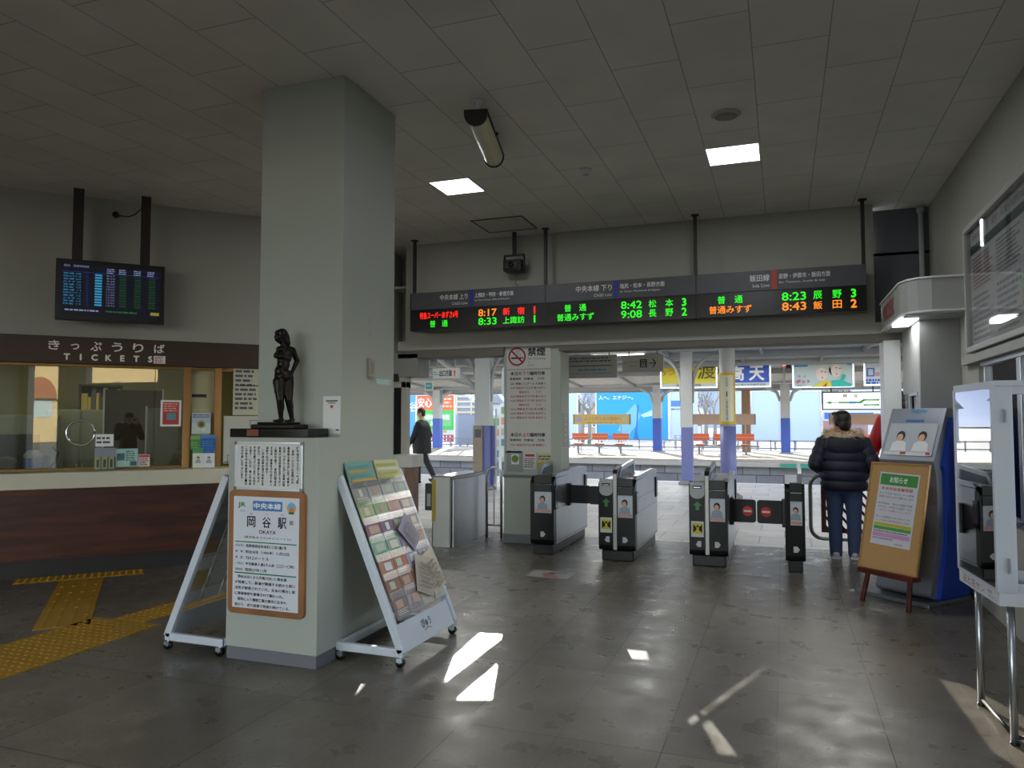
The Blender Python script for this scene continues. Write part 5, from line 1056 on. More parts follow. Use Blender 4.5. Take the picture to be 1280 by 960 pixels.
m = MB(); m.box((0, 0, .001), (pw, ph, .003), hexmat('c9cbd2', .5), M=PT); m.build('notice_sheet', t)
m = MB(); m.rect(.012, ph - .105, pw - .012, ph - .012, hexmat('3f8a3c', .5), PT, .004); m.text('お知らせ', pw / 2, ph - .058, .05, PAPER, PT, w=.16, z=.006, bold=.001)
m.text('年末年始営業時間', pw * .48, ph - .135, .026, hexmat('b8423a'), PT, w=pw * .78, z=.004, bold=.0006)
for i, (s_, c_) in enumerate((('きっぷうりば・旅行センターの営業', INK), ('時間を下記のとおり変更いたします', INK), ('　', INK), ('年末年始は、窓口の混雑が予想', INK), ('されます。お早めにお求めくださ', INK), ('いますようお願いいたします。', REDINK), ('　', INK), ('詳しくは係員までおたずねくださ', INK), ('い（午前の営業時間を変更）', REDINK))):
    if s_.strip('　'): m.text(s_, .02, ph - .175 - i * .028, .018, c_, PT, w=pw * .86, al='l', z=.004)
m.rect(.012, .155, pw - .012, .18, hexmat('b5b030'), PT, .004); m.rect(.012, .125, pw - .012, .152, hexmat('4a9a44'), PT, .004); m.rect(.012, .065, pw - .012, .1, hexmat('c78fc0'), PT, .004)
m.lines(.015, .103, pw - .02, .12, 1, GREYINK, PT, 3, z=.004); m.lines(.015, .045, pw * .6, .06, 1, GREYINK, PT, 4, z=.004); m.text('JR岡谷駅長', pw * .72, .022, .016, INK, PT, z=.004); m.build('print', t)
# white waste slip and cable near the machine foot
m = MB(); m.tube([(0, 0, .004), (.08, .06, .03), (.1, .1, .12), (.06, .14, .22)], .004, mat('white_cable', 'b5b5b5', .5), 6); tag(m.build('cable'), 'thin pale cable rising from the floor behind the easel', 'cable', loc=(.80, 7.30, 0))
m = MB(); m.box((0, 0, 0), (.16, .10, .003), hexmat('a9abad')); m.box((.02, .015, .003), (.14, .085, .005), hexmat('c9cbce')); tag(m.build('paper_slip'), 'folded pale paper lying on the floor at the left foot of the machine', 'paper', loc=(.52, 7.22, .001), rz=R(-15))
# ================================================================== PEOPLE
SKIN = mat('skin', 'c99a7e', .55, var=.04); HAIR = mat('black_hair', '14100f', .45, var=.1, nscale=60, bump=.3, bscale=120); JEAN = mat('blue_jeans', '3a4a6c', .8, var=.2, nscale=9, bump=.1)
NAVY = mat('navy_puffer', '15182b', .6, var=.1, nscale=10, bump=.12, bscale=25); FUR = mat('tan_fur', 'd0b898', .9, var=.25, nscale=30)
def caps(m, pts, mt, k=4):
    """chain of (x,y,z,r): tapered limbs with rounded joints"""
    for a, b in zip(pts[:-1], pts[1:]):
        A_, B_ = Vector(a[:3]), Vector(b[:3]); m.tube([A_.lerp(B_, i / k) for i in range(k + 1)], [a[3] + (b[3] - a[3]) * i / k for i in range(k + 1)], mt, 12)
        m.ell(A_, a[3], mt, u=12, v=8); m.ell(B_, b[3], mt, u=12, v=8)
def hand(m, p, d, side, s=1.0, mt=None, curl=.5):
    """palm at p pointing along d; side = direction of the thumb; five fingers of different length, curled"""
    mt = mt or SKIN; p = Vector(p); d = Vector(d).normalized(); side = Vector(side); side = (side - d * side.dot(d)).normalized(); n = d.cross(side).normalized()
    for q in (-.026, 0, .026): m.tube([p + side * q * s, p + d * .075 * s + side * q * 1.1 * s], [.016 * s, .015 * s], mt, 8)
    for i, (o_, L_) in enumerate(((.030, .068), (.010, .078), (-.010, .072), (-.030, .056))):
        a = p + d * .075 * s + side * o_ * s; b = a + (d * math.cos(curl) + n * math.sin(curl)) * L_ * .45 * s; c = b + (d * math.cos(curl * 2.2) + n * math.sin(curl * 2.2)) * L_ * .35 * s; e_ = c + (d * math.cos(curl * 3) + n * math.sin(curl * 3)) * L_ * .25 * s
        caps(m, [(*a, .0095 * s), (*b, .0085 * s), (*c, .008 * s), (*e_, .007 * s)], mt, 2)
    a = p + d * .02 * s + side * .030 * s; b = a + (side * .8 + d * .6 + n * .3).normalized() * .04 * s; c = b + (d + n * .5 + side * .2).normalized() * .03 * s
    caps(m, [(*a, .012 * s), (*b, .0105 * s), (*c, .009 * s)], mt, 2)
def head(m, c, face, s=1.0, mt=None):
    """skull, jaw, nose, ears, mouth; face = direction looked at; height about .225*s, c = centre"""
    mt = mt or SKIN; c = Vector(c); f = Vector(face).normalized(); r_ = f.cross(Vector((0, 0, 1))).normalized(); u_ = r_.cross(f)
    M = Matrix((r_, f, u_)).transposed().to_4x4(); M.translation = c
    m.ell((0, -.012 * s, .022 * s), (.073 * s, .09 * s, .09 * s), mt, M=M); m.ell((0, .022 * s, -.045 * s), (.055 * s, .06 * s, .068 * s), mt, M=M)
    m.ell((0, .088 * s, -.012 * s), (.012 * s, .018 * s, .022 * s), mt, M=M); m.ell((0, .074 * s, -.055 * s), (.024 * s, .012 * s, .010 * s), mt, M=M)
    for q in (-1, 1): m.ell((q * .074 * s, -.005 * s, -.01 * s), (.010 * s, .020 * s, .030 * s), mt, M=M); m.ell((q * .03 * s, .070 * s, .012 * s), (.014 * s, .012 * s, .008 * s), mt, M=M)
    return M
def eyes(name, parent, M, s=1.0):
    e_ = MB(); 
    for q in (-1, 1): e_.ell((q * .03 * s, .080 * s, .008 * s), (.011 * s, .007 * s, .005 * s), BLACK, M=M, u=10, v=6); e_.ell((q * .03 * s, .080 * s, .030 * s), (.018 * s, .006 * s, .003 * s), HAIR, M=M, u=10, v=6)
    e_.build(name, parent)
def puff_rings(c0, c1, rx, ry, n, amp, seg=28, prof=None):
    rings = []; N_ = n * 8
    for k in range(N_ + 1):
        q = k / N_; f = prof(q) if prof else 1; b = 1 + amp * (abs(math.sin(math.pi * q * n)) ** .6 - .6); c = Vector(c0).lerp(Vector(c1), q)
        rings.append([(c.x + rx * f * b * math.cos(2 * math.pi * i / seg) * (1 + .015 * math.sin(5 * i + k)), c.y + ry * f * b * math.sin(2 * math.pi * i / seg), c.z) for i in range(seg)])
    return rings
def puff_arm(m, a, b, r0, r1, n, amp, mt, seg=16):
    a = Vector(a); b = Vector(b); N_ = n * 6; pts = [a.lerp(b, k / N_) for k in range(N_ + 1)]; rr = [(r0 + (r1 - r0) * k / N_) * (1 + amp * (abs(math.sin(math.pi * k / N_ * n)) ** .6 - .6)) for k in range(N_ + 1)]
    m.tube(pts, rr, mt, seg)
# -- woman in the navy puffer jacket, seen from behind, face turned to the left
t = thing('person', 'person in navy puffer jacket with tan fur collar and jeans standing at the barrier', 'person', (.615, 8.90, 0))
m = MB()
hM = head(m, (-.02, .02, 1.485), (-.75, .66, 0), 1.0); caps(m, [(-.01, .03, 1.42, .052), (0, 0, 1.33, .058)], SKIN)
caps(m, [(0, 0, 1.30, .10), (0, 0, 1.05, .12), (0, 0, .85, .13)], SKIN)
for q in (-1, 1): caps(m, [(q * .085, 0, .84, .088), (q * .092, .01, .47, .058), (q * .088, -.01, .09, .042)], SKIN); m.ell((q * .088, .05, .05), (.04, .11, .04), SKIN)
caps(m, [(-.17, 0, 1.28, .05), (-.255, .0, 1.03, .042), (-.17, .20, .93, .030)], SKIN); hand(m, (-.15, .24, .925), (.5, .85, 0), (0, 0, 1), .95)
caps(m, [(.17, 0, 1.28, .05), (.265, .0, 1.03, .042), (.24, .20, .93, .030)], SKIN); hand(m, (.235, .24, .925), (-.2, .95, 0), (0, 0, 1), .95)
m.build('body', t, remesh=.008, smooth=2); eyes('eyes', t, hM)
m = MB(); m.ell((0, -.022, .035), (.088, .098, .092), HAIR, M=hM); m.ell((0, -.055, -.03), (.080, .060, .085), HAIR, M=hM); m.ell((.055, -.01, -.02), (.035, .06, .07), HAIR, M=hM); m.ell((0, .05, .082), (.06, .045, .03), HAIR, M=hM); m.ell((-.055, -.01, -.0), (.032, .05, .06), HAIR, M=hM)
m.build('hair', t, remesh=.007, smooth=2)
m = MB(); prof = lambda q: (.97 + .08 * math.sin(math.pi * min(1, q * 1.3))) if q < .72 else max(.36, 1.03 - ((q - .72) / .28) ** 1.5 * .65)
m.loft(puff_rings((0, 0, .735), (0, .0, 1.375), .232, .175, 6, .10, prof=prof), NAVY)
for q in (-1, 1): m.ell((q * .165, 0, 1.26), (.095, .10, .085), NAVY)
m.build('jacket', t)
for q, e1, e2 in ((-1, (-.275, -.02, 1.02), (-.20, .20, .93)), (1, (.285, -.02, 1.02), (.265, .20, .92))):
    m = MB(); puff_arm(m, (q * .18, 0, 1.285), e1, .085, .088, 3, .10, NAVY); m.ell(e1, .088, NAVY); puff_arm(m, e1, e2, .088, .060, 3, .10, NAVY); m.build('sleeve', t)
m = MB(); rg = random.Random(5)
for k in range(650):
    a = rg.uniform(0, 2 * math.pi); rr = rg.uniform(.9, 1.1); c = Vector((.155 * math.cos(a) * rr, .115 * math.sin(a) * rr - .035, 1.345 - .035 * math.sin(a) * 0 + rg.uniform(-.03, .035) + .02 * math.sin(a)))
    d_ = Vector((math.cos(a) * .8, math.sin(a) * .8, rg.uniform(-.3, .9))).normalized() * rg.uniform(.045, .08); s_ = Vector((-math.sin(a), math.cos(a), 0)) * .008
    m.add([c - s_, c + s_, c + d_, c + Vector((0, 0, .01))], [(0, 1, 2), (1, 3, 2), (3, 0, 2)], FUR)
m.tube([(.15 * math.cos(R(a)), .11 * math.sin(R(a)) - .035, 1.345 + .02 * math.sin(R(a))) for a in range(0, 361, 15)], .048, FUR, 10); m.build('fur_collar', t)
m = MB(); m.ell((0, -.135, 1.24), (.19, .065, .13), NAVY); m.build('hood', t, sub=0)
m = MB(); m.ell((0, 0, .80), (.19, .14, .12), JEAN)
for q in (-1, 1): caps(m, [(q * .09, 0, .80, .105), (q * .095, .01, .46, .078), (q * .092, 0, .10, .066), (q * .092, 0, .06, .066)], JEAN, 6)
m.build('jeans', t, remesh=.010, smooth=2)
for q in (-1, 1):
    m = MB(); SH = mat('pale_shoe', 'b5b0b2', .5, var=.05); m.ell((q * .092, .03, .045), (.048, .125, .045), SH); m.box((q * .092 - .045, -.085, 0), (q * .092 + .045, .15, .022), WHITE); m.build('shoe', t, remesh=.006, smooth=1)
# -- person in red jacket with backpack, half hidden behind the kiosk pier
t = thing('person', 'person in a bright red jacket with a dark backpack half hidden by the right pier', 'person', (1.30, 9.75, 0)); t.scale = (1.08, 1.08, 1.08)
RED = mat('red_jacket', 'c01420', .5, var=.12, nscale=14, bump=.15, bscale=20)
m = MB(); hM = head(m, (.02, .08, 1.58), (0, 1, -.1)); caps(m, [(.01, .05, 1.50, .052), (0, 0, 1.40, .07)], SKIN); caps(m, [(0, 0, 1.35, .11), (0, 0, 1.1, .12), (0, 0, .9, .13)], SKIN)
for q in (-1, 1): caps(m, [(q * .09, 0, .88, .09), (q * .1, .01, .49, .06), (q * .1, -.01, .09, .045)], SKIN); m.ell((q * .1, .05, .05), (.04, .11, .04), SKIN); caps(m, [(q * .19, 0, 1.36, .05), (q * .27, .02, 1.10, .042), (q * .24, .22, 1.02, .032)], SKIN); hand(m, (q * .24, .26, 1.02), (0, 1, 0), (0, 0, 1))
m.build('body', t, remesh=.008, smooth=2); eyes('eyes', t, hM)
m = MB(); m.ell((0, -.02, .035), (.084, .1, .092), HAIR, M=hM); m.ell((0, -.06, -.02), (.075, .05, .07), HAIR, M=hM); m.build('hair', t, remesh=.008)
m = MB(); caps(m, [(0, 0, 1.36, .14), (0, 0, 1.15, .185), (0, 0, .90, .19)], RED)
for q in (-1, 1): caps(m, [(q * .16, 0, 1.38, .09), (q * .275, .01, 1.10, .075), (q * .25, .20, 1.02, .055)], RED)
m.build('jacket', t, remesh=.010, smooth=2)
m = MB(); m.ell((0, 0, .84), (.19, .15, .12), hexmat('26282e'))
for q in (-1, 1): caps(m, [(q * .09, 0, .82, .105), (q * .1, .01, .48, .08), (q * .1, 0, .09, .065)], hexmat('26282e'))
m.build('trousers', t, remesh=.01, smooth=2)
for q in (-1, 1): m = MB(); m.ell((q * .1, .03, .045), (.05, .13, .045), BLACK); m.box((q * .1 - .045, -.08, 0), (q * .1 + .045, .15, .02), BLACK); m.build('shoe', t, remesh=.007)
t2 = thing('backpack', 'dark backpack with silver straps worn by the person in red', 'backpack', (1.30, 9.75, 0)); t2.scale = (1.08, 1.08, 1.08); m = MB(); m.ell((0, -.22, 1.17), (.14, .10, .22), hexmat('a81c26', .5)); m.ell((0, -.29, 1.05), (.11, .06, .11), RED); m.build('body', t2); m = MB()
for q in (-1, 1): m.tube([(q * .10, -.18, 1.36), (q * .13, -.02, 1.43), (q * .13, .12, 1.32), (q * .12, .14, 1.1)], .016, hexmat('2a2a30'), 8)
m.tube([(-.14, -.2, 1.25), (-.17, -.1, 1.1), (-.15, -.2, .98)], .012, hexmat('2a2a30'), 8); m.build('strap', t2)
# -- walker in dark coat at the far left
t = thing('person', 'person in a dark coat walking along the platform at the far left', 'person', (-7.98, 15.76, 0)); CO = mat('dark_coat', '15161d', .7, var=.1)
m = MB(); hM = head(m, (-.04, 0, 1.66), (-.9, -.4, -.1)); caps(m, [(-.03, 0, 1.58, .052), (0, 0, 1.48, .07)], SKIN); caps(m, [(0, 0, 1.42, .11), (0, 0, 1.1, .12), (0, 0, .92, .13)], SKIN)
caps(m, [(0, .06, .9, .09), (-.14, .06, .50, .06), (-.12, .06, .10, .045)], SKIN); m.ell((-.17, .06, .05), (.12, .04, .04), SKIN); caps(m, [(0, -.06, .9, .09), (.16, -.06, .52, .06), (.36, -.06, .16, .045)], SKIN); m.ell((.34, -.06, .09), (.1, .04, .05), SKIN)
for q in (-1, 1): caps(m, [(0, q * .19, 1.42, .05), (q * .08, q * .24, 1.14, .042), (q * .08 - .12, q * .22, .95, .032)], SKIN); hand(m, (q * .08 - .14, q * .22, .92), (-.4, 0, -.9), (-1, 0, 0))
m.build('body', t, remesh=.009, smooth=2); eyes('eyes', t, hM)
m = MB(); m.ell((0, -.02, .035), (.084, .1, .092), HAIR, M=hM); m.ell((0, -.06, -.02), (.075, .05, .07), HAIR, M=hM); m.build('hair', t, remesh=.008)
m = MB(); m.loft(puff_rings((0, 0, .72), (0, 0, 1.5), .20, .235, 2, .02, prof=lambda q: 1.08 - .12 * q if q < .75 else max(.35, .99 - ((q - .75) / .25) ** 1.6 * .62)), CO)
for q in (-1, 1): caps(m, [(0, q * .19, 1.41, .075), (q * .08, q * .25, 1.14, .065), (q * .08 - .12, q * .23, .96, .05)], CO)
m.build('coat', t, remesh=.012, smooth=2)
m = MB(); caps(m, [(0, .06, .88, .10), (-.14, .06, .50, .075), (-.12, .06, .09, .06)], CO); caps(m, [(0, -.06, .88, .10), (.16, -.06, .52, .075), (.355, -.06, .17, .058)], CO); m.build('trousers', t, remesh=.01, smooth=1)
for c_, a_ in (((-.17, .06, .045), 0), ((.33, -.06, .085), .3)): m = MB(); m.ell((0, 0, 0), (.135, .05, .045), BLACK, M=Matrix.Translation(c_) @ Matrix.Rotation(a_, 4, 'Y')); m.build('shoe', t)
# -- the photographer, who shows as a reflection in the ticket window
t = thing('person', 'person in black jacket holding up a camera, seen reflected in the ticket window', 'person', (.03, -.27, 0), YAW)
m = MB(); hM = head(m, (0, .0, 1.54), (0, 1, 0)); caps(m, [(0, -.02, 1.47, .052), (0, -.04, 1.36, .07)], SKIN); caps(m, [(0, -.04, 1.32, .12), (0, -.03, 1.08, .13), (0, -.03, .9, .13)], SKIN)
for q in (-1, 1):
    caps(m, [(q * .09, -.03, .88, .09), (q * .11, -.02, .48, .06), (q * .12, -.05, .09, .045)], SKIN); m.ell((q * .12, .02, .05), (.045, .12, .045), SKIN)
    caps(m, [(q * .20, -.04, 1.36, .055), (q * .25, .03, 1.14, .045), (q * .085, .16, 1.42, .032)], SKIN); hand(m, (q * .078, .165, 1.45), (-q * .15, .15, 1), (-q, .3, 0), 1.0, curl=.6)
m.build('body', t, remesh=.008, smooth=2); eyes('eyes', t, hM)
m = MB(); m.ell((0, -.02, .04), (.086, .1, .09), HAIR, M=hM); m.ell((0, -.06, -.02), (.078, .05, .07), HAIR, M=hM); m.ell((0, .05, .085), (.06, .04, .025), HAIR, M=hM); m.build('hair', t, remesh=.008)
BJ = mat('black_jacket', '0b0b0e', .5, var=.1)
m = MB(); m.ell((0, -.04, 1.30), (.20, .13, .16), BJ); caps(m, [(0, -.04, 1.28, .15), (0, -.03, 1.05, .17), (0, -.03, .84, .175)], BJ)
for q in (-1, 1): caps(m, [(q * .19, -.04, 1.36, .085), (q * .255, .03, 1.14, .072), (q * .10, .15, 1.38, .05)], BJ)
m.build('jacket', t, remesh=.010, smooth=2)
m = MB(); m.ell((0, -.03, .84), (.18, .13, .12), hexmat('20242e'))
for q in (-1, 1): caps(m, [(q * .09, -.03, .82, .1), (q * .11, -.02, .48, .078), (q * .12, -.05, .09, .062)], hexmat('20242e'))
m.build('trousers', t, remesh=.01, smooth=1)
for q in (-1, 1): m = MB(); m.ell((q * .12, .0, .045), (.05, .13, .045), BLACK); m.box((q * .12 - .045, -.11, 0), (q * .12 + .045, .12, .02), BLACK); m.build('shoe', t, remesh=.007)
t2 = thing('hand_camera', 'compact silver camera held up before the face of the person in the ticket window reflection', 'camera', (.03, -.27, 0), YAW)
m = MB(); m.box((-.055, .195, 1.465), (.055, .222, 1.53), ALU); m.build('body', t2, bevel=.005); m = MB(); m.cyl((0, .222, 1.4975), (0, .236, 1.4975), .024, BLACK); m.build('lens', t2)
# ================================================================== OUTSIDE: NEAR PLATFORM, TRACKS, FAR PLATFORM
GP = mat('canopy_grey', 'd0d3d5', .6, var=.06); GPD = mat('canopy_beam_grey', '9a9ea2', .55, var=.06); RUST = mat('canopy_brown_trim', '7b6a5c', .7)
BLUE = mat('post_blue', '686fa6', .45, var=.08); BLUE2 = mat('post_bright_blue', '3c5fc0', .45, var=.08); GPO = mat('post_grey', 'b4b8bb', .5, var=.05)
TIP = math.tan(SUN_ALT); ZC = 3.28
# near canopy, with made-up openings cut to throw the sun patches on the floor
def shift(p):                      # where the canopy must be open for the sun to reach floor point p
    k = ZC / TIP; return Vector((p[0] - math.sin(SUN_AZ) * k, p[1] + math.cos(SUN_AZ) * k))
PATCH = [[(-1.77, 3.70), (-1.50, 3.80), (-1.90, 5.02), (-2.06, 5.00), (-2.02, 4.48)], [(-.99, 4.73), (-.81, 4.74), (-.88, 5.0), (-1.02, 4.98)],
         [(-.09, 4.92), (-.17, 4.93), (-.50, 3.95), (-.46, 3.80)], [(-.45, 3.99), (-.39, 3.98), (-.17, 3.44), (-.27, 3.44)],
         [(.80, 5.05), (.92, 5.0), (1.15, 4.45), (1.30, 3.9), (1.2, 3.55), (.98, 3.7), (.84, 4.05)], [(-2.27, 3.60), (-2.36, 3.97), (-2.32, 3.99), (-2.22, 3.62)]]
from mathutils.geometry import delaunay_2d_cdt
vs2 = [Vector(p) for p in ((-30, 8.9), (20, 8.9), (20, 20.2), (-30, 20.2))]; es2 = [(0, 1), (1, 2), (2, 3), (3, 0)]; HOLES = [[shift(p) for p in P] for P in PATCH]
for Q in HOLES:
    b0 = len(vs2); vs2 += Q; es2 += [(b0 + i, b0 + (i + 1) % len(Q)) for i in range(len(Q))]
cv, _e, cf = delaunay_2d_cdt(vs2, es2, [], 0, 1e-5)[:3]
bm = bmesh.new(); bv = [bm.verts.new((p.x, p.y, ZC)) for p in cv]
for f in cf:
    c = sum((cv[i] for i in f), Vector((0, 0))) / len(f); ins = False
    for Q in HOLES:
        for i in range(len(Q)):
            a, b = Q[i], Q[i - 1]
            if (a.y > c.y) != (b.y > c.y) and c.x < (b.x - a.x) * (c.y - a.y) / (b.y - a.y) + a.x: ins = not ins
    if not ins: bm.faces.new([bv[i] for i in f])
me = bpy.data.meshes.new('canopy_roof'); bm.to_mesh(me); bm.free(); me.materials.append(GP); ro = bpy.data.objects.new('canopy_roof', me); COL.objects.link(ro)
q = ro.modifiers.new('t', 'SOLIDIFY'); q.thickness = .03; q.offset = 1
t = thing('platform_canopy', 'grey sheet canopy over the near platform just outside the gates', 'canopy', (0, 0, 0)); ro.parent = t
m = MB()
for y in (10.3, 11.4, 14.4, 17.3, 19.9): m.box((-30, y - .05, ZC - .18), (20, y + .05, ZC - .035), GPD)
m.build('beam', t); m = MB()
for k in range(18): x = -24 + k * 2.35; m.box((x, 9, ZC - .13), (x + .07, 20.1, ZC - .035), GPD)
m.build('rafters', t)
m = MB(); m.box((-30, 20.16, ZC - .12), (20, 20.2, ZC + .05), GPD); m.build('gutter', t)
# fluorescent battens under the near canopy
for i, (x, y) in enumerate(((-9.5, 11.2), (-5.2, 11.2), (-2.9, 15.7), (.6, 11.2), (2.6, 13.6), (-7.2, 16.4), (-3.6, 17.2))):
    t = thing('strip_light', 'lit fluorescent strip light under the near platform canopy', 'strip light', (x, y, ZC - .24), group='strip lights under the near canopy')
    m = MB(); m.box((-.65, -.06, 0), (.65, .06, .05), WHITE); m.box((-.5, -.02, .05), (-.46, .02, .21), GPD); m.box((.46, -.02, .05), (.5, .02, .21), GPD); m.build('housing', t, bevel=.004)
    m = MB(); m.tube([(-.6, 0, -.02), (.6, 0, -.02)], .016, emat('fluorescent_tube', 'fffdf2', 4.0), 8); m.build('tube', t)
    ld = bpy.data.lights.new('strip_glow', 'AREA'); ld.shape = 'RECTANGLE'; ld.size = 1.2; ld.size_y = .06; ld.energy = 22; ld.color = (1, .98, .92); lo = bpy.data.objects.new('strip_glow', ld); COL.objects.link(lo); lo.parent = t; lo.location = (0, 0, -.04)
# station posts of the near platform
def npost(x, y, label, round_=True, top=ZC - .18, brackets=True, w=.135, bluez=1.38, extra=None):
    t = thing('platform_post', label, 'post', (x, y, 0)); 
    m = MB()
    if round_: m.cyl((0, 0, 0), (0, 0, bluez), w, BLUE, seg=20)
    else: m.box((-w, -w * .7, 0), (w, w * .7, bluez), BLUE)
    m.build('painted_base', t, bevel=0 if round_ else .01); m = MB()
    if round_: m.cyl((0, 0, bluez), (0, 0, top), w * .98, GPO, seg=20)
    else: m.box((-w, -w * .7, bluez), (w, w * .7, top), GPO); m.box((-w - .02, -.03, bluez), (-w, .03, top), GPD)
    m.build('shaft', t); m = MB(); m.lathe([(w * 1.7, 0), (w * 1.7, .04), (w * 1.2, .09), (0, .09)], mat('post_foot', '77777a', .8)); m.build('foot', t)
    if brackets:
        for s_ in (-1, 1):
            m = MB(); r_ = .55; P = [(s_ * (w + r_ - r_ * math.cos(R(a))), 0, top - .82 + .72 * math.sin(R(a))) for a in range(0, 91, 10)]; P = [(s_ * w * .9, 0, top - 1.2)] + P + [(s_ * (w + r_ + .35), 0, top - .10)]
            m.tube(P, .045, GPD, 8); m.build('bracket', t)
    return t
npost(-2.10, 17.75, 'grey and blue platform post with curved brackets behind the second gate', False, w=.13, bluez=1.33)
np1 = npost(-1.0, 15.0, 'round post with a yellow-edged platform 1 sign above its blue base', True, w=.15, bluez=1.38, brackets=False)
m = MB(); T = front(0, -.156, 0); m.prism([(.160 * math.cos(R(a)), .160 * math.sin(R(a))) for a in range(200, 341, 10)], 'z', 1.42, 2.40, hexmat('c9c8b4'))
for z in (1.42, 2.36): m.prism([(.164 * math.cos(R(a)), .164 * math.sin(R(a))) for a in range(198, 343, 9)], 'z', z, z + .05, hexmat('c2a230'))
for a0 in (200, 318): m.prism([(.163 * math.cos(R(a)), .163 * math.sin(R(a))) for a in range(a0, a0 + 23, 5)], 'z', 1.42, 2.4, hexmat('c2a230'))
T = front(0, -.168, 0); m.text('中央本線', 0, 2.32, .045, GREYINK, T, vert=True); m.text('1', 0, 2.0, .09, INK, T, bold=.003); m.text('上諏訪甲府新宿方面', 0, 1.90, .045, GREYINK, T, vert=True); m.build('sign_wrap', np1)
np2 = npost(-6.12, 15.05, 'thick grey post with brown and blue foot and angled braces at the left opening', False, w=.17, bluez=1.38, brackets=True)
m = MB(); m.box((-.19, -.16, .05), (.02, -.10, 1.38), mat('post_brown_panel', '8f8272', .6, var=.15)); m.rect(-.15, 1.12, .0, 1.30, GREYINK, front(0, -.16, 0), .002); m.build('panel', np2)
m = MB(); m.tube([(-1.15, 0, ZC - .35), (-.1, 0, ZC - 1.15)], .07, GPO, 8); m.build('brace', np2)
m = MB(); m.box((.27, -.02, .0), (.30, .02, 1.75), STEEL); m.box((.16, -.02, .10), (.27, .02, 1.38), BLUE); m.build('side_panel', np2)
# hanging signs over the near platform
t = thing('hanging_sign', 'grey hanging lift sign with an arrow pointing right', 'sign', (-2.36 * .802, 9.3, 2.101)); t.scale = (.802,) * 3; m = MB(); m.box((0, 0, 0), (.64, .05, .27), hexmat('b5b3ac')); m.build('panel', t, bevel=.004)
m = MB(); T = FRONT; m.text('エレベーター', .14, .155, .035, INK, T, w=.215); m.text('Elevator', .18, .10, .02, GREYINK, T, w=.12); m.rect(.275, .07, .385, .20, INK, T, .002); m.rect(.295, .085, .365, .15, hexmat('b5b3ac'), T, .003)
for k in range(3): disc(m, .305 + k * .025, .175, .009, hexmat('b5b3ac'), T, .003, 10); m.rect(.298 + k * .025, .10, .312 + k * .025, .145, INK, T, .004)
m.rect(.41, .128, .51, .142, INK, T, .002); poly(m, [(.47, .20), (.485, .205), (.525, .135), (.485, .065), (.47, .07), (.505, .135)], INK, T, .002); m.build('print', t)
m = MB(); m.cyl((.1, .025, .27), (.1, .025, 1.465), .01, GPD); m.cyl((.54, .025, .27), (.54, .025, 1.465), .01, GPD); m.build('hanger', t)
t = thing('hanging_sign', 'grey hanging route diagram sign left of the lift sign', 'sign', (-3.38 * .802, 9.3, 2.037)); t.scale = (.802,) * 3; m = MB(); m.box((-.15, 0, 0), (.93, .05, .37), hexmat('aaa9a6')); m.build('panel', t, bevel=.004)
m = MB(); m.rect(.05, .19, .85, .205, hexmat('5a4450'), T, .002); m.rect(.1, .07, .85, .08, hexmat('6a8c98'), T, .002); m.rect(-.14, .16, .0, .24, hexmat('5a3c4c'), T, .002); m.rect(-.14, .04, .0, .12, hexmat('6a9aa8'), T, .002)
m.lines(.04, .25, .86, .34, 2, GREYINK, T, 3); m.lines(.3, .1, .84, .16, 1, hexmat('6a8c98'), T, 5); m.build('print', t)
m = MB(); m.cyl((.0, .025, .37), (.0, .025, 1.545), .01, GPD); m.cyl((.8, .025, .37), (.8, .025, 1.545), .01, GPD); m.build('hanger', t)
pp = onY(541, 443, 13.0); t = thing('hanging_sign', 'white hanging direction sign with large dark characters and a red arrow', 'sign', (pp.x, 13.0, 2.30)); m = MB(); m.box((0, 0, 0), (.56, .05, .20), hexmat('b5b8b8')); m.build('panel', t, bevel=.004)
m = MB(); m.text('出口方面', .275, .10, .12, INK, T, w=.26, bold=.003); m.lines(.01, .06, .13, .14, 2, hexmat('5a8aa0'), T, 2); m.rect(.43, .02, .50, .18, hexmat('c9b0ac'), T, .002); poly(m, [(.455, .03), (.475, .03), (.475, .11), (.49, .11), (.465, .17), (.44, .11), (.455, .11)], hexmat('b03028'), T, .004); m.build('print', t)
m = MB(); m.cyl((.1, .025, .20), (.1, .025, ZC - 2.30), .01, GPD); m.cyl((.46, .025, .2), (.46, .025, ZC - 2.30), .01, GPD); m.build('hanger', t)
pp = onY(531, 467, 13.5); t = thing('hanging_sign', 'small square turquoise hanging sign at the left opening', 'sign', (pp.x, 13.5, 2.09)); m = MB(); m.box((0, 0, 0), (.18, .04, .18), hexmat('c9d0d0')); m.rect(.02, .03, .16, .16, hexmat('3f96a0'), T, .002); m.text('待合', .09, .10, .05, PAPER, T, z=.003); m.build('panel', t); m = MB(); m.cyl((.09, .02, .18), (.09, .02, ZC - 2.09), .008, GPD); m.build('hanger', t)
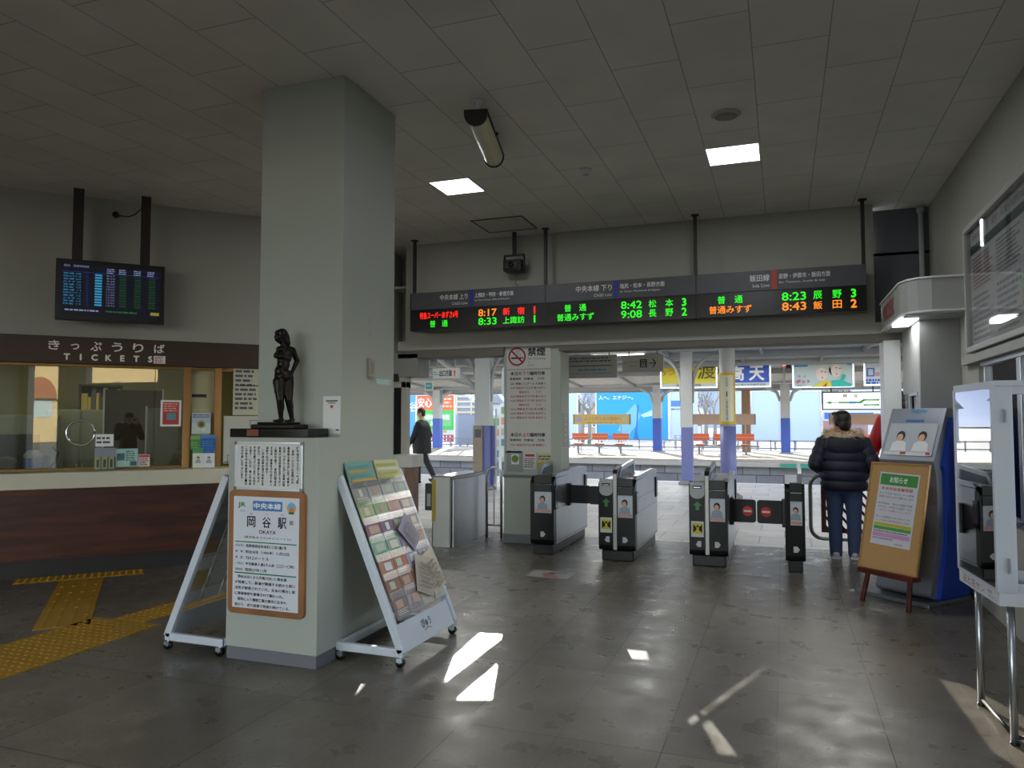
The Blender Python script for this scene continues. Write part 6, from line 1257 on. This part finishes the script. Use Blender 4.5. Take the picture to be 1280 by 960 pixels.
# coloured notice boards on the near platform, right of the thick post
for x, y, w_, z0_, z1_, c_, lb, fn in ((617, 540, .34, .55, 1.62, 'c3cfd6', 'pale notice board with red print at the left side of the no-smoking pillar', 'r'), (637, 540, .5, .6, 1.9, 'c9d2cf', 'pale blue notice board half hidden behind the no-smoking pillar', 'g')):
    pp = onY(x, y, 17.0); t = thing('notice_board', lb, 'notice board', (pp.x - w_ / 2, 17.0, 0)); m = MB(); m.box((0, 0, z0_), (w_, .05, z1_), hexmat(c_)); m.build('panel', t, bevel=.004)
    m = MB()
    for k, cc in enumerate(('6f9a78', 'c8907c', 'b5a8b0', '5f86a8')): m.rect(.03, z1_ - .25 - k * .26, w_ - .03, z1_ - .08 - k * .26, hexmat(cc), T, .002) if z1_ - .25 - k * .26 > z0_ else None
    if fn == 'r': m.rect(.0, z0_ + .35, .08, z1_ - .2, hexmat('2f8fa5'), T, .004)
    m.build('print', t); m = MB(); m.box((0, .0, 0), (.03, .05, z0_), ALU); m.box((w_ - .03, 0, 0), (w_, .05, z0_), ALU); m.build('leg', t)
pp = onY(655, 470, 16.5); t = thing('hanging_banner', 'white arched hanging panel with red writing left of the no-smoking pillar', 'sign', (pp.x - .55, 16.5, 1.98)); m = MB(); m.rrect(0, 0, .9, .85, .2, .03, hexmat('c3d0dc'), FRONT); m.build('panel', t); m = MB(); T2 = front(0, -.032, 0); m.text('ようこそ', .4, .62, .10, hexmat('b8304c'), T2, w=.5, bold=.003); m.lines(.08, .15, .8, .48, 4, hexmat('7f9ab0'), T2, 6); m.build('print', t); m = MB(); m.cyl((.15, .0, .84), (.15, .0, ZC - 1.98), .01, GPD); m.cyl((.75, 0, .84), (.75, 0, ZC - 1.98), .01, GPD); m.build('hanger', t)
# tracks
BAL = blocks('ballast', '6d665e', '837b70', '4a4540', .09, .07, ms=.006, rough=.95)
m = MB(); m.box((-70, 18.6, -1.2), (50, 27.4, -1.02), BAL); struct(m.build('track_bed'))
RL = mat('rail_steel', '6b5a4c', .35, .7)
for i, y in enumerate((20.3, 21.37, 24.1, 25.17)):
    m = MB(); m.prism([(-.07, 0), (.07, 0), (.01, .03), (.01, .10), (.035, .11), (.035, .145), (-.035, .145), (-.035, .11), (-.01, .10), (-.01, .03)], 'x', -60, 40, RL)
    tag(m.build('rail'), 'steel rail of the %s track, %s rail' % ('near' if i < 2 else 'far', 'nearer' if i % 2 == 0 else 'farther'), 'rail', 'rails between the platforms', (0, y, -1.0))
# far platform: block wall, coping, surface
BLK = blocks('concrete_block_wall', '77787c', '8b8c90', '55565a', .9, .42, (R(90), 0, 0), ms=.02)
m = MB(); m.box((-60, 27.4, -1.2), (40, 38.5, -.13), BLK); struct(m.build('platform_wall'))
FPS = blocks('far_platform_surface', 'b8b2a6', 'aca69a', '94907f', .6, .6, ms=.01, rough=.8)
m = MB(); m.box((-60, 27.25, -.13), (40, 38.5, 0), FPS); m.box((-60, 27.24, -.125), (40, 27.6, .004), mat('coping_stone', 'a8a5a0', .8, var=.08)); struct(m.build('floor_far_platform'))
m = MB(); m.box((0, 27.18, -.14), (9, 27.24, .01), mat('green_edge', '3c8a78', .5, var=.05)); tag(m.build('edge_strip'), 'green rubber edge strip along the right part of the far platform', 'edge strip', loc=(-.1, 0, 0))
m = MB(); rg = random.Random(8)
m.box((-60, 28.3, .004), (40, 28.6, .008), YEL); tag(m.build('tactile_strip'), 'yellow tactile strip along the far platform edge', 'tactile paving')
# far canopy: underside slopes away from the tracks, unseen front raised to block sun
t = thing('platform_canopy', 'pale corrugated canopy over the far platform, its unseen front raised against the sun', 'canopy', (0, 0, 0)); m = MB()
FCU = blocks('corrugated_canopy', 'd0d1d0', 'c8c9c8', '969a9d', 60, .22, ms=.03, rough=.7)
m.add([(-60, 26.2, 3.98), (40, 26.2, 3.98), (40, 37.3, 3.10), (-60, 37.3, 3.10), (-60, 26.2, 6.0), (40, 26.2, 6.0), (40, 37.3, 3.35), (-60, 37.3, 3.35)], [(0, 3, 2, 1), (4, 5, 6, 7), (0, 1, 5, 4), (1, 2, 6, 5), (2, 3, 7, 6), (3, 0, 4, 7)], FCU); m.build('roof', t)
m = MB()
for y, z in ((26.3, 3.80), (29.2, 3.60), (31.5, 3.42), (36.0, 2.98), (37.2, 2.95)): m.box((-60, y - .08, z - .06), (40, y + .08, z + .15), GPD)
m.build('beam', t); m = MB()
for k in range(30): x = -50 + k * 2.7; m.add([(x, 26.3, 3.84), (x + .1, 26.3, 3.84), (x + .1, 37.2, 3.0), (x, 37.2, 3.0), (x, 26.3, 3.98), (x + .1, 26.3, 3.98), (x + .1, 37.2, 3.12), (x, 37.2, 3.12)], [(0, 3, 2, 1), (4, 5, 6, 7), (0, 1, 5, 4), (1, 2, 6, 5), (2, 3, 7, 6), (3, 0, 4, 7)], GPD)
m.build('rafters', t)
def fpost(px, base_y, label, w=.20, split=1.58):
    p = onF(px, base_y); t = thing('platform_post', label, 'post', (p.x, 35.6, 0), group='posts of the far platform canopy')
    m = MB(); m.box((-w, -w, .0), (w, w, split), BLUE2); m.build('painted_base', t, bevel=.01); m = MB(); m.box((-w, -w, split), (w, w, 3.1), GPO); m.build('shaft', t, bevel=.01)
    m = MB(); m.box((-w - .1, -w - .05, 0), (w + .1, w + .05, .05), GPD); m.build('foot', t)
    for s_ in (-1, 1): m = MB(); m.tube([(s_ * w, 0, 2.35), (s_ * (w + .15), 0, 2.75), (s_ * (w + .6), 0, 3.0)], .07, GPO, 8); m.build('bracket', t)
    return t
fpost(822, 565.3, 'blue-footed far platform post before the blue poster'); fpost(982, 565.3, 'blue-footed far platform post with a red lamp above, right of the brown post')
f3 = fpost(547, 563, 'blue-footed far platform post before the orange and green poster'); f3.location.x = onY(547, 540, 35.6).x
fpost(1148, 565, 'blue-footed far platform post hidden by the kiosk'); 
p = onY(822, 545, 35.6)
for o_ in [o for o in bpy.data.objects if o.name.startswith('platform_post')]:
    if 'blue poster' in o_['label']: o_.location.x = onY(822, 545, 35.6).x
    if 'red lamp' in o_['label']: o_.location.x = onY(982, 545, 35.6).x
pp = onY(980, 452, 30.0); t = thing('signal_lamp', 'glowing pinkish red lamp under the far canopy', 'lamp', (pp.x, 30.0, 3.55)); m = MB(); m.tube([(0, 0, 0), (0, 0, .32)], [.06, .05], emat('red_lamp', 'ff6a72', 1.4), 12); m.build('lamp', t); m = MB(); m.tube([(0, 0, 0), (0, 0, -1.0)], .03, GPO, 8); m.box((.06, -.02, -.1), (.25, .02, .3), DARK); m.build('bracket', t)
# brown wooden post
pp = onY(933, 550, 37.0); m = MB(); m.box((-.19, -.15, 0), (.19, .15, 3.0), wood('brown_post_wood', '8a6f58', 'a58468', (2, 2, .4), .8)); m.rect(-.10, 1.30, .10, 1.75, hexmat('cbb8a0'), front(0, -.15, 0), .002); tag(m.build('wooden_post'), 'brown wooden post with a small pale notice on the far platform', 'post', loc=(pp.x, 37.0, 0))
# benches
def bench(px, Yb, label, text=False, n=3):
    p = onY(px, 560, Yb); t = thing('platform_bench', label, 'bench', (p.x, Yb, 0), group='orange benches on the far platform'); ORN = mat('orange_seat', 'c4582c', .45, var=.05); BR = mat('bench_board' + ('_yellow' if text else ''), 'a08472' if not text else 'c0a060', .6, var=.05); d = 1.02
    for k in range(n):
        x = (k - (n - 1) / 2) * d * .92
        m = MB(); m.box((x - .37, .20, .62), (x + .37, .26, .90), ORN); m.box((x - .36, .19, .74), (x + .36, .20, .76), mat('orange_line', 'e0a080', .5)); m.build('backrest', t, bevel=.03)
        m = MB(); m.box((x - .16, -.22, .40), (x + .20, .18, .46), ORN); m.build('seat', t, bevel=.02)
        for s_ in (-.32, .32): m = MB(); m.box((x + s_ - .02, .20, .40), (x + s_ + .02, .24, .64), ALU); m.build('armrest', t)
    m = MB(); m.box((-n * d / 2, -.06, .34), (n * d / 2, .06, .41), mat('bench_rail', '7b7f82', .5)); m.build('rail', t, bevel=.01)
    for x in (-n * d * .32, 0, n * d * .32): m = MB(); m.box((x - .04, -.05, 0), (x + .04, .05, .36), mat('bench_rail', '7b7f82', .5)); m.box((x - .16, -.2, 0), (x + .16, .2, .03), mat('bench_rail', '7b7f82', .5)); m.build('leg', t)
    m = MB(); m.box((-1.28, .26, 1.30), (1.38, .32, 1.76), BR); m.box((-1.28, .255, 1.30), (-1.22, .33, 1.76), RUST); m.box((1.32, .255, 1.30), (1.38, .33, 1.76), RUST); T3 = front(0, .26, 0)
    if text: m.text('ようこそシルク岡谷へ', .1, 1.56, .15, hexmat('7f6a2c'), T3, w=1.7); m.text('湖と緑のまち', .1, 1.38, .07, hexmat('7f6a2c'), T3, w=1.5); disc(m, -1.0, 1.53, .12, hexmat('8a90b8'), T3); disc(m, 1.12, 1.53, .12, hexmat('a8a890'), T3)
    m.build('header_board', t); m = MB()
    for x in (-.9, .95): m.box((x - .02, .27, .03), (x + .02, .31, 1.32), GPD)
    m.build('board_post', t); return t
bench(749, 33.0, 'orange three-seat bench under a yellow lettered board before the blue poster', True)
bench(903, 33.4, 'orange bench under a plain brown board between the platform posts')
bench(1080, 33.4, 'orange bench under a brown board hidden behind the person in navy')
# advertising boards along the far side
Ya = 45.0
def ad(px0, py0, px1, py1, label, col, fn=None, Y=Ya, legs=True, name='billboard', th=.12):
    a = onY(px0, py0, Y); b = onY(px1, py1, Y); t = thing(name, label, 'billboard', (a.x, Y, 0)); w, z0_, z1_ = b.x - a.x, b.z, a.z
    m = MB(); m.box((0, 0, z0_), (w, th, z1_), hexmat(col, .5)); m.frame(-.03, z0_ - .03, w + .03, z1_ + .03, .06, .05, ALU, FRONT, -.02); m.build('panel', t)
    if fn: m = MB(); fn(m, w, z1_ - z0_, front(0, 0, z0_)); m.build('print', t)
    if legs:
        for x in (.3, w - .3): m = MB(); m.box((x - .06, .1, -.3), (x + .06, .22, z0_ + .1), GPD); m.build('leg', t)
    else:
        for x in (.2, w - .2): m = MB(); m.cyl((x, .06, z1_), (x, .06, z1_ + .35), .03, GPD, seg=8); m.build('hanger', t)
    return t
def f_blue(m, w, h, T):
    m.text('人へ、エナジー。', w * .28, h * .88, h * .085, PAPER, T, w=w * .48, z=.02, bold=.006)
    poly(m, [(w * .3, h * .2), (w * .42, h * .55), (w * .55, h * .75), (w * .62, h * .5), (w * .56, h * .3), (w * .45, h * .1)], hexmat('6fb0dc', .5), T, .01); poly(m, [(w * .52, h * .0), (w * .56, h * .3), (w * .58, h * .72), (w * .60, h * .72), (w * .57, h * .2), (w * .60, 0)], hexmat('1f6fb8', .5), T, .02)
    poly(m, [(w * .62, h * .52), (w * .78, h * .62), (w * .78, h * .5), (w * .66, h * .47)], hexmat('a9d2ea', .5), T, .015); m.rect(w * .05, h * .02, w * .3, h * .1, hexmat('1f7fd0', .5), T, .01)
ad(745, 490, 836, 551, 'sky blue billboard with white slogan behind the left bench', '2398e0', f_blue)
ad(837, 490, 872, 551, 'white billboard with a small blue mark right of the sky blue billboard', 'b4c8e4', lambda m, w, h, T: (m.rect(w * .05, h * .7, w * .5, h * .82, hexmat('4f7ab8'), T, .01), m.lines(w * .05, h * .62, w * .6, h * .67, 1, GREYINK, T, 2, z=.01), m.text('エプソン', w * .45, h * .08, h * .08, GREYINK, T, z=.01), disc(m, w * .75, h * .25, h * .06, hexmat('5fb0c0'), T, .01)))
ad(705, 490, 722, 551, 'narrow blank pale blue billboard beside the gate pillar', 'b4c8e4'); ad(906, 489, 929, 551, 'blank pale billboard left of the brown wooden post', 'b0c4e2'); ad(939, 489, 976, 552, 'blank pale blue billboard left of the red-lamp post', 'b0c4e2'); ad(986, 489, 1027, 552, 'blank pale blue billboard left of the platform name sign', 'b0c4e2')
ad(1028, 515, 1100, 560, 'pale board with maroon and blue print behind the person in navy', 'b8c2d8', lambda m, w, h, T: (m.rect(.1, h * .8, w * .9, h * .98, hexmat('2f6ac0'), T, .01), m.rect(.0, h * .35, w * .8, h * .75, hexmat('9a7a78'), T, .01), m.lines(w * .4, h * .4, w * .78, h * .7, 3, hexmat('6f7fa8'), T, 5, z=.02)))
def f_green(m, w, h, T):
    m.rect(0, h * .78 - h * .22, w, h, hexmat('d8643c', .5), T, .01); m.text('安心', w * .22, h * .84, h * .20, PAPER, T, w=w * .36, z=.02, bold=.012); m.lines(w * .6, h * .72, w * .95, h * .95, 3, hexmat('f0c0a8'), T, 3, z=.02)
    m.rect(0, h * .26, w, h * .68, hexmat('3fb450', .5), T, .015); m.rect(w * .1, h * .34, w * .92, h * .6, hexmat('6fb87a', .5), T, .02); m.text('小規模多機能', w * .5, h * .53, h * .10, PAPER, T, w=w * .75, z=.03, bold=.01); m.text('施設', w * .5, h * .40, h * .10, PAPER, T, z=.03, bold=.01)
    m.rect(w * .2, h * .2, w * .45, h * .25, hexmat('c8a860'), T, .01); m.rect(w * .55, h * .2, w * .8, h * .25, hexmat('c8a860'), T, .01)
    m.rect(0, h * .01, w, h * .16, hexmat('b84a54', .5), T, .01); m.text('0266-8', w * .22, h * .085, h * .11, PAPER, T, w=w * .38, z=.02, bold=.008); m.text('1211', w * .75, h * .085, h * .11, PAPER, T, w=w * .30, z=.02, bold=.008)
ad(521, 494, 568, 553, 'orange and green billboard with a telephone number at the far left', 'c5d0d8', f_green)
ad(500, 494, 520, 553, 'bright blue billboard at the far left beside the orange and green one', '4f9ae0', lambda m, w, h, T: m.text('岡谷', w * .6, h * .75, h * .2, PAPER, T, z=.02, bold=.01))
ad(569, 509, 600, 556, 'pale blue-grey panel with an orange and blue bird-like mark below the stairs', '93a3c0', lambda m, w, h, T: (poly(m, [(w * .3, h * .45), (w * .6, h * .75), (w * .85, h * .78), (w * .7, h * .5), (w * .8, h * .35), (w * .4, h * .38)], hexmat('5f6a90'), T, .01), disc(m, w * .58, h * .6, h * .09, hexmat('d8603c'), T, .02)))
# hanging signs under the front of the far canopy
Yh = 29.4
def f_yel(m, w, h, T): m.rect(0, 0, w, h * .14, hexmat('b9bab4', .5), T, .01); m.text('御湖鶴　渡', w * .62, h * .55, h * .5, hexmat('4a4a20'), T, w=w * .62, z=.02, bold=.004) if False else (m.text('渡', w * .82, h * .55, h * .55, hexmat('55501c'), T, z=.02, bold=.004), m.text('鶴', w * .45, h * .55, h * .45, hexmat('55501c'), T, z=.02)); m.text('みつる', w * .18, h * .5, h * .22, hexmat('c87a30'), T, z=.02, bold=.004); m.text('諏訪御湖鶴酒造場', w * .5, h * .07, h * .09, GREYINK, T, z=.02)
ad(826, 447, 896, 484, 'yellow hanging sign with large dark characters behind the near post', 'd2c01e', f_yel, Yh, False, 'hanging_sign')
def f_bl(m, w, h, T): m.rect(.0, h * .15, w, h * .83, hexmat('2f4fb8', .5), T, .01); m.text('天', w * .72, h * .48, h * .50, PAPER, T, w=w * .30, z=.02, bold=.02); m.text('高', w * .30, h * .48, h * .50, PAPER, T, w=w * .30, z=.02, bold=.016); m.text('んて', w * .52, h * .76, h * .08, PAPER, T, z=.02); m.text('信州岡谷 株式会社高天酒造', w * .5, h * .07, h * .08, GREYINK, T, w=w * .8, z=.02); m.lines(w * .1, h * .86, w * .8, h * .94, 1, hexmat('a08a88'), T, 4, z=.01)
ad(903, 449, 963, 483, 'white-edged blue hanging sign with two large white characters', 'c3c9cc', f_bl, Yh, False, 'hanging_sign')
def f_il(m, w, h, T):
    m.rect(.02, h * .72, w * .25, h * .78, hexmat('2f7ab0'), T, .01); m.rect(w * .9, h * .74, w * .97, h * .8, hexmat('5f9ac0'), T, .01)
    for cx_, cy_, s_ in ((.50, .48, 1), (.74, .6, .9)): disc(m, w * cx_, h * cy_, h * .30 * s_, hexmat('bcc2c0'), T, .012); disc(m, w * (cx_ - .02), h * (cy_ - .04), h * .19 * s_, hexmat('dccbc4'), T, .018, 24, h * .24 * s_); disc(m, w * (cx_ - .01), h * (cy_ - .16), h * .025, hexmat('b03c44'), T, .03, 10); m.rect(w * (cx_ + .0) - h * .06, h * (cy_ + .04), w * cx_ + h * .0, h * (cy_ + .07), GREYINK, T, .03); m.rect(w * cx_ + h * .05, h * (cy_ + .02), w * cx_ + h * .12, h * (cy_ + .05), GREYINK, T, .03)
    poly(m, [(w * .3, .0), (w * .5, h * .2), (w * .6, h * .22), (w * .68, h * .0)], hexmat('d8c42c'), T, .04); poly(m, [(w * .64, .0), (w * .64, h * .22), (w * .8, h * .24), (w * .98, h * .08), (w * .96, 0)], hexmat('2bb0a0'), T, .045); poly(m, [(w * .78, h * .24), (w * .82, h * .44), (w * .88, h * .4), (w * .85, h * .22)], hexmat('2bb0a0'), T, .04); poly(m, [(w * .48, 0), (w * .57, h * .16), (w * .55, 0)], hexmat('c03c30'), T, .05)
    m.text('ポット', w * .17, h * .20, h * .14, hexmat('c0405a'), T, w=w * .24, z=.02, bold=.008); m.text('岡　谷', w * .15, h * .38, h * .08, GREYINK, T, z=.02); m.text('0266-22-', w * .15, h * .06, h * .06, GREYINK, T, z=.02)
ad(991, 449, 1067, 483, 'pale hanging sign with two drawn faces in yellow and turquoise clothes', 'b5c3c6', f_il, Yh, False, 'hanging_sign')
ad(1080, 446, 1104, 481, 'white hanging sign with rows of blue writing beside the kiosk', 'b9c0c8', lambda m, w, h, T: (m.lines(.05, h * .78, w - .05, h * .98, 2, hexmat('3457b0'), T, 3, z=.01, fill=.9), m.frame(.08, h * .3, w * .55, h * .6, .04, .01, hexmat('3457b0'), T, .01), m.rect(w * .6, h * .3, w * .95, h * .45, hexmat('c08a90'), T, .01), m.lines(.05, .02, w - .05, h * .22, 2, hexmat('3457b0'), T, 4, z=.01, fill=.9)), Yh, False, 'hanging_sign')
def f_nm(m, w, h, T):
    G = hexmat('2f9a4c'); m.text('岡', w * .38, h * .80, h * .2, INK, T, z=.02, bold=.004); m.text('谷', w * .56, h * .80, h * .2, INK, T, z=.02, bold=.004); m.rect(w * .12, h * .34, w * .65, h * .44, G, T, .01); poly(m, [(w * .04, h * .39), (w * .13, h * .30), (w * .13, h * .48)], G, T, .012); m.rect(w * .45, h * .32, w * .56, h * .46, hexmat('3f86c8'), T, .015); m.rect(w * .15, h * .345, w * .27, h * .435, PAPER, T, .014); m.text('しもすわ', w * .21, h * .39, h * .07, G, T, w=w * .1, z=.02)
    for s_ in (-1, 1): poly(m, [(w * .62, h * .34), (w * .65, h * .34), (w * .71, h * (.39 + s_ * .15) - h * .04), (w * .71, h * (.39 + s_ * .15) + h * .04), (w * .68, h * (.39 + s_ * .15) + h * .04), (w * .62, h * .44)], G, T, .011); m.rect(w * .69, h * (.39 + s_ * .15) - h * .045, w * .92, h * (.39 + s_ * .15) + h * .045, G, T, .011); poly(m, [(w * .92, h * (.39 + s_ * .15) - h * .08), (w * .97, h * (.39 + s_ * .15)), (w * .92, h * (.39 + s_ * .15) + h * .08)], G, T, .011); m.text('かわぎし' if s_ < 0 else 'みどりこ', w * .80, h * (.39 + s_ * .15), h * .06, PAPER, T, w=w * .12, z=.02)
a = onY(1028.5, 491, 31.0); b = onY(1103, 511, 31.0); t = thing('station_name_sign', 'lit white station name sign with green line arrows above the person in navy', 'sign', (a.x, 31.0, b.z)); w, h = b.x - a.x, a.z - b.z
m = MB(); m.box((0, 0, 0), (w, .12, h), emat('lit_sign_white', 'f4f4e4', .75)); m.build('panel', t); m = MB(); m.frame(-.03, -.03, w + .03, h + .03, .04, .14, DARK, FRONT, -.12); m.build('frame', t); m = MB(); f_nm(m, w, h, FRONT); m.build('print', t); m = MB()
for x in (.3, w - .3): m.cyl((x, .06, h), (x, .06, 3.66 - b.z), .02, DARK, seg=8)
m.build('hanger', t)
# footbridge stairs at the left
a = onY(572, 556, 41.0); t = thing('footbridge_stairs', 'pale enclosed footbridge stair with slatted side windows at the left', 'stairs', (a.x, 41.0, 0)); ST = mat('stair_cream', 'c9c2ae', .7, var=.06)
m = MB(); m.add([(0, 0, 0), (2.2, 0, 0), (2.2, 1.6, 0), (0, 1.6, 0), (0, 0, 3.4), (2.2, 0, 1.6), (2.2, 1.6, 1.6), (0, 1.6, 3.4)], [(0, 3, 2, 1), (4, 5, 6, 7), (0, 1, 5, 4), (1, 2, 6, 5), (2, 3, 7, 6), (3, 0, 4, 7)], mat('stair_grey', '8a93a8', .7, var=.05)); m.build('flight', t)
m = MB()
for k in range(7): z = 1.9 + .32 * k; m.box((-.1, -.05, z), (2.0, .0, z + .12), ST)
m.box((-.1, -.06, 1.8), (.0, .0, 4.3), ST); m.box((.85, -.06, 1.8), (.95, 0, 4.3), ST); m.box((1.9, -.06, 1.4), (2.0, .0, 4.3), ST); m.build('slats', t)
# low fence, street clutter and buildings beyond the platform
m = MB(); FN = mat('fence_grey', '8f9298', .7)
m.box((-60, 39.5, .05), (40, 39.56, .11), FN); m.box((-60, 39.5, .42), (40, 39.56, .48), FN)
for k in range(90): m.box((-60 + k * 1.1, 39.5, -.2), (-60 + k * 1.1 + .05, 39.56, .5), FN)
tag(m.build('railing'), 'low grey railing along the back of the far platform', 'railing')
m = MB(); m.box((-90, 38.5, -.6), (90, 120, -.2), mat('beyond_ground', '8d8a84', .9, var=.2, nscale=.4)); struct(m.build('ground'))
rg = random.Random(9)
BC = ['c9c2b4', 'b5b9c0', '8f97a5', 'a89a88', 'd4d2cc', '7f8796']
for i in range(11):
    x = -34 + i * 6.4 + rg.uniform(-1, 1); w_ = rg.uniform(3.4, 4.6); hh = rg.uniform(2.6, 3.4); c_ = BC[i % 6]; y = rg.uniform(64, 74)
    t = thing('house', '%s house with a %s roof beyond the tracks, number %s from the left' % ({'c9c2b4': 'cream', 'b5b9c0': 'pale grey', '8f97a5': 'blue-grey', 'a89a88': 'tan', 'd4d2cc': 'off-white', '7f8796': 'slate'}[c_], ['dark', 'grey'][i % 2], ['one', 'two', 'three', 'four', 'five', 'six', 'seven', 'eight', 'nine', 'ten', 'eleven'][i]), 'house', (x, y, -.2), group='houses beyond the tracks')
    m = MB(); m.box((-w_ / 2, 0, 0), (w_ / 2, 5, hh), hexmat(c_, .8)); m.build('walls', t); m = MB(); m.prism([(-.4, hh), (5.4, hh), (2.5, hh + 1.3)], 'x', -w_ / 2 - .3, w_ / 2 + .3, hexmat(['4a4c52', '7c8086'][i % 2], .8)); m.build('roof', t)
    for k in range(3): m = MB(); xx = -w_ / 2 + w_ * (k + .5) / 3; m.box((xx - .4, -.04, 1.1), (xx + .4, 0, 2.0), hexmat('5f6f88', .2)); m.frame(xx - .45, 1.05, xx + .45, 2.05, .06, .05, WHITE, FRONT, .0); m.build('window', t)
# frosted trees and shrubs
TW_ = mat('frosted_twigs', 'a9b2bc', .9, var=.2, nscale=2); TRK = mat('grey_bark', '8b857c', .9, var=.2)
def tree(x, y, h, label, seed, name='tree'):
    rg = random.Random(seed); t = thing(name, label, 'tree', (x, y, -.2), group='frosted trees beyond the platform'); m = MB(); tw = MB()
    m.tube([(0, 0, 0), (.05, 0, h * .3), (-.05, 0, h * .55)], [.16, .12, .08], TRK, 8)
    def grow(p, d, L_, r_, lv):
        q = p + d * L_; (m if lv < 2 else tw).tube([p, p.lerp(q, .5) + Vector((rg.uniform(-.04, .04), 0, rg.uniform(-.04, .04))) * L_, q], [r_, r_ * .8, r_ * .55], TRK if lv < 2 else TW_, 5, cap=False)
        if lv < 5:
            for _ in range(3 if lv < 4 else 2):
                nd = (d + Vector((rg.uniform(-.9, .9), rg.uniform(-.9, .9), rg.uniform(-.25, .7)))).normalized(); grow(q if rg.random() < .6 else p.lerp(q, .7), nd, L_ * rg.uniform(.6, .8), r_ * .6, lv + 1)
    for _ in range(4): grow(Vector((0, 0, h * rg.uniform(.3, .55))), Vector((rg.uniform(-.7, .7), rg.uniform(-.5, .5), 1)).normalized(), h * .22, .07, 0)
    m.build('trunk', t); o = tw.build('twigs', t); o['kind'] = 'stuff'
for i, (px, y, h, lb) in enumerate(((736, 50, 4.6, 'bare frosted tree between the narrow blank billboard and the blue one'), (882, 50, 5.0, 'bare frosted tree behind the brown bench board'), (893, 53, 4.6, 'second bare frosted tree behind the brown bench board, farther right'), (600, 56, 5.5, 'bare frosted tree behind the footbridge stair'), (728, 54, 5.2, 'bare frosted tree just right of the gate pillar'), (1050, 60, 5.5, 'bare frosted tree above the station name sign'), (960, 62, 5.8, 'bare frosted tree above the blank billboards'))):
    tree(onY(px, 525, y).x, y, h, lb, 30 + i)
# hills far behind
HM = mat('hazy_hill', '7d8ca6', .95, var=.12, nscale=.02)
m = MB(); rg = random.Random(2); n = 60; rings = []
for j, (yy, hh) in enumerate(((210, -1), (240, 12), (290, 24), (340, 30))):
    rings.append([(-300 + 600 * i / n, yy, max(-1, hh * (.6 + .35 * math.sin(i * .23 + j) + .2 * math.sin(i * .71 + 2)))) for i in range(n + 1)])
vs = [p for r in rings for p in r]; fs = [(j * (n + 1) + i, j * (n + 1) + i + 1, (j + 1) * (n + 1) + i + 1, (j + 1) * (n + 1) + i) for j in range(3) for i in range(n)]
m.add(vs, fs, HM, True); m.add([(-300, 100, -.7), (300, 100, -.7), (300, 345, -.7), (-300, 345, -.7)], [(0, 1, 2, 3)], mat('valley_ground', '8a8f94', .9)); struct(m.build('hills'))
# street side behind the viewer: forecourt and the sunlit building that mirrors in the ticket glass
m = MB(); m.box((-60, -70, -.25), (50, YF - 1, -.02), mat('forecourt_asphalt', '6f6e6c', .9, var=.1)); struct(m.build('ground_forecourt'))
CB = mat('cream_facade', 'd9bd8a', .8, var=.05); t = thing('street_building', 'sunlit cream building with arched windows across the street, mirrored in the ticket glass', 'building', (30, -34, -.02))
m = MB(); m.box((-16, -8, 0), (16, 0, 9.5), CB); m.build('walls', t); m = MB(); m.box((-16.4, -8.4, 9.5), (16.4, .4, 10.0), mat('facade_coping', 'cfc8b8', .7)); m.build('roof_edge', t)
for k in range(5):
    x = -16 + 6.6 * k + (-2.9 + 5.2 if False else 0); x = -2.9 - 13.2 + 6.6 * k; m = MB(); BTm = fr_((x, 0.0, 0), (-1, 0, 0), (0, 0, 1)); P = [(-1.3, 0), (1.3, 0)] + [(1.3 * math.cos(R(a)), 1.5 * math.sin(R(a))) for a in range(0, 181, 15)]
    poly(m, [(a_, b_ + 3.0) for a_, b_ in P], hexmat('a5674a', .6), BTm, .03); m.rect(-1.45, 2.85, 1.45, 3.02, hexmat('3a3430', .6), BTm, .08); m.rect(-.9, 1.7, .9, 2.85, hexmat('b8c8c8', .2), BTm, .06); m.build('window', t)
